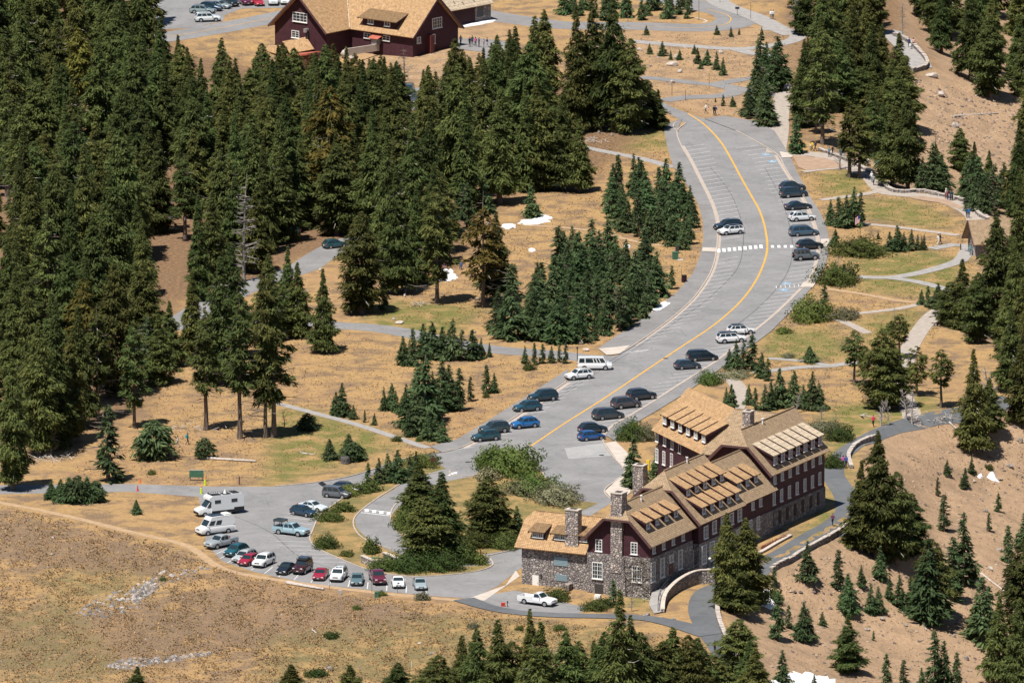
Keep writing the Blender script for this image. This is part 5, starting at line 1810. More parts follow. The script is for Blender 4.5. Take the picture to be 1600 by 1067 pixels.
hand('big', [(665, 880, 775, 'dense hemlock at the middle of the planted island'), (690, 872, 735, 'tallest hemlock on the planted island'), (655, 800, 722, 'pointed hemlock near the stop sign end of the island'), (762, 842, 742, 'dark round hemlock near the annex on the island'), (786, 842, 782, 'small dark hemlock by the annex roof corner')], '', wide=1.25)
hand('young', [(990, 760, 682, 'slim spruce in front of the lodge entrance chimney'), (1028, 752, 695, 'narrow spruce against the purple entrance wing wall'), (1245, 240, 180, 'plump conical fir beside the walker in yellow'), (830, 340, 290, 'lone conical fir above the long snow patch'), (1050, 452, 415, 'lone little conifer beside the brown bin'),
               (1288, 488, 445, 'pointed little fir rising from a willow bush'), (1372, 374, 360, 'tiny fir by the flagpole path'), (1305, 385, 358, 'little fir behind the flagpole willow'), (958, 944, 905, 'small spruce at the foot of the lodge front chimney'), (600, 485, 440, 'thin little fir casting a shadow beside the forest road'),
               (808, 840, 790, 'narrow little fir by the annex stone corner'), (170, 752, 632, 'mid sized fir over a spreading skirt at the access road')], '')
hand('young', [(1130, 166, 148), (1145, 167, 150), (1118, 160, 152), (1090, 100, 75), (1105, 102, 78), (1120, 110, 80), (1130, 118, 90), (1085, 85, 70), (1010, 55, 40), (1035, 88, 65), (1048, 94, 78), (1062, 94, 78), (1120, 55, 40), (1142, 58, 42), (1155, 55, 44), (1190, 55, 42), (1015, 85, 68), (1095, 108, 92)], 'little conifer among boulders on the pinkish ground by the upper paths', 'little conifers by the upper paths')
hand('bushy', [(80, 780, 752), (95, 783, 748), (108, 784, 745), (122, 785, 742), (136, 784, 744), (150, 783, 750)], 'squat fir in the clump beside the access road end', 'squat firs by the access road')
hand('bushy', [(1265, 566, 540, 'round little pine alone on the dry lawn'), (213, 803, 780, 'round little conifer alone between road and dirt trail'), (320, 716, 683, 'little pine standing by the fallen grey log'), (240, 716, 655, 'dense conical fir left of the two walkers')], '')
hand('bushy', [(515, 718, 685, 'round fir left of the dark boulder'), (545, 715, 677, 'pointed fir directly behind the dark boulder'), (562, 718, 695), (553, 720, 690), (480, 672, 645, 'low dark fir beside the broken stump')], 'low fir right of the dark boulder', 'low firs by the dark boulder')
hand('young', [(535, 650, 597), (525, 648, 612), (552, 655, 632), (570, 660, 640), (585, 664, 645), (600, 642, 605), (612, 640, 598), (618, 644, 610), (635, 668, 600), (650, 680, 612), (640, 682, 638), (665, 662, 540), (652, 642, 562), (690, 642, 560), (702, 632, 570), (718, 642, 575), (735, 627, 588), (760, 614, 570), (772, 614, 582), (692, 690, 655), (680, 685, 648), (670, 688, 640), (628, 648, 618), (676, 650, 580), (660, 672, 620)],
     'young conifer in the loose group above the long sidewalk', 'young conifers above the long sidewalk')
hand('young', [(630, 570, 525), (645, 572, 512), (662, 560, 505), (675, 560, 502), (692, 562, 510), (707, 562, 498), (722, 563, 515), (738, 562, 515), (752, 560, 528), (765, 558, 535), (640, 562, 530), (690, 556, 512)], 'young conifer in the row below the side road', 'young conifers below the side road')
hand('young', [(820, 568, 540), (835, 570, 535), (848, 568, 537), (862, 567, 540), (874, 566, 538), (884, 568, 534)], 'small conifer in the row by the lamp post', 'small conifers by the lamp post')
hand('young', [(1140, 578, 545), (1150, 580, 530), (1162, 580, 535), (1175, 578, 522), (1190, 590, 550), (1200, 595, 560)], 'dark fir in the clump hiding the white cars', 'firs hiding the white cars')
hand('young', [(1205, 640, 592), (1195, 642, 600), (1218, 636, 575), (1240, 636, 578), (1255, 638, 600), (1270, 640, 580), (1280, 640, 598), (1180, 640, 605), (1170, 632, 600), (1135, 632, 605), (1143, 636, 600)], 'young fir in the row behind the back wing roof', 'young firs behind the back wing')
hand('young', [(1298, 352, 312), (1310, 355, 308), (1322, 356, 305), (1335, 353, 292), (1345, 354, 300), (1316, 350, 315)], 'fir in the clump behind the flagpole', 'firs behind the flagpole')
hand('young', [(1390, 392, 362), (1402, 393, 352), (1412, 391, 364), (1424, 392, 358), (1434, 391, 366), (1444, 391, 366), (1440, 391, 370)], 'little fir in the short row on the lawn near the hut', 'little firs in the lawn row')
hand('young', [(1450, 480, 446), (1465, 482, 442), (1440, 476, 452), (1475, 478, 460)], 'fir in the clump above the sandy path', 'firs above the sandy path')
hand('young', [(575, 752, 722), (592, 755, 715), (606, 752, 708), (622, 754, 702), (640, 745, 712), (650, 742, 704), (615, 745, 716)], 'pointed fir in the clump at the top of the island', 'firs at the top of the island')
hand('young', [(1262, 906, 845), (1310, 920, 858), (1325, 945, 895), (1346, 916, 882), (1325, 960, 900, 'slim dark spire on the slope under the parapet end'), (1215, 1000, 925), (1232, 982, 945), (1255, 1002, 940), (1262, 1000, 950), (1285, 978, 955), (1375, 905, 852), (1360, 958, 910), (1372, 958, 915), (1390, 938, 900), (1405, 948, 897), (1422, 955, 900), (1430, 958, 905), (1450, 970, 840), (1440, 965, 880), (1488, 938, 838), (1505, 912, 800), (1475, 830, 772), (1535, 1004, 900), (1525, 995, 925), (1545, 990, 915), (1575, 880, 820), (1578, 945, 870, 'airy pale pine alone high on the scree'), (1508, 762, 730), (1518, 740, 712), (1480, 742, 718), (1465, 775, 745), (1505, 765, 742), (1210, 918, 885), (1365, 1000, 985), (1222, 1068, 1014), (1272, 1075, 1052), (1460, 1067, 985), (1475, 1067, 1000), (1495, 1075, 1018), (1385, 1075, 1020), (1412, 1075, 1030), (1440, 1075, 1042), (1600, 860, 800), (1560, 800, 770), (1545, 830, 800)],
     'young fir scattered on the tan scree slope', 'young firs on the scree slope')
hand('big', [(1325, 1050, 958, 'tall double topped fir low on the scree slope'), (1455, 965, 840, 'tall dark fir half way down the scree slope'), (1560, 1075, 925, 'big dark fir in the lower right corner'), (1590, 1090, 935, 'big fir cut by the right picture edge'), (1600, 1000, 840, 'dark fir cut by the picture edge above the corner fir')], '', wide=1.0)
hand('pine', [(1470, 636, 545, 'slender pine with bare stem behind the dead trees'), (1432, 618, 540, 'open crowned pine left of the slender pine'), (1335, 602, 515, 'thin pine left of the dark fir cluster'), (1350, 605, 540, 'ragged thin pine against the dark fir cluster'), (1405, 560, 490, 'open pine on the sandy path verge'), (1392, 540, 500, 'small pine above the sandy path verge')], '')
# foreground tops rising over the lower frame edge
hand('big', [(215, 1100, 1040, 'lone dark tree top at the bottom edge under the rock line'), (455, 1105, 1036, 'dark tree top at the bottom edge under the low green shrub'), (547, 1100, 1038, 'dark tree top poking up at the bottom edge by the snowless meadow'), (622, 1105, 1034, 'forked dark tree top at the bottom edge of the meadow'), (685, 1120, 1022, 'dark tree top left of the foreground grove'),
             (722, 1130, 990), (745, 1140, 980), (778, 1150, 965), (800, 1140, 1000), (828, 1150, 950), (845, 1160, 970), (885, 1150, 985), (905, 1140, 1000), (928, 1140, 1000), (945, 1150, 985), (968, 1160, 920, 'tallest tree of the foreground grove below the lodge'), (985, 1150, 960), (1000, 1150, 985), (1050, 1135, 978), (1035, 1140, 1000), (1075, 1140, 990), (1090, 1130, 995), (1115, 1120, 1022), (1170, 1110, 1000), (1155, 1060, 965, 'slim fir beside the parapet end below the ramp'), (1180, 1120, 1010)],
     'olive green tree top in the foreground grove below the lodge', 'trees of the foreground grove', wide=1.25)
for r in [(775, 470, 275), ]:
    tree('tall', 755, 480, 290, label='gold tinged hemlock with exposed roots right of the snow patch', gold=True)

FL = [(-80, -170), (225, -170), (245, 120), (330, 215), (430, 225), (540, 215), (620, 205), (700, 200), (760, 180), (860, 175), (985, 180), (985, 198), (900, 205), (860, 235), (850, 285), (800, 290), (770, 335), (690, 430), (605, 470), (540, 400), (470, 372), (375, 420), (285, 455), (215, 400), (225, 520), (232, 600), (180, 645), (100, 680), (-80, 745)]
CLR = [[(620, 85), (700, 70), (720, 130), (690, 175), (620, 165)], [(440, 380), (540, 370), (540, 430), (470, 440)], [(215, 400), (330, 400), (340, 480), (230, 500)]]
fill('big', FL, 7.6, (15, 24), 'forest', 3, limit=True, avoid=CLR, stop=240, gold=.008)
hand('big', [(345, 412, 235, 'hemlock just left of the thin dead snag'), (412, 395, 215, 'hemlock just right of the thin dead snag'), (440, 378, 230, 'hemlock over the forest road end'), (398, 425, 300, 'short hemlock at the foot of the thin dead snag'), (332, 445, 300, 'hemlock right of the brown forest clearing')], '')
fill('big', [(1330, 150), (1390, 128), (1420, 160), (1400, 260), (1350, 245)], 5.5, (8, 14), 'rimwood', 15, stop=14)
hand('big', [(1500, 268, 200, 'thin fir standing against the pale scree face'), (1522, 292, 222, 'fir between the scree face and the seated visitors'), (1545, 305, 235, 'fir at the wall right of the seated visitors'), (1462, 282, 225, 'fir behind the seated visitors')], '', wide=.8)
fill('big', [(320, 300), (560, 270), (640, 320), (610, 420), (545, 362), (470, 352), (380, 405), (325, 395)], 4.6, (13, 21), 'forest', 18, limit=True, stop=30)
FR1 = [(1262, 110), (1245, 40), (1250, -140), (1380, -140), (1378, 60), (1370, 125), (1310, 175), (1265, 222), (1255, 200)]
fill('big', [(245, 150), (330, 185), (440, 150), (620, 170), (700, 150), (820, 140), (820, 220), (300, 260)], 5.0, (9, 17), 'forest', 16, limit=True, avoid=CLR, stop=55)
fill('big', [(430, 100), (520, 108), (600, 125), (600, 160), (440, 150)], 5.5, (5, 9), 'forest', 17, limit=True, avoid=CLR, stop=14)
fill('big', FR1, 6.0, (9, 18), 'rimwood', 5, stop=60)
FR2 = [(1408, -140), (1720, -140), (1720, 290), (1590, 220), (1578, 175), (1540, 160), (1480, 125), (1462, 90), (1445, 55), (1410, 40)]
fill('big', FR2, 7.0, (12, 20), 'rimwood', 6, stop=60)
hand('big', [(1503, 515, 405, 'dark fir in front of the hut, nearest the sandy path'), (1528, 535, 425, 'dense fir in front of the hut door'), (1556, 530, 330, 'tall dense fir covering the right half of the hut'), (1485, 505, 440, 'small dark fir left of the stand before the hut')], '')
FR3 = [(1590, 420), (1580, 330), (1600, 250), (1720, 300), (1720, 700), (1600, 690), (1570, 600), (1560, 560)]
fill('big', FR3, 5.0, (12, 21), 'hutwood', 7, stop=70)
fill('young', [(1440, 300), (1500, 308), (1535, 335), (1570, 330), (1575, 260), (1540, 230), (1470, 260)], 4, (5, 9), 'hutwood', 8, stop=20)
fill('young', [(1170, 215), (1220, 212), (1216, 130), (1195, 110), (1165, 180)], 3.2, (5, 9), 'pathwood', 9, stop=22)
S1 = [(765, 528), (790, 492), (850, 465), (880, 425), (905, 412), (960, 428), (985, 432), (1012, 432), (1030, 466), (1008, 500), (955, 538), (860, 535)]
fill('young', S1, 3.2, (3, 9.5), 'thicket', 10, stop=86)
S2 = [(945, 312), (975, 300), (1010, 302), (1050, 312), (1083, 338), (1086, 390), (1050, 390), (1000, 375), (950, 352)]
fill('young', S2, 3.4, (3.5, 8.5), 'copse', 11, stop=50)
fill('young', [(870, 34), (900, 2), (990, -30), (1050, -18), (1082, 20), (1080, 33), (985, 32)], 3.4, (3.5, 6.5), 'hairpin', 12, stop=46)
fill('young', [(660, 215), (760, 330), (700, 430), (600, 470), (600, 400)], 5, (5, 10), 'forestyoung', 13, stop=22)
fill('young', [(0, 420), (230, 410), (235, 600), (60, 720)], 9, (5, 10), 'forestyoung', 14, stop=10)

#@@LABELS
# --- snags and dead wood
def snag(px, py, top, var, label, m='bark_dim', wide=1.0):
    p = at(px, py)
    h = (py - top) / px_scale(p)
    h0, me = SNAG[var]
    o = link('dead_tree', me, m, None, tuple(p), random.Random(int(px)).uniform(0, 6.28))
    k = h / h0
    o.scale = (k * wide, k * wide, k)
    tag(o, label, 'dead tree')
snag(92, 150, 42, 1, 'silver grey dead snag standing among the forest crowns')
snag(381, 440, 268, 1, 'thin dead snag with drooping grey twigs behind the forest road', wide=.7)
snag(632, 138, 72, 0, 'half dead trunk with bare branches on the knoll by the purple building', 'bark')
snag(1410, 62, 0, 0, 'smooth grey dead trunk behind the overlook wall')
snag(1243, 48, -40, 1, 'pale dead snag at the edge of the upper rim wood')
snag(1375, 662, 625, 2, 'thin grey dead pole beside the person in red', wide=.6)
snag(1376, 665, 620, 3, 'grey dead tree with hooked arms beside the rim path', 'bark_grey')
snag(1388, 664, 625, 2, 'bowed grey dead tree leaning over the rim path', 'bark_grey')
snag(1425, 662, 600, 1, 'bleached dead tree with a broad twiggy top by the rim path', 'bark_grey')
snag(1416, 655, 603, 3, 'curved dead stem at the left of the bleached dead tree', 'bark_grey')
snag(1546, 640, 568, 3, 'pale dead tree with reaching arms at the rim corner', 'bark_grey')
snag(1245, 645, 608, 3, 'leaning grey dead trunk behind the back wing ridge')
snag(1306, 662, 640, 2, 'grey leaning stump on the green verge')
snag(1283, 655, 632, 3, 'small forked grey stump beside the young firs')
snag(1462, 268, 205, 2, 'dark leaning dead trunk against the pale scree', 'bark')
snag(1312, 265, 215, 3, 'fallen grey trunk leaning into the firs by the walkers')
snag(445, 670, 642, 2, 'short broken dark stump with one side arm', 'bark')
snag(80, 712, 655, 3, 'bare silver branch hanging under a hemlock')
snag(845, 160, 80, 1, 'pale dead branches jutting from the dark hemlocks')
snag(987, 955, 908, 1, 'dead grey treetop in front of the lodge front corner', wide=.7)
snag(1308, 420, 398, 3, 'bare grey twig tree above the round willow bush')
snag(1397, 500, 478, 0, 'small grey stub between the dry lawn paths')

def logs():
    for pts, r, label in [([(313, 717), (345, 719), (400, 722)], .28, 'long bleached fallen log beside the dry meadow'), ([(448, 912), (475, 917), (506, 922)], .3, 'weathered fallen log below the lower car park'), ([(470, 708), (490, 711)], .12, 'short pale stick lying in the dry meadow'),
                          ([(488, 985), (495, 990)], .14, 'white broken post lying in the meadow'), ([(635, 440), (632, 465)], .3, 'broken stump log below the upper snow'), ([(1300, 892 - 0), (1322, 905), (1340, 920)], .18, 'grey log rolling off the scree by the firs') if False else ([(1530, 895), (1570, 925)], .2, 'long pale log lying down the scree slope'),
                          ([(1483, 660), (1520, 695)], .15, 'thin fallen branch under the slope corner fir'), ([(1345, 650), (1360, 652)], .16, 'pale cut log on the green verge'), ([(1490, 190 - 7), (1560, 178)], .2, 'long thin dead trunk lying across the pale scree'), ([(1438, 968), (1448, 985)], .16, 'short pale log low on the scree')]:
        P = [at(*p) for p in pts]
        mb = MB()
        O = P[0]
        Q = smooth_line([p + Zv * r * .7 for p in P], .8)
        mb.tube([q - O for q in Q], [r * (1 - .5 * i / len(Q)) for i in range(len(Q))], 7)
        g = random.Random(int(pts[0][0]))
        for i in range(5):
            q = Q[g.randrange(len(Q))] - O
            mb.tube([q, q + np.array([g.uniform(-.8, .8), g.uniform(-.8, .8), g.uniform(.1, .7)])], [.06, .02], 4, cap=False)
        tag(link('fallen_log', mb.build('fallen_log', smooth=50), 'deadwood', None, tuple(O)), label, 'log')
    for px, py, n, w, label in [(75, 718, 70, 3.2, 'grey brush pile at the forest edge'), (300, 672, 50, 4.5, 'grey tangle of dead twigs behind the two walkers'), (925, 222, 40, 2.6, 'pale heap of cut branches on the lawn by the kiosk'), (1470, 655, 60, 3.0, 'tangled pale dead branches above the rim path'), (652, 478, 26, 1.2, 'grey root plate beside the bare trunk'), (755, 468, 26, 1.2, 'grey upturned roots under the gold tinged hemlock'), (1020, 935, 46, 2.2, 'dry twiggy brush heap at the ramp foot')]:
        p = at(px, py)
        g = random.Random(px)
        mb = MB()
        for i in range(n):
            q = np.array([g.gauss(0, w / 2), g.gauss(0, w / 2), g.uniform(0, .5)])
            d = np.array([g.uniform(-1, 1), g.uniform(-1, 1), g.uniform(-.2, .6)]) * g.uniform(.5, 1.4)
            mb.tube([q, q + d], [.06, .02], 4, cap=False)
        tag(link('brush_pile', mb.build('brush_pile'), 'deadwood', None, tuple(p)), label, 'brush pile', None, 'thing')
logs()

# --- shrubs
for a in [(1342, 402, 96, 26, 'shrub', 'broad low willow thicket beside the flagpole'), (1308, 447, 74, 34, 'shrub', 'round grey green willow bush below the flagpole lawn'), (1268, 505, 72, 38, 'shrub', 'round bright willow bush beside the right sidewalk'), (1322, 500, 44, 18, 'shrub_grey', 'bare grey twiggy bush beside the bright willow'),
          (1225, 522, 26, 10, 'shrub', 'small round bush at the sidewalk edge'), (1110, 602, 44, 22, 'shrub', 'neat round bush where the pale path meets the sidewalk'), (1150, 592, 50, 12, 'shrub_grey', 'low grey bush beside the pale path'),
          (985, 690, 48, 34, 'shrub', 'tall green bush beside the entrance sign'), (1008, 690, 40, 26, 'shrub_grey', 'dusty bush against the entrance wing'), (1312, 690, 50, 24, 'shrub_dark', 'green bush beside the far corner of the lodge'), (1300, 732, 44, 22, 'shrub_dark', 'dark green hedge bush at the lodge end wall'), (1285, 675, 70, 14, 'shrub_grey', 'low brown brush behind the back wing'),
          (800, 745, 100, 46, 'shrub', 'large bright green willow at the point of the island'), (770, 735, 60, 34, 'shrub', 'light green willow at the left of the large one'), (835, 775, 90, 30, 'shrub', 'long willow band facing the asphalt plaza'), (870, 790, 80, 30, 'shrub_grey', 'greyish willow band behind the annex roof'), (820, 775, 60, 22, 'shrub_grey', 'grey dormant bush inside the willow band'), (762, 752, 40, 18, 'shrub_grey', 'dry pale bush beside the junction'),
          (635, 830, 50, 36, 'shrub', 'bright bush inside the loop road bend'), (660, 730, 60, 20, 'shrub', 'pale green bush by the stop sign'), (575, 770, 40, 18, 'shrub_dark', 'dark green bush by the grey car with open tailgate'), (545, 775, 50, 18, 'shrub', 'yellow green bush beside the white sedan'), (515, 815, 50, 16, 'shrub', 'yellow green bush in front of the blue hatchback'), (535, 800, 40, 14, 'shrub', 'small green bush up the island bank'),
          (510, 858, 42, 22, 'shrub_dark', 'round green bush at the tip of the island kerb'), (542, 870, 24, 10, 'shrub', 'little green bush below the island bank'), (580, 866, 28, 26, 'shrub_dark', 'upright dark bush beside the stone bench wall'), (600, 893, 50, 22, 'shrub_dark', 'dark green hedge beside the stone bench wall'), (640, 895, 70, 30, 'shrub_dark', 'dark green hedge under the island hemlocks'), (690, 893, 70, 32, 'shrub_dark', 'dark green hedge right of the island hemlocks'), (730, 882, 40, 26, 'shrub_dark', 'green bush near the right end of the island'), (748, 882, 34, 16, 'shrub', 'low pale bush at the right end of the island'),
          (740, 858, 60, 26, 'shrub_dark', 'leafy green hedge along the loop road'), (790, 858, 60, 22, 'shrub_dark', 'leafy green hedge beside the annex'), (700, 835, 50, 26, 'shrub', 'bright green bush behind the island hemlocks'),
          (870, 940, 46, 20, 'shrub_dark', 'round green bush beside the white pickup'), (930, 955, 44, 18, 'shrub_dark', 'green bush at the basement door rock wall'), (945, 950, 30, 14, 'shrub_dark', 'small bush under the front chimney'), (1030, 925, 44, 16, 'shrub_grey', 'grey brush on the bank beside the ramp'),
          (518, 998, 26, 11, 'shrub_dark', 'low green shrub in the open meadow'), (557, 953, 16, 7, 'shrub', 'tiny green tuft in the meadow under the dark red pickup'), (495, 1058, 40, 12, 'shrub_dark', 'flat green shrub near the bottom edge'), (596, 931, 18, 8, 'shrub', 'small bush beside the green bin'), (660, 938, 26, 12, 'shrub_grey', 'grey low shrub below the silver sedan'), (827, 579, 22, 11, 'shrub_dark', 'little dark bush below the conifer row'), (760, 622, 12, 8, 'shrub_dark', 'tiny bush above the sidewalk'),
          (740, 982, 20, 8, 'shrub_grey', 'pale low shrub below the footpath'), (812, 985, 14, 8, 'shrub', 'tiny shrub below the white pickup'), (875, 985, 22, 9, 'shrub', 'green tuft left of the foreground grove'), (1175, 945, 70, 34, 'shrub_dark', 'dark brush under the large double fir'), (1210, 940, 30, 20, 'shrub_dark', 'brush at the right of the large double fir'), (255, 908, 12, 7, 'shrub_dark', 'green tuft above the stone gully'),
          (1545, 735, 16, 10, 'shrub_dark', 'small bush on the upper scree'), (620, 690, 18, 9, 'shrub_dark', 'small dark bush by the meadow trail'), (655, 690, 12, 7, 'shrub_dark', 'tiny bush at the end of the meadow trail'), (237, 742, 14, 8, 'shrub_dark', 'tiny bush by the brush left of the green board'), (1232, 560, 20, 8, 'shrub_grey', 'small dry bush on the right lawn')]:
    shrub(*a)

# --- snow patches, rocks, scree stones
def blob(name, pix, th, m, label=None, cat=None, kind=None):
    C = np.mean([at(*p) for p in pix], axis=0)
    L = [at(*p) for p in pix]
    P = smooth_line([p[:2] for p in L] + [L[0][:2]], .45)[:-1]
    gr = np.random.default_rng(int(pix[0][0]))
    rg = 1 + .10 * np.sin(np.arange(len(P)) * .9 + 1) + .08 * gr.normal(0, 1, len(P)) + .10 * np.sin(np.arange(len(P)) * .37)
    P = C[:2] + (P - C[:2]) * rg[:, None]
    mb = MB()
    rings = []
    for k, (f, z) in enumerate([(1.0, -.15), (.93, .4), (.7, .85), (.35, 1.0)]):
        rings.append([np.array([*(C[:2] + (p - C[:2]) * f), 0]) for p in P])
        for q in rings[-1]:
            q[2] = float(T(q[0], q[1])) + th * z + (th * .12 * math.sin(q[0] * 2.1 + q[1]) if k else 0)
    n = len(P)
    vs = [q - C for r in rings for q in r]
    fs = [(k * n + i, k * n + (i + 1) % n, (k + 1) * n + (i + 1) % n, (k + 1) * n + i) for k in range(3) for i in range(n)] + [tuple(3 * n + i for i in range(n))]
    mb.mesh_in(vs, fs)
    me = mb.build(name, smooth=60)
    if me.polygons[-1].normal.z < 0:
        me.flip_normals()
    o = link(name, me, m, None, tuple(C))
    return tag(o, label, cat, None, kind)
for pix, label in [([(812, 345), (830, 344), (845, 336), (856, 338), (858, 346), (840, 350), (815, 350)], 'long thin snow patch under the lone conical fir'), ([(688, 422), (700, 420), (714, 430), (706, 438), (692, 441), (684, 436)], 'bright snow patch behind the tall bare trunk'),
                   ([(620, 430), (640, 430), (655, 434), (645, 437), (625, 434)], 'thin snow strip above the broken stump log'), ([(1017, 484), (1030, 474), (1044, 471), (1046, 476), (1036, 484), (1022, 487)], 'snow patch beside the left sidewalk'),
                   ([(1071, 348), (1078, 346), (1083, 349), (1076, 351)], 'small snow spot by the upper copse'), ([(966, 402), (975, 399), (986, 404), (976, 407)], 'small snow patch between thicket and copse'), ([(972, 436), (979, 434), (984, 438), (977, 441)], 'tiny snow patch inside the thicket'),
                   ([(712, 42), (735, 36), (760, 32), (774, 34), (750, 39), (722, 43)], 'long snow bank below the dark stone building'), ([(1542, 745), (1548, 738), (1552, 736), (1556, 748), (1562, 754), (1550, 752)], 'snow patch high on the scree slope'), ([(1528, 744), (1534, 740), (1536, 746), (1530, 748)], 'tiny snow patch left of the scree snow'),
                   ([(1182, 930), (1192, 922), (1205, 925), (1212, 940), (1206, 952), (1190, 944)], 'snow drift in the shade of the large double fir'), ([(1228, 1052), (1250, 1048), (1290, 1060), (1340, 1072), (1330, 1090), (1230, 1085)], 'broad snow field at the bottom of the scree'), ([(1196, 1068), (1215, 1062), (1225, 1072), (1205, 1085)], 'snow edge at the bottom left of the scree'), ([(858, 284), (880, 286), (884, 291), (862, 290)], 'shaded snow strip under the dark hemlocks'), ([(785, 352), (800, 350), (806, 356), (790, 358)], 'small snow patch left of the thin snow'), ([(975, 382), (985, 384), (982, 388), (974, 386)], 'snow speck at the copse foot'), ([(826, 390), (833, 388), (836, 392), (828, 394)], 'snow speck beside the thicket')]:
    blob('snow_patch', pix, .22, 'snow', label, 'snow patch')

def rock_mesh(seed, n=1):
    g = np.random.default_rng(seed)
    import bmesh
    bm = bmesh.new()
    bmesh.ops.create_icosphere(bm, subdivisions=2, radius=1)
    ax = g.uniform(.6, 1.2, 3)
    for v in bm.verts:
        c = np.array(v.co)
        d = 1 + .22 * math.sin(c @ g.normal(0, 2.2, 3)) * 1 if False else 1 + .16 * math.sin(3 * c[0] + seed) + .14 * math.sin(4 * c[1] + 2 * seed) + .1 * math.sin(5 * c[2] + c[0] * 3)
        v.co = Vector((c * ax * d).tolist())
    me = D.meshes.new('boulder')
    bm.to_mesh(me)
    bm.free()
    return me
ROCKS = [rock_mesh(s) for s in range(6)]

def boulder(px, py, wpx, hpx, m, label):
    p = at(px, py)
    s = px_scale(p)
    g = random.Random(int(px * 5 + py))
    o = link('boulder', g.choice(ROCKS).copy(), m, None, tuple(p + Zv * hpx / s * .3), g.uniform(0, 6.28))
    o.scale = (wpx / s / 2, wpx / s / 2 * .8, hpx / s * .62)
    tag(o, label, 'boulder')
boulder(540, 724, 22, 13, 'rock_dark', 'rounded dark boulder in front of the two low firs')
boulder(548, 92, 36, 22, 'rock_pale', 'large pale grey rock outcrop below the concrete wall')
for px, py, w, h, l in [(1085, 78, 9, 6, 'pale boulder beside the upper path bend'), (1056, 92, 8, 9, 'upright pale rock among the little conifers'), (1050, 103, 14, 7, 'broad pale boulder below the upright rock'), (1062, 114, 12, 6, 'low pale boulder above the curved path'), (1126, 84, 9, 6, 'pale rock right of the little conifer group'), (1051, 130, 9, 5, 'pale flat rock beside the curved footpath'), (1016, 104, 6, 4, 'small pinkish rock left of the boulders'), (1000, 80, 9, 8, 'pale stone by the giant hemlocks'), (936, 210, 7, 6, 'grey rock on the lawn under the giant hemlocks'), (956, 213, 7, 5, 'dark grey rock right of the lawn rock'),
                        (625, 505, 14, 5, 'flat pale stone at the edge of the side road'), (615, 500, 8, 4, 'small pale stone beside the flat one'), (500, 424, 8, 6, 'pale rock by the forest road end'), (304, 474, 6, 6, 'white stone beside the forest road bend'), (104, 710, 7, 5, 'pale rock below the brush pile'), (740, 520, 8, 4, 'small rock along the side road right end'), (770, 524, 10, 4, 'flat rock at the thicket corner'), (243, 914, 7, 5, 'whitest stone at the top of the stone gully'), (81, 867, 8, 4, 'bluish flat rock in the dry meadow'), (656, 1006, 6, 4, 'pale stone in the green part of the meadow'), (515, 1045, 8, 5, 'grey stone by the flat green shrub'), (675, 1022, 7, 4, 'reddish stone left of the foreground grove'),
                        (908, 538, 11, 7, 'grey rock by the lamp post kerb'), (916, 548, 12, 6, 'pale rock at the concrete corner ramp'), (1378, 968, 12, 8, 'dark angular rock on the middle scree'), (1355, 985, 10, 7, 'dark rock lower left on the scree'), (1490, 995, 9, 6, 'dark rock by the slim slope firs'), (1510, 1030, 12, 7, 'dark flat rock near the lower right firs'), (1352, 920, 8, 5, 'dark stone beside the little slope fir'), (1416, 978, 9, 5, 'brown rock under the slope firs'), (1497, 974, 9, 6, 'grey rock right of the slope firs'), (1548, 890, 8, 6, 'grey stone near the pale log'), (1595, 690, 12, 8, 'dark rock high at the right edge'), (1470, 150, 14, 10, 'dark rock cluster on the pale scree face'), (1493, 200, 10, 9, 'dark rock in the middle of the pale scree'), (1455, 120, 16, 6, 'pale ledge stone under the overlook wall'), (1578, 730, 9, 6, 'grey rock beside the scree snow'), (1540, 800, 7, 5, 'dark stone mid scree'), (1562, 860, 9, 6, 'flat stone above the airy pine'), (1010, 960 + 2, 10, 5, 'rock pair on the sandy patch under the ramp'), (1052, 968, 9, 5, 'rock at the sandy fork of the path')]:
    boulder(px, py, w, h, 'rock_pale' if ('pale' in l or 'white' in l) else 'rock', l)


# --- plant the noted trees: the ones the picture shows are things, the rest of the far wood is one mass
TEXT = {'forest': ('dense forest hemlock', 'dark green hemlock in the dense forest left of the long road', 'hemlocks of the dense forest'), 'rimwood': ('rim wood fir', 'dark fir in the wood along the rim at the top right', 'firs of the upper rim wood'),
        'hutwood': ('rim stand fir', 'dark fir in the stand around the small hut on the rim', 'firs around the small hut'), 'pathwood': ('small clump fir', 'small fir in the clump where the path leaves the upper road', 'small firs by the upper road'),
        'thicket': ('thicket conifer', 'young conifer in the thicket on the inner side of the road bend', 'young conifers of the road bend thicket'), 'copse': ('copse conifer', 'young conifer in the copse left of the upper parking stalls', 'young conifers of the upper copse'),
        'hairpin': ('hairpin conifer', 'young conifer in the dense patch inside the hairpin road', 'young conifers inside the hairpin'), 'forestyoung': ('sapling', 'young conifer growing under the forest edge', 'young conifers at the forest edge'),
        'young firs on the scree slope': ('slope fir', None, None), 'trees of the foreground grove': ('foreground grove tree', None, None), 'young conifers above the long sidewalk': ('loose group conifer', None, None), 'little conifers by the upper paths': ('little path conifer', None, None),
        'young conifers below the side road': ('side road row conifer', None, None)}

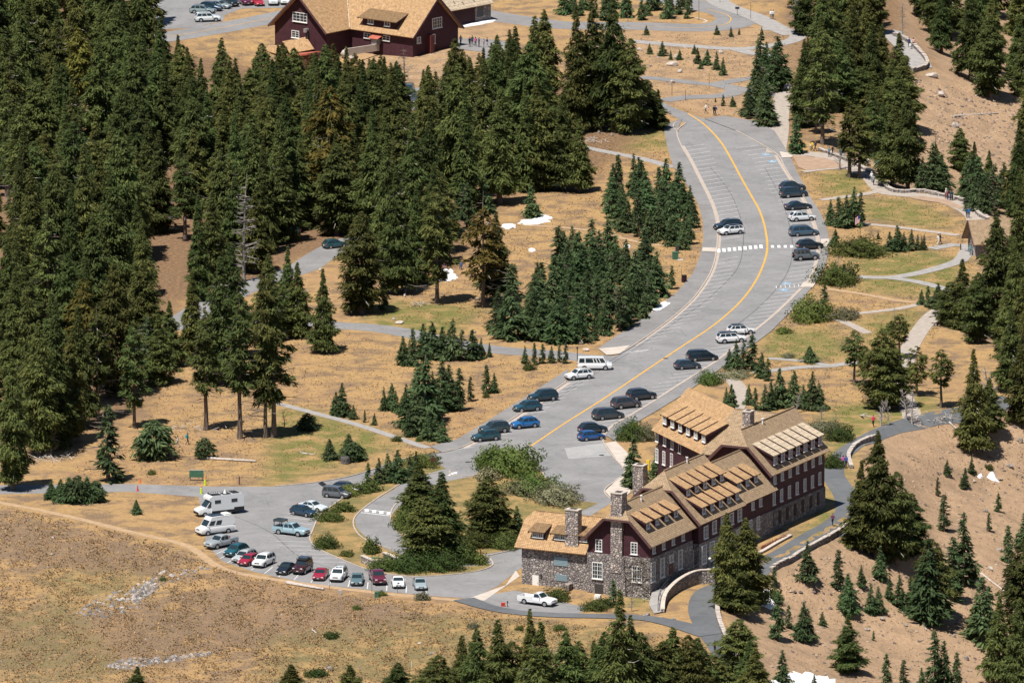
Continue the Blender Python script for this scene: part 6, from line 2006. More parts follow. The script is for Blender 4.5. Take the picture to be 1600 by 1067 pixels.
def plant():
    seen_share()
    marks = []
    for o in D.objects:
        if o.parent is None and o.get('label') and o.get('category') in ('boulder', 'shrub', 'snow patch', 'log', 'brush pile', 'dead tree', 'building', 'hut', 'vine', 'wall', 'car', 'van', 'pickup', 'post', 'pole', 'bin', 'transformer', 'cone', 'sign', 'person', 'lamp post', 'table', 'flagpole'):
            lb = o['label']
            if len(lb.split()) <= 10:
                a, b = project(np.array(o.location))
                marks.append((float(a), float(b), lb))
    live = [t for t in ALLTREES if t['seen'] >= 6 or t['label']]
    names = {}
    for t in live:
        names.setdefault(KINDNAME[t['kind']], []).append(t)
    rest = []
    for k, ts in names.items():
        ts.sort(key=lambda t: (0 if t['label'] and not t['group'] else 1, -t['seen']))
        rest += ts[285:]
        names[k] = ts[:285]
    things = [t for ts in names.values() for t in ts]
    # shared wording first, then single out the one nearest to each named neighbour
    for t in things:
        if t['group'] in TEXT and TEXT[t['group']][1]:
            t['key'] = t['group']
            t['label'], t['group'] = TEXT[t['group']][1], TEXT[t['group']][2]
        else:
            t['key'] = t['group']
    done = set()
    for mx, my, lb in marks:
        best = None
        for i, t in enumerate(things):
            if t['key'] in TEXT and i not in done:
                q = math.hypot(t['px'] - mx, (t['py'] - my) * 1.4)
                if q < 105 and (best is None or q < best[0]):
                    best = (q, i)
        if best:
            t = things[best[1]]
            done.add(best[1])
            t['label'] = TEXT[t['key']][0] + ' nearest the ' + lb
    for key in TEXT:
        ts = [t for i, t in enumerate(things) if t['key'] == key and i not in done]
        if len(ts) > 4:
            for word, f in (('tallest', lambda t: -t['hm']), ('shortest', lambda t: t['hm'])):
                t = min(ts, key=f)
                ts = [q for q in ts if q is not t]
                t['label'] = word + ' plain ' + TEXT[key][0] + ' of its stand'
    for t in things:
        put_tree(t)
    if rest:
        V = []
        lo = crown_mesh('far_crown', 77, 20, 3.9, n=130, per=16, leaf=.6)
        co = np.zeros(len(lo.vertices) * 3, np.float32)
        lo.vertices.foreach_get('co', co)
        co = co.reshape(-1, 3)
        D.meshes.remove(lo)
        g = random.Random(9)
        for t in rest:
            k = t['hm'] / 20
            wk = (.5 + .5 * k) * 1.1 if t['kind'] in ('big', 'tall') else k * 1.3
            a = g.uniform(0, 6.28)
            c = co[:] * [wk, wk, k]
            V.append(np.stack([c[:, 0] * math.cos(a) - c[:, 1] * math.sin(a), c[:, 0] * math.sin(a) + c[:, 1] * math.cos(a), c[:, 2]], -1) + t['p'])
        V = np.concatenate(V)
        tag(link('far_wood', fast_mesh('far_wood', V, np.arange(len(V)), 4), 'needles'), kind='stuff')

def scatter_stones():
    """small loose stones: tetra-like chips, one mesh per deposit"""
    def deposit(name, polys, n, smin, smax, cols, seed, flatten=.6):
        g = np.random.default_rng(seed)
        pts = []
        while len(pts) < n:
            p = polys[g.integers(len(polys))]
            xs, ys = [a for a, b in p], [b for a, b in p]
            x, y = g.uniform(min(xs), max(xs), 64), g.uniform(min(ys), max(ys), 64)
            ok = in_poly(x, y, p)
            pts += list(zip(x[ok], y[ok]))
        pts = pts[:n]
        G = np.array([flat(a, b) for a, b in pts])
        # drop onto the terrain by short iteration
        for _ in range(12):
            z = T(G[:, 0], G[:, 1])
            G2 = np.array([flat(a, b, zz) for (a, b), zz in zip(pts, z)])
            G = G * .5 + G2 * .5
        G[:, 2] = T(G[:, 0], G[:, 1])
        base = np.array([[1, 0, 0], [.3, .95, 0], [-.8, .6, 0], [-.7, -.7, 0], [.5, -.9, 0], [.1, .1, .9]])
        F = np.array([[0, 1, 5], [1, 2, 5], [2, 3, 5], [3, 4, 5], [4, 0, 5]])
        s = smin + (smax - smin) * g.uniform(0, 1, n) ** 2.5
        a = g.uniform(0, 6.28, n)
        B = base[None] * g.uniform(.7, 1.3, (n, 6, 3))
        ca, sa = np.cos(a)[:, None], np.sin(a)[:, None]
        X = B[:, :, 0] * ca - B[:, :, 1] * sa
        Y = B[:, :, 0] * sa + B[:, :, 1] * ca
        V = np.stack([X, Y, B[:, :, 2] * flatten * 1.3], -1) * s[:, None, None] + G[:, None, :]
        Fi = (F[None] + (np.arange(n) * 6)[:, None, None]).reshape(-1)
        c = np.asarray(cols)[g.integers(len(cols), size=n)] * g.uniform(.75, 1.2, (n, 1))
        tint = np.concatenate([np.repeat(c, 6, 0), np.ones((n * 6, 1))], 1)
        me = fast_mesh(name, V.reshape(-1, 3), Fi, 3, tint)
        tag(link(name, me, 'tint'), kind='stuff')
    grey = [(.24, .215, .2), (.16, .145, .14), (.33, .3, .275), (.11, .105, .105)]
    deposit('stone_gully', [[(115, 960), (150, 935), (200, 918), (230, 905), (250, 892), (330, 885), (322, 892), (260, 912), (225, 928), (220, 950), (165, 965)], [(205, 925), (240, 905), (245, 920), (210, 945)]], 800, .08, .5, grey, 1)
    deposit('stone_row', [[(160, 1042), (200, 1028), (260, 1026), (330, 1018), (326, 1025), (250, 1036), (200, 1046)]], 420, .1, .45, grey, 2)
    deposit('scree_stones', [[(1215, 900), (1330, 850), (1420, 700), (1600, 650), (1600, 1067), (1200, 1067)], [(1420, 120), (1600, 160), (1600, 300), (1480, 260)]], 2800, .06, .42, [(.27, .195, .135), (.2, .15, .12), (.33, .25, .18), (.13, .1, .09)], 3)
    deposit('field_stones', [[(1000, 60), (1200, 60), (1160, 200), (1010, 120)], [(0, 800), (700, 960), (1000, 1000), (600, 1067), (0, 1067)], [(560, 90), (720, 80), (700, 140), (600, 130)]], 900, .05, .26, grey, 4)
scatter_stones()

def tufts():
    """dry bunch grass and heath: small leaning blades, the ground cover of meadow and lawns"""
    g = np.random.default_rng(21)
    def field(name, polys, n, hmin, hmax, cols, spread=1.0):
        pts = []
        while len(pts) < n:
            p = polys[g.integers(len(polys))]
            xs, ys = [a for a, b in p], [b for a, b in p]
            x, y = g.uniform(min(xs), max(xs), 256), g.uniform(min(ys), max(ys), 256)
            ok = in_poly(x, y, p)
            pts += list(zip(x[ok], y[ok]))
        pts = np.array(pts[:n])
        dz = (PH / 2 - pts[:, 1])
        dirs = FPX * FW[None] + np.stack([pts[:, 0] - PW / 2, 0 * dz, 0 * dz], -1) + dz[:, None] * UP[None]
        z = np.zeros(n)
        for _ in range(14):
            t = (z - CAM_H) / dirs[:, 2]
            zn = T(dirs[:, 0] * t, dirs[:, 1] * t)
            z = z * .5 + zn * .5
        t = (z - CAM_H) / dirs[:, 2]
        G = np.stack([dirs[:, 0] * t, dirs[:, 1] * t, z], -1)
        clump = waves(G[:, 0] * 2.3, G[:, 1] * 1.3) + .6 * waves(G[:, 0] * 5 + 3, G[:, 1] * 3)
        keep = clump > g.normal(-.1, .7, n)
        for poly in ROADS:
            P = np.asarray(poly)
            keep &= ~in_poly(G[:, 0], G[:, 1], poly)
        G = G[keep]
        m = len(G)
        h = g.uniform(hmin, hmax, m)
        V, Tn = [], []
        c = np.asarray(cols)[g.integers(len(cols), size=m)] * g.uniform(.75, 1.25, (m, 1))
        for k in range(4):
            a = g.uniform(0, 6.28, m)
            w = h * g.uniform(.35, .7, m)
            d = np.stack([np.cos(a), np.sin(a), 0 * a], -1)
            s = np.stack([-np.sin(a), np.cos(a), 0 * a], -1)
            V.append(np.stack([G + s * (w * .5)[:, None] - [0, 0, .03], G - s * (w * .5)[:, None] - [0, 0, .03], G + d * (h * .8)[:, None] + np.array([0, 0, 1]) * (h * g.uniform(.5, 1.0, m))[:, None]], 1))
            Tn.append(c)
        V = np.concatenate(V).reshape(-1, 3)
        Tn = np.repeat(np.concatenate(Tn), 3, 0)
        me = fast_mesh(name, V, np.arange(len(V)), 3, np.concatenate([Tn, np.ones((len(Tn), 1))], 1))
        tag(link(name, me, 'tint'), kind='stuff')
    dry = [(.34, .21, .09), (.27, .165, .08), (.24, .165, .09), (.38, .25, .12), (.2, .145, .09), (.29, .19, .1)]
    heath = [(.17, .125, .09), (.22, .155, .1), (.15, .115, .085), (.3, .19, .09), (.15, .145, .06)]
    meadow = [(0, 790), (100, 810), (300, 860), (350, 890), (500, 925), (700, 945), (900, 975), (1100, 1000), (1120, 1067), (0, 1067)]
    field('meadow_grass', [meadow], 46000, .12, .34, dry)
    field('heath', [meadow], 22000, .10, .26, heath)
    field('dry_grass', [[(260, 520), (450, 500), (640, 540), (900, 575), (720, 690), (600, 720), (300, 760), (60, 755), (200, 690), (260, 600)], [(640, 420), (900, 290), (900, 210), (1040, 210), (1100, 340), (1095, 400), (950, 545), (620, 500)]], 34000, .10, .28, dry)
    field('lawn_grass', [[(1240, 270), (1360, 262), (1540, 350), (1520, 420), (1420, 600), (1300, 660), (1170, 560), (1280, 430)], [(485, 850), (560, 770), (640, 720), (700, 745), (780, 710), (930, 790), (800, 860), (740, 890), (600, 895), (500, 860)]], 34000, .10, .26, dry + [(.13, .15, .045), (.16, .17, .05), (.12, .13, .04)])
    field('slope_grass', [[(1215, 900), (1330, 850), (1420, 700), (1600, 650), (1600, 1067), (1180, 1067)], [(980, 55), (1260, 50), (1220, 200), (1040, 170)]], 12000, .08, .24, [(.2, .14, .09), (.3, .2, .12), (.14, .12, .06)])
tufts()
#@@PART4
# ------------------------------------------------------------------ vehicles
def loft(st, ring):
    """st: stations (x, zb, zt, w); ring: list of (wk, zk)"""
    vs, fs = [], []
    pts = ring + [(-a, b) for a, b in ring[::-1]]
    n = len(pts)
    for x, zb, zt, w in st:
        for wk, zk in pts:
            vs.append((x, wk * w, zb + (zt - zb) * zk))
    for i in range(len(st) - 1):
        for j in range(n):
            fs.append((i * n + j, (i + 1) * n + j, (i + 1) * n + (j + 1) % n, i * n + (j + 1) % n))
    fs.append(tuple(range(n)))
    fs.append(tuple(range((len(st) - 1) * n, len(st) * n))[::-1])
    return vs, fs

def lerp(a, b, t):
    return np.asarray(a) * (1 - t) + np.asarray(b) * t

def window_quad(b0, b1, t0, t1, s0, s1, v0, v1, out=.012):
    q = [lerp(lerp(b0, b1, s), lerp(t0, t1, s), v) for s, v in ((s0, v0), (s1, v0), (s1, v1), (s0, v1))]
    n = np.cross(q[1] - q[0], q[3] - q[0])
    n /= np.linalg.norm(n)
    return [p + n * out for p in q], n

SPEC = {
    # L, W, H, belt z, hood z(front), hood z(base), xs: nose, screen base, screen top, roof rear, rear base, tail z, window splits, wheel r, clearance
    'sedan': dict(L=4.75, W=1.84, H=1.45, belt=.95, hf=.72, hb=.93, sb=.95, st=.10, rr=-1.0, rb=-1.75, tail=1.0, tb=.95, win=[(.04, .46), (.5, .9)], r=.33, c=.2),
    'coupe': dict(L=4.65, W=1.86, H=1.38, belt=.93, hf=.72, hb=.92, sb=.85, st=.05, rr=-.75, rb=-1.7, tail=.98, tb=.92, win=[(.04, .5), (.54, .9)], r=.34, c=.2),
    'hatch': dict(L=4.3, W=1.8, H=1.52, belt=.95, hf=.75, hb=.98, sb=1.05, st=.3, rr=-1.55, rb=-2.0, tail=.95, tb=.62, win=[(.04, .4), (.44, .72), (.76, .95)], r=.33, c=.2),
    'wagon': dict(L=4.8, W=1.84, H=1.6, belt=1.0, hf=.8, hb=1.0, sb=1.1, st=.35, rr=-1.85, rb=-2.3, tail=1.0, tb=.65, win=[(.04, .36), (.4, .68), (.72, .95)], r=.35, c=.24, rails=True),
    'crossover': dict(L=4.6, W=1.86, H=1.68, belt=1.08, hf=.88, hb=1.1, sb=1.1, st=.4, rr=-1.6, rb=-2.15, tail=1.05, tb=.7, win=[(.04, .38), (.42, .72), (.76, .95)], r=.37, c=.26, rails=True),
    'suv': dict(L=4.85, W=1.95, H=1.8, belt=1.15, hf=.98, hb=1.18, sb=1.1, st=.5, rr=-2.0, rb=-2.36, tail=1.15, tb=.75, win=[(.04, .34), (.37, .66), (.69, .96)], r=.39, c=.28, rails=True),
    'minivan': dict(L=5.1, W=2.0, H=1.76, belt=1.08, hf=.82, hb=1.12, sb=1.6, st=.75, rr=-2.1, rb=-2.5, tail=1.1, tb=.7, win=[(.05, .32), (.35, .64), (.67, .96)], r=.35, c=.2, rails=True),
    'box': dict(L=4.3, W=1.82, H=1.75, belt=1.05, hf=.85, hb=1.08, sb=1.1, st=.5, rr=-1.9, rb=-2.1, tail=1.05, tb=.7, win=[(.05, .4), (.43, .7), (.73, .96)], r=.34, c=.22),
    'jeep': dict(L=4.4, W=1.88, H=1.9, belt=1.22, hf=1.12, hb=1.2, sb=.75, st=.45, rr=-1.85, rb=-1.95, tail=1.2, tb=.8, win=[(.06, .4), (.45, .7), (.75, .96)], r=.42, c=.36, spare=True, rails=False),
    'pickup': dict(L=5.7, W=1.98, H=1.88, belt=1.2, hf=1.05, hb=1.2, sb=1.2, st=.55, rr=-.75, rb=-.95, tail=1.15, tb=.75, win=[(.05, .48), (.53, .93)], r=.4, c=.34, bed=True),
    'single_cab': dict(L=5.9, W=2.0, H=1.88, belt=1.2, hf=1.05, hb=1.2, sb=1.25, st=.6, rr=-.15, rb=-.3, tail=1.15, tb=.75, win=[(.08, .9)], r=.4, c=.34, bed=True),
    'passenger_van': dict(L=5.7, W=2.02, H=2.12, belt=1.2, hf=1.05, hb=1.25, sb=2.05, st=1.45, rr=-2.65, rb=-2.8, tail=1.2, tb=.7, win=[(.04, .2), (.23, .31), (.34, .42), (.45, .72), (.76, .95)], r=.37, c=.25),
    'panel_van': dict(L=6.0, W=2.06, H=2.75, belt=1.35, hf=1.1, hb=1.35, sb=2.0, st=1.1, rr=-2.85, rb=-2.95, tail=1.35, tb=.7, win=[(.05, .24), (.3, .5)], r=.36, c=.25, wv=.62, roofload=True),
}
_cars = {}

def car_parts(cls):
    """list of (name, mesh, material key or 'paint', child list)"""
    if cls in _cars:
        return _cars[cls]
    S = SPEC[cls]
    L, W, H, c = S['L'], S['W'], S['H'], S['c']
    hw, xn, xt = W / 2, L / 2, -L / 2
    parts = []
    ring = [(.80, 0), (.95, .06), (1, .30), (1.0, .62), (.965, .86), (.87, 1.0)]
    st = [(xn, c + .16, S['hf'] - .16, hw * .78), (xn - .10, c + .04, S['hf'] - .03, hw * .90), (xn - .45, c, S['hf'] + .04, hw * .97), (xn - .95, c, lerp(S['hf'], S['hb'], .6), hw)]
    st += [(S['sb'], c, S['hb'], hw), (0, c, S['belt'] + .01, hw)]
    if S.get('bed'):
        st += [(S['rb'], c, S['belt'] + .02, hw)]
        bedz = S['belt'] - .02
        st += [(S['rb'] - .05, c, bedz - .45, hw), (xt + .06, c, bedz - .45, hw * .98), (xt, c + .1, bedz - .5, hw * .96)]
    else:
        st += [(S['rb'] + .35, c, S['belt'], hw), (S['rb'], c, S['tail'], hw * .985), (xt + .12, c + .02, S['tail'] - .06, hw * .95), (xt, c + .14, S['tail'] - .2, hw * .85)]
    st = sorted(st, key=lambda q: -q[0])
    mb = MB()
    vs, fs = loft(st, ring)
    mb.mesh_in(vs, fs)
    if S.get('bed'):
        x0, x1 = S['rb'] - .06, xt
        for s in (-1, 1):
            mb.box(((x0 + x1) / 2, s * (hw - .09), bedz - .22), (x0 - x1, .16, .52))
        mb.box((x1 + .06, 0, bedz - .22), (.1, 2 * hw - .35, .5))
    parts.append(('body', mb.build('body', smooth=35), 'paint', []))
    # cabin
    ib, it = .94, .80 if cls not in ('passenger_van', 'panel_van', 'box', 'jeep') else .88
    bz = S['belt'] - .03
    B = [np.array([S['rb'], -hw * ib, bz]), np.array([S['sb'], -hw * ib, bz]), np.array([S['sb'], hw * ib, bz]), np.array([S['rb'], hw * ib, bz])]
    zt = H - .05
    Tt = [np.array([S['rr'], -hw * it, zt - .03]), np.array([S['st'], -hw * it, zt - .03]), np.array([S['st'], hw * it, zt - .03]), np.array([S['rr'], hw * it, zt - .03])]
    mb = MB()
    mb.mesh_in(B + Tt, [(0, 3, 2, 1), (0, 1, 5, 4), (1, 2, 6, 5), (2, 3, 7, 6), (3, 0, 4, 7)])
    xm = (S['st'] + S['rr']) / 2
    rr_, st_ = S['rr'], S['st']
    Rg = []
    for x, z, k in ((rr_ - .02, zt - .04, 1.0), (rr_ + .12, zt + .02, .96), (xm, zt + .05, .94), (st_ - .14, zt + .02, .96), (st_ + .03, zt - .04, 1.0)):
        for y, dz in ((-1, -.02), (-.75, .015), (0, .03), (.75, .015), (1, -.02)):
            Rg.append(np.array([x, y * hw * it * k, z + dz]))
    parts.append(('cabin', mb.build('cabin', smooth=30), 'paint', []))
    mr = MB()
    fs = []
    for i in range(4):
        for j in range(4):
            a = i * 5 + j
            fs.append((a, a + 5, a + 6, a + 1))
    mr.mesh_in(Rg, fs)
    rl = []
    if S.get('rails'):
        mq = MB()
        for s in (-1, 1):
            mq.tube([(st_ - .25, s * hw * it * .86, zt + .03), (st_ - .3, s * hw * it * .86, zt + .1), (rr_ + .3, s * hw * it * .86, zt + .1), (rr_ + .25, s * hw * it * .86, zt + .03)], .025, 5)
        rl.append(('roof_rails', mq.build('roof_rails'), 'trim', []))
    parts.append(('roof', mr.build('roof', smooth=50), 'roofpaint', rl))
    v0, v1 = .12, .9
    for nm, (b0, b1, t0, t1), spl in [('windscreen', (B[1], B[2], Tt[1], Tt[2]), [(.05, .95)]), ('rear_window', (B[3], B[0], Tt[3], Tt[0]), [(.1, .9)])]:
        for s0, s1 in spl:
            q, n = window_quad(b0, b1, t0, t1, s0, s1, .1 if cls != 'panel_van' else .05, .93 if cls != 'panel_van' else   .66)
            if cls == 'panel_van' and nm == 'rear_window':
                continue
            m = MB()
            m.poly(q)
            parts.append((nm, m.build(nm), 'car_glass', []))
    for s0, s1 in S['win']:
        for side in (0, 1):
            m = MB()
            vv = S.get('wv', .9)
            if side == 0:
                q, n = window_quad(B[1], B[0], Tt[1], Tt[0], s0, s1, v0, vv, -.012)
                q = q[::-1]
            else:
                q, n = window_quad(B[2], B[3], Tt[2], Tt[3], s0, s1, v0, vv)
            m.poly(q)
            parts.append(('side_window', m.build('side_window'), 'car_glass', []))
    # wheels
    r = S['r']
    wb = L * .295
    for x in (wb + .06, -wb + .02):
        for s in (-1, 1):
            m = MB()
            m.tube([(x, s * (hw - .21), r), (x, s * (hw + .015), r)], r, 16)
            k = MB()
            k.tube([(x, s * (hw + .0), r), (x, s * (hw + .03), r)], r * .64, 12)
            hub = MB()
            parts.append(('wheel', m.build('wheel', smooth=40), 'tyre', [('rim', k.build('rim', smooth=40), 'rim', [])]))
    m = MB()
    for x in (wb + .06, -wb + .02):
        for s in (-1, 1):
            n = 10
            pts = [(x + (r + .075) * math.cos(a), s * (hw + .006), r + (r + .075) * math.sin(a)) for a in np.linspace(0, math.pi, n)]
            m.poly(pts if s < 0 else pts[::-1])
    m.box((xn - .05, 0, c + .12), (.16, W * .8, .2))
    m.box((xt + .06, 0, c + .14), (.16, W * .8, .2))
    m.box(((xn + xt) / 2, 0, c + .04), (L * .5, W * .97, .12))
    parts.append(('lower_trim', m.build('lower_trim'), 'trim', []))
    m = MB()
    m.box((xn - .06, 0, S['hf'] - .2), (.12, W * .42, .18))
    parts.append(('grille', m.build('grille'), 'trim', []))
    for s in (-1, 1):
        m = MB()
        m.box((xn - .12, s * hw * .66, S['hf'] - .12), (.22, hw * .34, .14))
        parts.append(('headlight', m.build('headlight'), 'lamp_white', []))
        m = MB()
        zz = S['tail'] - .16 if not S.get('bed') else S['belt'] - .22
        m.box((xt + .08, s * hw * .80, zz), (.16, hw * .24, .24))
        parts.append(('taillight', m.build('taillight'), 'lamp_red', []))
        m = MB()
        m.box((S['sb'] - .3, s * (hw + .09), S['belt'] + .1), (.12, .2, .15))
        parts.append(('mirror', m.build('mirror'), 'paint', []))
    m = MB()
    m.box((xn + .005, 0, c + .22), (.03, .36, .14))
    parts.append(('licence_plate', m.build('licence_plate'), 'plate', []))
    m = MB()
    m.box((xt - .005, 0, c + .42), (.03, .36, .14))
    parts.append(('licence_plate', m.build('licence_plate'), 'plate', []))
    if S.get('spare'):
        m = MB()
        m.tube([(xt - .2, 0, 1.0), (xt + .02, 0, 1.0)], .4, 16)
        k = MB()
        k.tube([(xt - .22, 0, 1.0), (xt - .2, 0, 1.0)], .2, 12)
        parts.append(('spare_wheel', m.build('spare_wheel', smooth=40), 'tyre', [('rim', k.build('rim'), 'rim', [])]))
    if S.get('roofload'):
        m = MB()
        m.box((-.1, 0, H + .06), (2.2, 1.3, .06))
        parts.append(('solar_panel', m.build('solar_panel'), 'car_glass', []))
        m = MB()
        m.box((-1.9, 0, H + .1), (1.1, 1.2, .16))
        m.tube([(-2.4, -.5, H + .2), (-1.4, -.5, H + .2)], .05, 5)
        m.tube([(-2.4, .5, H + .2), (-1.4, .5, H + .2)], .05, 5)
        parts.append(('roof_fan', m.build('roof_fan'), 'white_frame', []))
    _cars[cls] = parts
    return parts

def set_mat(o, me, m):
    if len(me.materials) == 0:
        me.materials.append(None)
    o.material_slots[0].link = 'OBJECT'
    o.material_slots[0].material = m

def car(cls, px, py, deg, rgb, name, label, group, roof=None, cat='car', extra=None):
    p = at(px, py)
    p[2] += .02
    o = empty(name, tuple(p), R(deg), label, cat, group)
    for nm, me, mk, kids in car_parts(cls):
        m = paint(rgb) if mk == 'paint' else paint(roof if roof else rgb) if mk == 'roofpaint' else M[mk]
        c = link(nm, me, None, o)
        set_mat(c, me, m)
        for n2, m2, k2, _ in kids:
            d = link(n2, m2, None, c)
            set_mat(d, m2, M[k2])
    if extra:
        extra(o)
    return o

WHITE, BLACK, NAVY, GREY, SILVER = (.74, .74, .73), (.008, .011, .014), (.012, .026, .04), (.045, .052, .058), (.33, .36, .37)
TEAL, TEAL2, BLUE, RED, MAROON, STEEL = (.012, .085, .105), (.015, .06, .07), (.012, .12, .32), (.30, .012, .03), (.10, .012, .022), (.05, .10, .14)
G1, G2, G3, G4 = 'vehicles along the lower edge of the car park', 'vehicles parked at the island kerb', 'cars along the left kerb of the main road', 'cars along the right kerb of the main road'

def ex_box(name, c, s, m):
    def f(o):
        mb = MB()
        mb.box(c, s)
        link(name, mb.build(name), m, o)
    return f

def ex_many(*fs):
    def f(o):
        for q in fs:
            q(o)
    return f

def tailgate(o):
    mb = MB()
    mb.slab([(-2.0, -.75, 1.72), (-2.0, .75, 1.72), (-2.75, .75, 2.15), (-2.75, -.75, 2.15)], .06)
    link('open_tailgate', mb.build('open_tailgate'), 'trim', o)

def open_door(o):
    mb = MB()
    mb.slab([(.5, -.95, .4), (.5, -.95, 1.1), (.1, -1.7, 1.1), (.1, -1.7, .4)], .08)
    link('open_door', mb.build('open_door'), paint(WHITE), o)

def bedrack(o):
    mb = MB()
    for x in (-1.2, -2.5):
        for s in (-1, 1):
            mb.box((x, s * .85, 1.55), (.08, .08, .75))
        mb.box((x, 0, 1.9), (.08, 1.75, .08))
    link('bed_rack', mb.build('bed_rack'), 'trim', o)
    mb = MB()
    mb.box((-1.9, 0, 2.06), (1.7, 1.5, .3))
    link('roof_tent', mb.build('roof_tent'), paint((.03, .045, .05)), o)

def jeep_rack(o):
    mb = MB()
    mb.box((-.6, 0, 1.98), (2.3, 1.6, .08))
    for s in (-1, 1):
        mb.tube([(.5, s * .78, 2.0), (.5, s * .78, 2.2), (-1.75, s * .78, 2.2), (-1.75, s * .78, 2.0)], .03, 5)
    link('roof_rack', mb.build('roof_rack'), 'trim', o)
    mb = MB()
    mb.box((-.5, 0, 2.15), (1.5, 1.2, .25))
    link('roof_bag', mb.build('roof_bag'), paint((.02, .035, .04)), o)

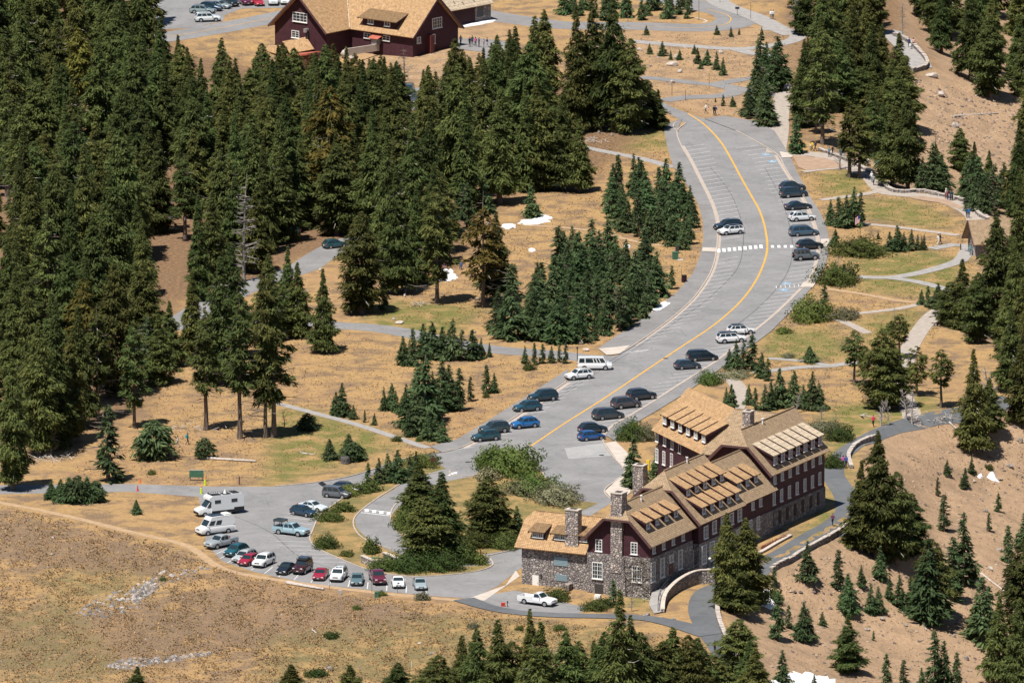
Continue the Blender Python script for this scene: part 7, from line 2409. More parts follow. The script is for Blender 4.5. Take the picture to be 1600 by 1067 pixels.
for a in [
    ('panel_van', 336, 833, 212, WHITE, 'camper_van', 'white high roofed van with side window and solar panel above the silver pickup', G1, None, 'van'),
    ('pickup', 345, 854, 227, SILVER, 'pickup_truck', 'silver crew cab pickup parked below the white high roofed van', G1, None, 'pickup'),
    ('crossover', 369, 867, 236, TEAL, 'parked_car', 'bright teal crossover beside the silver pickup', G1), ('wagon', 382, 876, 238, (.42, .45, .44), 'parked_car', 'pale silver wagon squeezed between the teal crossover and red car', G1),
    ('hatch', 389, 881, 240, RED, 'parked_car', 'bright red car half hidden by the white crossover in the curved row', G1), ('suv', 412, 883, 246, WHITE, 'parked_car', 'white sport utility at the turn of the lower row by the dirt trail', G1),
    ('sedan', 447, 894, 250, BLACK, 'parked_car', 'black sedan tucked beside the dark red jeep', G1), ('jeep', 473, 894, 249, (.05, .008, .014), 'parked_jeep', 'dark red jeep with loaded roof rack above the fallen log', G1, BLACK, 'jeep', jeep_rack),
    ('sedan', 501, 903, 261, RED, 'parked_car', 'dark red sedan right of the jeep with the roof rack', G1), ('suv', 529, 905, 259, WHITE, 'parked_car', 'white sport utility with sunroof right of the dark red sedan', G1, None, 'car', ex_box('sunroof', (-.3, 0, 1.80), (.8, .9, .03), 'car_glass')),
    ('sedan', 558, 911, 268, (.10, .16, .17), 'parked_car', 'grey teal sedan facing out between white car and maroon pickup', G1), ('pickup', 590, 909, 280, (.13, .012, .03), 'pickup_truck', 'maroon pickup truck standing above the green bin', G1, None, 'pickup'),
    ('coupe', 622, 915, 273, WHITE, 'parked_car', 'white coupe with dark nose stripe in the lower row', G1, None, 'car', ex_box('nose_stripe', (1.85, 0, .83), (.5, .24, .03), 'trim')), ('sedan', 656, 918, 276, (.30, .36, .37), 'parked_car', 'silver sedan last at the right end of the lower row', G1),
    ('crossover', 541, 770, 337, (.02, .03, .055), 'parked_car', 'dark blue car hidden behind the grey car with open tailgate', G2), ('box', 526, 777, 337, (.10, .105, .11), 'parked_car', 'boxy grey car with its rear tailgate raised', G2, None, 'car', tailgate),
    ('sedan', 489, 797, 326, (.62, .68, .7), 'parked_car', 'white sedan at the island kerb beside a yellow green bush', G2), ('hatch', 474, 805, 320, (.012, .035, .06), 'parked_car', 'dark blue hatchback below the white sedan', G2),
    ('pickup', 455, 835, 330, (.30, .42, .46), 'pickup_truck', 'pale blue pickup with black bed rack and roof tent', G2, None, 'pickup', bedrack),
    ('suv', 772, 676, 205, (.03, .05, .05), 'parked_car', 'tall dark green grey sport utility behind the teal one', G3), ('crossover', 759, 688, 205, TEAL2, 'parked_car', 'teal crossover parked lowest at the left kerb', G3),
    ('crossover', 820, 668, 205, BLUE, 'moving_car', 'bright blue crossover out in the lane', G3), ('crossover', 824, 642, 205, (.012, .06, .085), 'parked_car', 'dark teal blue crossover second from the top of the left kerb trio', G3), ('suv', 848, 626, 205, (.006, .03, .04), 'parked_car', 'very dark teal sport utility above the left kerb trio', G3),
    ('passenger_van', 929, 577, 1, WHITE, 'passenger_van', 'long white passenger van with many windows at the side road mouth', G3, None, 'van'), ('crossover', 905, 592, 205, WHITE, 'parked_car', 'white crossover with black wheel arches in front of the passenger van', G3, None, 'car'),
    ('suv', 1137, 359, 205, (.008, .02, .028), 'parked_car', 'dark sport utility behind the white crossover near the crosswalk', G3), ('crossover', 1142, 366, 208, WHITE, 'parked_car', 'white crossover with black roof just above the crosswalk', G3, BLACK),
    ('crossover', 1238, 298, 20, (.02, .035, .05), 'parked_car', 'dark car mostly hidden behind the topmost right hand sport utility', G4), ('suv', 1240, 308, 20, (.018, .035, .052), 'parked_car', 'dark blue sport utility topmost in the right row', G4), ('sedan', 1247, 327, 20, (.01, .022, .032), 'parked_car', 'dark sedan between the blue sport utility and the white hatchback', G4),
    ('crossover', 1253, 345, 18, (.66, .68, .68), 'parked_car', 'white hatchback in the right row above the blue grey minivan', G4), ('minivan', 1256, 368, 17, (.045, .085, .12), 'parked_car', 'blue grey minivan just above the crosswalk', G4), ('crossover', 1265, 389, 18, (.008, .012, .016), 'parked_car', 'black crossover at the right end of the crosswalk', G4),
    ('jeep', 1259, 406, 18, (.085, .105, .115), 'parked_jeep', 'grey jeep with spare wheel below the crosswalk', G4, (.03, .035, .04), 'jeep'), ('crossover', 1157, 522, 18, WHITE, 'parked_car', 'white crossover with its door open behind the fir clump', G4, BLACK, 'car', open_door), ('suv', 1142, 535, 18, WHITE, 'parked_car', 'white sport utility with black roof half hidden by the fir clump', G4, BLACK),
    ('minivan', 1097, 563, 16, (.006, .012, .018), 'parked_car', 'black minivan with silver wheels at the right kerb', G4), ('hatch', 1074, 576, 18, (.03, .045, .06), 'parked_car', 'dark grey hatchback just below the black minivan', G4), ('suv', 1002, 624, 28, (.01, .016, .024), 'parked_car', 'black sport utility topmost of the five above the lodge', G4),
    ('suv', 978, 637, 28, (.055, .05, .055), 'parked_car', 'brown grey sport utility second of the five above the lodge', G4), ('minivan', 950, 654, 26, (.03, .04, .048), 'parked_car', 'dark grey minivan with roof rails above the entrance bushes', G4), ('crossover', 926, 676, 24, (.012, .022, .035), 'parked_car', 'dark navy crossover behind the small blue hatchback', G4), ('hatch', 924, 687, 24, (.012, .07, .22), 'parked_car', 'small bright blue hatchback at the entrance kerb', G4),
    ('single_cab', 840, 944, 328, WHITE, 'pickup_truck', 'white single cab pickup parked below the white stone wall door', None, None, 'pickup'),
    ('suv', 324, 34, 12, (.66, .7, .7), 'parked_car', 'white estate car on the road edge at the upper left lot', 'cars in the upper left lot'), ('wagon', 316, 21, -8, (.22, .28, .29), 'parked_car', 'grey green car behind the white estate car', 'cars in the upper left lot'), ('crossover', 329, 17, -20, (.012, .04, .075), 'parked_car', 'dark blue car facing the dirt verge in the upper left lot', 'cars in the upper left lot'),
    ('sedan', 343, 13, -28, (.25, .3, .31), 'parked_car', 'silver grey sedan behind the dark blue upper lot car', 'cars in the upper left lot'), ('suv', 359, 9, -62, (.01, .02, .022), 'parked_car', 'black sport utility at the corner of the dirt verge', 'cars in the upper left lot'), ('suv', 382, 7, -70, (.11, .012, .04), 'parked_car', 'maroon car between the black and red upper lot cars', 'cars in the upper left lot'), ('sedan', 402, 8, -72, (.42, .015, .03), 'parked_car', 'bright red sedan in the upper left lot', 'cars in the upper left lot'),
    ('suv', 427, 7, -88, (.6, .64, .64), 'parked_car', 'white car right of the bright red sedan', 'cars in the upper left lot'), ('crossover', 447, 6, -95, (.66, .68, .66), 'parked_car', 'white car touching the purple gable edge', 'cars in the upper left lot'), ('crossover', 330, -1, 0, TEAL2, 'parked_car', 'teal car cut by the top picture edge', 'cars in the upper left lot'),
    ('crossover', 639, 146, 265, (.06, .1, .1), 'parked_car', 'grey teal car glimpsed below the half dead trunk', None), ('wagon', 650, 160, 262, (.05, .06, .065), 'parked_car', 'dark car roof glimpsed among the hemlocks', None),
    ('crossover', 448, 368, 200, (.03, .07, .08), 'parked_car', 'dark teal car parked in deep forest shade', 'cars hidden in the forest'), ('hatch', 523, 387, 30, (.02, .08, .09), 'parked_car', 'dark green car at the forest road end', 'cars hidden in the forest')]:
    car(*a)

def motorhome():
    p = at(341, 803)
    o = empty('motorhome', tuple(p), R(207), 'white coach built motorhome with solar panels and rear spare wheel', 'motorhome')
    L, W, H = 7.6, 2.3, 3.15
    wt = paint((.68, .7, .7))
    mb = MB()
    prof = [(-3.8, .95), (-2.2, .55), (1.62, .5), (1.62, 2.2), (2.0, 2.5), (1.95, 2.85), (1.4, H), (-3.5, H), (-3.8, 2.95)]
    mb.prism([(x, -W / 2, z) for x, z in prof], (0, W, 0))
    link('body', mb.build('body'), wt, o)
    mb = MB()
    vs, fs = loft([(3.75, .45, .85, .78), (3.6, .35, 1.1, .95), (2.9, .35, 1.3, 1.0), (2.35, .35, 1.4, 1.02), (1.6, .35, 1.4, 1.02)], [(.85, 0), (1, .2), (1, .7), (.93, 1)])
    mb.mesh_in(vs, fs)
    mb.mesh_in([(2.5, -.95, 1.35), (2.5, .95, 1.35), (1.65, .9, 2.38), (1.65, -.9, 2.38), (1.6, -.98, 1.35), (1.6, .98, 1.35)], [(0, 1, 2, 3), (0, 3, 4), (1, 5, 2)])
    link('cab', mb.build('cab', smooth=35), wt, o)
    mb = MB()
    mb.poly([(2.46, -.85, 1.42), (2.46, .85, 1.42), (1.74, .84, 2.3), (1.74, -.84, 2.3)])
    me = mb.build('windscreen')
    for v in me.vertices:
        v.co += Vector((.02, 0, .02))
    link('windscreen', me, 'car_glass', o)
    for s in (-1, 1):
        mb = MB()
        mb.poly([(2.38, s * 1.03, 1.4), (1.66, s * 1.03, 1.4), (1.66, s * .98, 2.2), (1.76, s * .98, 2.2)])
        link('side_window', mb.build('side_window'), 'car_glass', o)
        for x in (.6, -2.2):
            mb = MB()
            mb.box((x, s * (W / 2 + .01), 2.2), (1.0, .03, .5))
            w = link('side_window', mb.build('side_window'), 'trim', o)
            mb = MB()
            mb.box((x, s * (W / 2 + .03), 2.2), (.86, .02, .38))
            link('pane', mb.build('pane'), 'car_glass', w)
        for x in (2.7, -1.5):
            mb = MB()
            mb.tube([(x, s * .75, .38), (x, s * 1.06, .38)], .38, 16)
            w = link('wheel', mb.build('wheel', smooth=40), 'tyre', o)
            mb = MB()
            mb.tube([(x, s * 1.06, .38), (x, s * 1.08, .38)], .22, 12)
            link('rim', mb.build('rim'), 'rim', w)
        mb = MB()
        mb.box((3.6, s * .7, .95), (.2, .35, .18))
        link('headlight', mb.build('headlight'), 'lamp_white', o)
    mb = MB()
    mb.box((3.74, 0, .6), (.14, 1.6, .35))
    mb.box((-.6, 0, .62), (4.4, 2.36, .42))
    mb.box((-3.0, 0, .85), (1.7, 2.34, .55))
    link('lower_trim', mb.build('lower_trim'), 'trim', o)
    mb = MB()
    mb.box((-.3, -W / 2 - .01, 1.55), (.32, .03, .42))
    link('badge', mb.build('badge'), 'trim', o)
    for x, y, sx, sy, nm in [(.6, .35, 1.4, 1.2, 'solar_panel'), (-1.1, .3, 1.3, 1.3, 'solar_panel'), (-2.7, 0, 1.1, 1.5, 'solar_panel'), (1.35, 0, .25, 1.9, 'roof_bar')]:
        mb = MB()
        mb.box((x, y, H + .07), (sx, sy, .06))
        link(nm, mb.build(nm), 'trim', o)
    mb = MB()
    for k in range(12):
        mb.box((1.1 - .38 * k, -W / 2 + .12, H + .05), (.2, .05, .12))
    link('roof_rail', mb.build('roof_rail'), 'trim', o)
    mb = MB()
    mb.tube([(-.9, .5, H + .03), (-.9, .5, H + .75)], [.28, .03], 10)
    link('roof_cone', mb.build('roof_cone'), 'white_frame', o)
    mb = MB()
    mb.tube([(-4.05, 0, 1.9), (-3.8, 0, 1.9)], .42, 16)
    link('spare_wheel', mb.build('spare_wheel', smooth=40), 'tyre', o)
    for s in (-1, 1):
        mb = MB()
        mb.box((-3.82, s * .95, 1.3), (.06, .16, .4))
        link('taillight', mb.build('taillight'), 'lamp_red', o)
motorhome()

# ------------------------------------------------------------------ people
def person_mesh(pose):
    """one continuous skinned figure; materials by height: skin, top, trousers, shoes"""
    J = {'pel': (0, 0, .93), 'spi': (0, 0, 1.12), 'che': (.01, 0, 1.32), 'nek': (.01, 0, 1.47), 'hea': (.03, 0, 1.56), 'top': (.02, 0, 1.70),
         'lsh': (0, .17, 1.40), 'rsh': (0, -.17, 1.40), 'lhi': (0, .09, .90), 'rhi': (0, -.09, .90)}
    if pose == 'walk':
        J.update(lkn=(.17, .1, .52), lan=(.22, .1, .09), lto=(.36, .1, .04), rkn=(-.02, -.1, .50), ran=(-.3, -.1, .14), rto=(-.2, -.1, .04), lel=(-.14, .24, 1.16), lha=(-.12, .26, .9), rel=(.06, -.24, 1.13), rha=(.22, -.24, .93))
    elif pose == 'sit':
        for k in J:
            x, y, z = J[k]
            J[k] = (x, y, z - .43)
        J.update(lkn=(.42, .12, .5), lan=(.45, .12, .08), lto=(.58, .12, .04), rkn=(.42, -.12, .5), ran=(.43, -.12, .08), rto=(.56, -.12, .04), lel=(.1, .24, .76), lha=(.3, .16, .62), rel=(.1, -.24, .76), rha=(.3, -.14, .62))
    else:
        J.update(lkn=(.02, .1, .5), lan=(0, .11, .09), lto=(.13, .12, .04), rkn=(.02, -.1, .5), ran=(0, -.11, .09), rto=(.13, -.12, .04), lel=(-.02, .25, 1.14), lha=(.08, .25, .89), rel=(-.02, -.25, 1.14), rha=(.10, -.22, .9))
    Rr = {'pel': .135, 'spi': .125, 'che': .14, 'nek': .062, 'hea': .095, 'top': .07, 'lsh': .075, 'rsh': .075, 'lhi': .105, 'rhi': .105, 'lkn': .068, 'rkn': .068, 'lan': .045, 'ran': .045, 'lto': .04, 'rto': .04, 'lel': .047, 'rel': .047, 'lha': .04, 'rha': .04}
    E_ = [('pel', 'spi'), ('spi', 'che'), ('che', 'nek'), ('nek', 'hea'), ('hea', 'top'), ('che', 'lsh'), ('che', 'rsh'), ('lsh', 'lel'), ('lel', 'lha'), ('rsh', 'rel'), ('rel', 'rha'), ('pel', 'lhi'), ('pel', 'rhi'), ('lhi', 'lkn'), ('lkn', 'lan'), ('lan', 'lto'), ('rhi', 'rkn'), ('rkn', 'ran'), ('ran', 'rto')]
    ks = list(J)
    me = D.meshes.new('skeleton')
    me.from_pydata([J[k] for k in ks], [(ks.index(a), ks.index(b)) for a, b in E_], [])
    o = link('skeleton', me)
    md = o.modifiers.new('skin', 'SKIN')
    for i, k in enumerate(ks):
        me.skin_vertices[0].data[i].radius = (Rr[k], Rr[k] * (1.25 if k in ('che', 'spi', 'pel') else 1))
    me.skin_vertices[0].data[0].use_root = True
    o.modifiers.new('sub', 'SUBSURF').levels = 1
    dg = bpy.context.evaluated_depsgraph_get()
    out = D.meshes.new_from_object(o.evaluated_get(dg))
    out.name = 'body'
    D.objects.remove(o)
    dz = -.43 if pose == 'sit' else 0
    for p in out.polygons:
        c = p.center
        p.use_smooth = True
        arm = abs(c.y) > .2 and c.z > .8 + dz
        if c.z > 1.45 + dz or (arm and c.z < 1.0 + dz):
            p.material_index = 0
        elif c.z > .93 + dz and not (pose == 'sit' and c.x > .2):
            p.material_index = 1
        elif c.z > .1:
            p.material_index = 2
        else:
            p.material_index = 3
    return out

POSES = {k: person_mesh(k) for k in ('stand', 'walk', 'sit')}
def hair_mesh():
    mb = MB()
    g = []
    for i in range(5):
        a = i / 4 * math.pi / 2
        g.append([(.005 - .02 * (1 - i / 4) + .105 * math.cos(a) * math.cos(t), .105 * math.cos(a) * math.sin(t), 1.61 + .125 * math.sin(a) - (.09 if math.cos(t) < .3 and i == 0 else 0)) for t in np.linspace(0, 2 * math.pi, 11)[:-1]])
    vs = [p for r in g for p in r]
    fs = [(k * 10 + i, k * 10 + (i + 1) % 10, (k + 1) * 10 + (i + 1) % 10, (k + 1) * 10 + i) for k in range(4) for i in range(10)]
    mb.mesh_in(vs, fs)
    return mb.build('hair', smooth=60)
HAIR = hair_mesh()
_pk = MB()
_pk.box((-.2, 0, 1.22), (.18, .3, .42))
_pk.box((-.31, 0, 1.14), (.06, .22, .22))
PACK = _pk.build('backpack')

def person(px, py, top, legs, label, pose='stand', deg=250, pack=None, hair=(.04, .03, .02), h=1.0, z=0.0, group=None):
    p = at(px, py)
    p[2] += .06 + z
    o = empty('person', tuple(p), R(deg), label, 'person', group)
    o.scale = (h * 1.08,) * 3
    me = POSES[pose]
    b = link('body', me, None, o)
    while len(me.materials) < 4:
        me.materials.append(None)
    for i, m in enumerate((M['skin'], paint(top, 'cloth'), paint(legs, 'cloth'), M['trim'])):
        b.material_slots[i].link = 'OBJECT'
        b.material_slots[i].material = m
    hr = link('hair', HAIR, None, o, (0, 0, -.43 if pose == 'sit' else 0))
    set_mat(hr, HAIR, paint(hair, 'cloth'))
    if pack:
        k = link('backpack', PACK, None, o)
        set_mat(k, PACK, paint(pack, 'cloth'))
W_, K_, B_, N_, GY = (.7, .7, .68), (.012, .013, .016), (.03, .14, .36), (.02, .03, .07), (.2, .2, .2)
for a in [
    (720, 71, (.25, .3, .33), N_, 'lone walker in grey left of the visitor group by the purple building', 'walk'), (734, 74, K_, K_, 'person all in black at the left of the visitor group'), (738, 71.5, (.05, .08, .1), N_, 'person in dark teal in the visitor group', 'stand', 290), (743, 73.5, (.55, .1, .25), N_, 'person in pink top in the visitor group', 'stand', 100), (748.5, 74.5, (.01, .03, .04), K_, 'tall person in dark green in the visitor group', 'stand', 200),
    (756, 74.5, (.5, .28, .2), (.3, .3, .3), 'small person in tan at the right of the visitor group', 'stand', 160, None, (.04, .03, .02), .85), (761, 74.5, N_, (.4, .4, .4), 'person in navy rightmost of the visitor group', 'walk', 190),
    (1103, 178, W_, N_, 'walker in white top at the top of the main road', 'walk', 200), (1115.5, 181, K_, K_, 'walker in black beside another on the upper road', 'walk', 220), (1118, 181, (.06, .07, .12), K_, 'walker in navy with white bag on the upper road', 'walk', 220, (.6, .6, .6)),
    (1204.5, 31, W_, GY, 'distant walker in white at the upper path', 'stand'), (1208, 31, (.5, .5, .5), N_, 'distant walker in grey at the upper path', 'stand'), (1229, 146, N_, K_, 'dark dressed walker left of a pair among the path firs', 'walk', 240), (1234, 146, (.05, .08, .14), K_, 'blue dressed walker right of a pair among the path firs', 'walk', 240),
    (1420.5, 75, (.03, .05, .14), N_, 'visitor in navy at the high overlook wall', 'stand', 60), (1427, 75, (.65, .4, .35), K_, 'visitor in pale pink at the high overlook wall', 'stand', 60), (1422, 78, W_, W_, 'crouching visitor in white at the high overlook wall', 'sit', 40),
    (1266, 235, W_, GY, 'child in white beside the person in yellow', 'stand', 200, None, (.04, .03, .02), .7), (1269, 237, (.75, .55, .03), K_, 'person in bright yellow jacket by the plump conical fir', 'walk', 200), (1274, 237, N_, K_, 'person in dark navy next to the person in yellow', 'walk', 200), (1295.5, 246, (.1, .2, .24), N_, 'walker in teal grey on the promenade under the thick trunk', 'walk', 210), (1301, 244, K_, K_, 'walker in black on the promenade under the thick trunk', 'walk', 210),
    (1313, 248, (.05, .18, .2), N_, 'walker in teal at the promenade wall', 'walk', 210), (1317.5, 250, (.3, .36, .4), (.5, .5, .5), 'walker in pale clothes at the promenade wall', 'stand', 240), (1347, 261, (.02, .05, .05), K_, 'tall person in dark green by the lawn edge fir', 'stand', 120), (1350, 256, (.05, .06, .16), N_, 'person in navy behind the one in dark green', 'stand', 120), (1356, 257, W_, (.3, .5, .5), 'person in white sitting on the promenade wall', 'sit', 230),
    (1362, 285, W_, (.2, .25, .28), 'walker in white hat coming down the promenade', 'walk', 250, None, (.7, .68, .62)), (1365, 290, (.3, .3, .32), (.05, .07, .1), 'walker in grey with backpack leading on the promenade', 'walk', 250, (.1, .15, .16)), (1478, 311, W_, (.3, .06, .08), 'visitor in white cap on the low promenade wall', 'stand', 150, None, (.7, .7, .7)), (1481, 313, (.35, .05, .06), N_, 'visitor in dark red on the low promenade wall', 'stand', 150), (1485, 314, (.02, .06, .08), N_, 'visitor in dark teal on the low promenade wall', 'stand', 210), (1488, 314, (.02, .04, .06), K_, 'visitor in black right end of the low promenade wall', 'stand', 210),
    (1510.5, 341, (.02, .05, .10), N_, 'walker in dark blue, left of the couple above the hut', 'walk', 80), (1514, 341, (.02, .13, .32), (.03, .06, .12), 'walker in bright blue, right of the couple above the hut', 'walk', 80), (1466, 383, W_, W_, 'person in long white clothes on the lawn path', 'walk', 20), (1469, 382, K_, K_, 'person in black beside the one in white', 'walk', 20),
    (1516, 399, (.02, .3, .36), (.03, .2, .3), 'person in turquoise at the hut door', 'stand', 190), (1317.3, 730, (.45, .12, .3), K_, 'person in pink at the end of the lodge', 'walk', 70), (1322, 730, (.05, .1, .36), N_, 'person in blue at the end of the lodge', 'walk', 70), (1301, 821, (.14, .04, .1), K_, 'walker in plum jacket on the path below the back wing', 'walk', 240),
    (1364.5, 667, (.55, .03, .08), K_, 'person in red beside the grey dead trees', 'walk', 250), (1117, 1020, K_, K_, 'person in black walking down the path by the stone parapet', 'walk', 80), (277.5, 699, W_, (.3, .3, .32), 'walker in white at the dry meadow edge', 'walk', 160), (293, 695, (.04, .08, .1), K_, 'walker with teal backpack at the dry meadow edge', 'walk', 20, (.03, .35, .4)),
    (695, 421, (.6, .15, .25), (.3, .1, .2), 'person in pink standing behind the bright snow patch', 'stand'), (721, 421, (.03, .1, .3), (.03, .05, .1), 'person in blue in the shade right of the snow patch', 'sit'), (1551, 641, (.03, .16, .13), K_, 'walker in green among the rim path firs', 'walk')]:
    person(*a)

# ------------------------------------------------------------------ street furniture and small things
def thing_mesh(name, px, py, mb, m, label, cat, z=0.0):
    p = at(px, py)
    return tag(link(name, mb.build(name), m, None, tuple(p + Zv * z)), label, cat)

def flagpole():
    p = at(1343.8, 374)
    o = empty('flagpole', tuple(p), 0, 'tall dark flagpole flying a small striped flag over the lawn', 'flagpole')
    mb = MB()
    mb.tube([(0, 0, 0), (0, 0, 4.4)], [.06, .04], 8)
    link('pole', mb.build('pole'), 'dark_metal', o)
    mb = MB()
    mb.tube([(0, 0, 4.38), (0, 0, 4.5)], [.07, .03], 8)
    link('finial', mb.build('finial'), 'yellow_plastic', o)
    # hanging flag: red and white stripes with a blue corner, in folds
    nx, ny = 9, 13
    mb = MB()
    P = [[(-.05 - .75 * i / nx - .06 * j / ny, .10 * math.sin(i * 1.5 + j * .12) * i / nx, 4.3 - 1.35 * j / ny - .55 * (i / nx) ** 1.2) for j in range(ny + 1)] for i in range(nx + 1)]
    for i in range(nx):
        for j in range(ny):
            mi = 2 if (i < 4 and j < 7) else (0 if j % 2 == 0 else 1)
            mb.poly([P[i][j], P[i][j + 1], P[i + 1][j + 1], P[i + 1][j]], mi)
    link('flag', mb.build('flag', smooth=80), [paint((.5, .03, .06), 'cloth'), paint((.75, .75, .75), 'cloth'), paint((.03, .05, .2), 'cloth')], o)
flagpole()

def post(px, py, h, m, label, name='sign_post', cat='post', w=.1, board=None, rz=0.0):
    p = at(px, py)
    o = empty(name, tuple(p), rz, label, cat)
    mb = MB()
    mb.tube([(0, 0, -.1), (0, 0, h)], w / 2, 6)
    link('pole', mb.build('pole'), m, o)
    if board:
        bw, bh, bm = board
        mb = MB()
        mb.box((0, -.07, h - bh / 2), (bw, .06, bh))
        link('board', mb.build('board'), bm, o)
    return o
post(902, 569, 2.9, 'dark_metal', 'brown lamp post at the side road corner', 'lamp_post', 'lamp post', .16, (.3, .35, 'dark_metal'))
post(676, 733, 1.9, 'dark_metal', 'dark red backed stop sign at the tip of the island', 'road_sign', 'sign', .1, (.7, .7, 'brown_sign'), .5)
post(1065, 441, 2.3, 'dark_metal', 'thin pole beside the brown bin', 'sign_post', 'post', .08)
post(374, 757, 1.3, 'brown_sign', 'short brown marker post right of the green board', 'marker_post', 'post', .22)
post(643, 1041, .9, 'white_frame', 'white stake standing in the lower meadow', 'marker_stake', 'stake', .1)
post(793, 948, .9, 'dark_metal', 'thin black bollard by the red box', 'bollard', 'bollard', .12, (.24, .2, 'dark_metal'))
post(1501, 391, 1.1, 'dark_metal', 'dark bollard on the grass in front of the hut', 'bollard', 'bollard', .22)
post(1240, 240, 1.6, 'dark_metal', 'thin post in front of the plump conical fir', 'sign_post', 'post', .08)
post(581, 925, 1.9, 'dark_metal', 'thin rope post left of the maroon pickup', 'sign_post', 'post', .07)
post(515, 921, 1.7, 'dark_metal', 'thin rope post below the dark red sedan', 'sign_post', 'post', .07)
post(621, 926, 1.6, 'dark_metal', 'thin rope post below the white coupe', 'sign_post', 'post', .07)
post(1152, 24, 1.6, 'dark_metal', 'small dark road sign inside the hairpin', 'road_sign', 'sign', .1, (.8, .45, 'dark_metal'))
post(751, 870, 1.2, 'brown_sign', 'short brown post at the loop road exit', 'marker_post', 'post', .2)
post(512, 855, 1.6, 'white_frame', 'white reflector post by the round green bush', 'marker_post', 'post', .09)
for px, py, h, l in [(981, 34, 4.6, 'tall thin snow pole at the near lane of the hairpin'), (1050, 35, 4.6, 'tall thin snow pole mid way along the hairpin'), (1092, 32, 4.4, 'tall thin snow pole at the hairpin bend'), (1173, 30, 3.2, 'thin snow pole outside the hairpin'), (1125, 5, 3.0, 'thin snow pole beside the uppermost path'), (1050, 150, 2.2, 'thin fence stake by the curved footpath'), (1108, 133, 2.2, 'thin fence stake at the footpath fork'), (1071, 158, 2.0, 'thin fence stake near the upper road mouth')]:
    post(px, py, h, 'dark_metal', l, 'snow_pole', 'pole', .09)

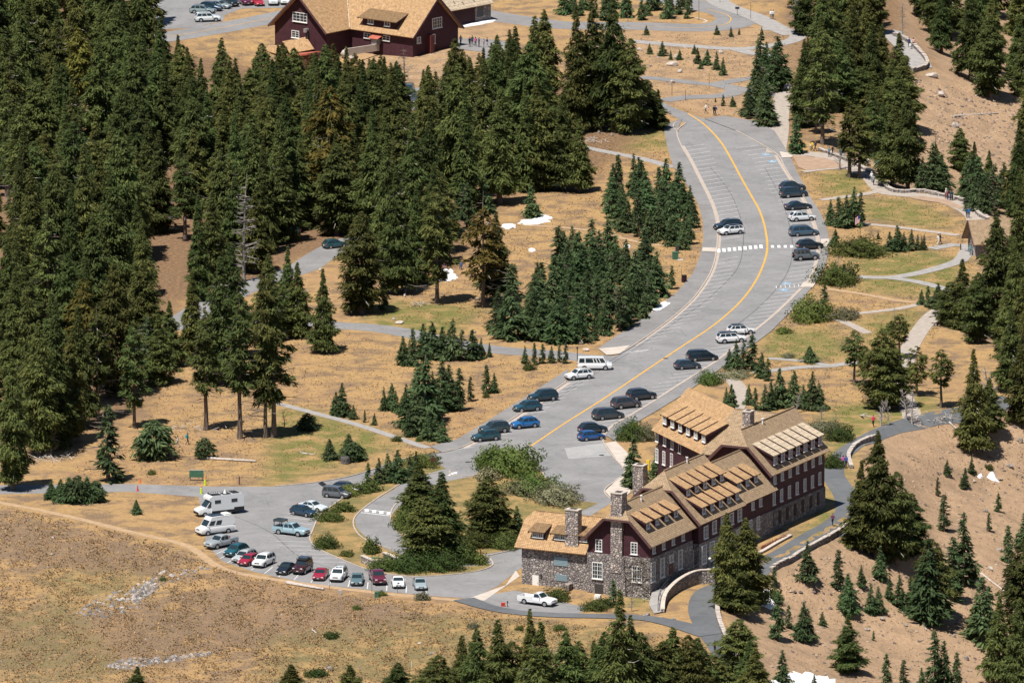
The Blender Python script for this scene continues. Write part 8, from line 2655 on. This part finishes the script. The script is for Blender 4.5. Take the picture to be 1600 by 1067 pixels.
def furniture():
    def box(name, px, py, s, m, label, cat, rz=0.0, top=None, legs=None):
        p = at(px, py)
        o = empty(name, tuple(p), rz, label, cat)
        mb = MB()
        mb.box((0, 0, s[2] / 2 + (legs or 0)), s)
        link('body', mb.build('body'), m, o)
        if top:
            mb = MB()
            mb.box((0, 0, s[2] + (legs or 0) + .05), (s[0] * 1.08, s[1] * 1.08, .1))
            link('lid', mb.build('lid'), top, o)
        if legs:
            for x in (-1, 1):
                mb = MB()
                mb.box((x * s[0] * .42, 0, legs / 2), (.1, .1, legs))
                link('leg', mb.build('leg'), 'dark_metal', o)
        return o
    box('bulletin_board', 307, 751, (2.2, .14, 1.1), 'green_metal', 'wide green notice board on the closed access road', 'sign', 0, 'rock_pale', .55)
    box('transformer', 1055, 405, (.9, .9, 1.15), 'green_metal', 'green transformer box on the brown verge', 'transformer', .2, 'green_metal')
    box('hatch_cover', 1063, 407, (.9, .9, .16), 'concrete', 'pale concrete hatch beside the green transformer box', 'hatch')
    box('cabinet', 1058, 396, (.5, .5, 1.3), 'dark_metal', 'grey cabinet behind the green transformer box', 'cabinet', .2)
    box('trash_bin', 1069, 441, (.65, .65, 1.15), 'siding', 'brown bin next to the lone little conifer', 'bin', .5, 'dark_metal')
    box('kiosk', 1012, 197, (1.4, .5, 1.5), 'brown_sign', 'brown information kiosk by the giant hemlocks', 'kiosk', .1, 'brown_sign', .5)
    box('trash_bin', 1009, 201, (.9, .7, 1.0), 'green_metal', 'green bin in front of the brown kiosk', 'bin', .1, 'green_metal')
    box('trash_bin', 268, 718, (.75, .7, 1.1), 'dark_metal', 'dark bin standing alone in the dry meadow', 'bin', .2, 'dark_metal')
    box('trash_bin', 588.5, 933, (.6, .6, .75), 'green_metal', 'small green bin below the maroon pickup', 'bin', 0, 'green_metal')
    box('stump', 531, 928, (.5, .5, .6), 'bark_grey', 'grey wooden stump below the white sport utility', 'stump')
    box('tool_box', 786, 947, (.55, .4, .45), 'red_plastic', 'bright red box beside the thin black bollard', 'box', .2, 'red_plastic')
    box('ramp_box', 934, 936, (.9, .6, .7), 'white_frame', 'white box at the basement door of the lodge', 'box', -.4)
    box('bench', 586, 876, (1.7, .45, .1), 'green_metal', 'green bench between the low stone walls', 'bench', -.1, None, .42)
    box('picnic_table', 1346, 277, (1.8, .8, .08), 'deadwood', 'grey picnic table in the shade of the lawn edge firs', 'table', 0, None, .7)
    box('picnic_table', 1093, 905 - 12, (1.2, .7, .08), 'brown_sign', 'brown table at the stone pier of the lodge', 'table', -.4, None, .7)
    o = box('information_panel', 1012.5, 738, (.5, .3, 2.0), 'yellow_plastic', 'tall yellow panel by the lodge entrance', 'sign', -.3)
    for px, py, c, h, l in [(219, 754, 'orange_plastic', .75, 'orange cone at the far edge of the access road'), (215, 767, 'red_plastic', .95, 'slim red cone at the near edge of the access road'), (153, 768, 'red_plastic', .8, 'red cone beside the squat fir clump'), (150, 755, 'orange_plastic', .6, 'orange cone behind the squat fir clump')]:
        p = at(px, py)
        o = empty('traffic_cone', tuple(p), 0, l, 'cone')
        mb = MB()
        mb.tube([(0, 0, .04), (0, 0, h)], [.17, .04], 10)
        link('cone', mb.build('cone'), c, o)
        mb = MB()
        mb.box((0, 0, .03), (.42, .42, .06))
        link('base', mb.build('base'), c, o)
    for px, py, l in [(320.5, 758, 'lime figure shaped road marker beside the green board'), (314.5, 771, 'lime figure shaped road marker at the near road edge')]:
        p = at(px, py)
        o = empty('road_marker', tuple(p), 0, l, 'marker')
        mb = MB()
        mb.tube([(0, 0, 0), (0, 0, .9), (0, 0, 1.0)], [.22, .14, .05], 10)
        link('body', mb.build('body'), 'lime_plastic', o)
        mb = MB()
        mb.tube([(0, 0, 1.0), (0, 0, 1.12), (0, 0, 1.22)], [.09, .13, .05], 10)
        link('cap', mb.build('cap'), 'orange_plastic', o)
    # two posted entrance sign
    p = at(967.5, 687)
    o = empty('entrance_sign', tuple(p), -.5, 'pale blue sign on two posts beside the entrance bushes', 'sign')
    for x in (-.35, .35):
        mb = MB()
        mb.tube([(x, 0, 0), (x, 0, 1.9)], .05, 6)
        link('post', mb.build('post'), 'rim', o)
    mb = MB()
    mb.box((0, -.07, 1.5), (.9, .05, .7))
    link('board', mb.build('board'), 'louvre', o)
    # teal parasol over the seated group
    p = at(1372, 268)
    o = empty('umbrella', tuple(p), 0, 'turquoise parasol over people by the promenade wall', 'umbrella')
    mb = MB()
    mb.tube([(0, 0, 0), (0, 0, 1.9)], .03, 6)
    link('pole', mb.build('pole'), 'dark_metal', o)
    mb = MB()
    n = 10
    ring = [(.85 * math.cos(6.283 * i / n), .85 * math.sin(6.283 * i / n), 1.6 - (.06 if i % 2 else 0)) for i in range(n)]
    mb.mesh_in(ring + [(0, 0, 2.0)], [(i, (i + 1) % n, n) for i in range(n)])
    link('canopy', mb.build('canopy'), 'teal_cloth', o)
    # globe lamp on the terrace pier
    p = flat(1109, 892, 1.7)
    o = empty('globe_lamp', tuple(p), 0, 'white globe lamp on the terrace beside the double fir', 'lamp')
    mb = MB()
    mb.tube([(0, 0, 0), (0, 0, 1.7)], .05, 6)
    link('pole', mb.build('pole'), 'dark_metal', o)
    mb = MB()
    for z0, r0, z1, r1 in [(1.7, .08, 1.8, .2), (1.8, .2, 1.95, .22), (1.95, .22, 2.08, .1)]:
        mb.tube([(0, 0, z0), (0, 0, z1)], [r0, r1], 10)
    link('globe', mb.build('globe', smooth=60), 'white_frame', o)
    # low stone bench walls of the viewpoint by the lower lot
    for a, b, l in [((566, 879), (584, 887), 'low speckled stone wall at the left of the green bench'), ((584, 887), (612, 885), 'low stone wall in front of the green bench'), ((600, 874), (622, 883), 'low stone wall at the right of the green bench')]:
        p, q = at(*a), at(*b)
        d = q - p
        ln = float(np.hypot(d[0], d[1]))
        o = empty('bench_wall', tuple(p), math.atan2(d[1], d[0]), l, 'wall')
        mb = MB()
        mb.box((ln / 2, 0, .4), (ln, .5, 1.3))
        link('wall_body', mb.build('wall_body', uv=True), 'stone_chimney', o)
        mb = MB()
        mb.box((ln / 2, 0, 1.12), (ln + .1, .62, .14))
        link('cap_stones', mb.build('cap_stones'), 'stone_cap', o)
    # bed of red leaved plants on the terrace edge
    for k in range(9):
        p = flat(1193 + k * 4.2, 858 - k * 2.0, 1.7)
        o = empty('terrace_plant', tuple(p), k, 'little russet plant in the row along the terrace edge', 'plant', 'russet plants along the terrace edge')
        o.scale = (.42, .42, .7)
        link('foliage', SHRUB[k % 3], paint((.2, .06, .04), 'leafage'), o)
furniture()
plant()
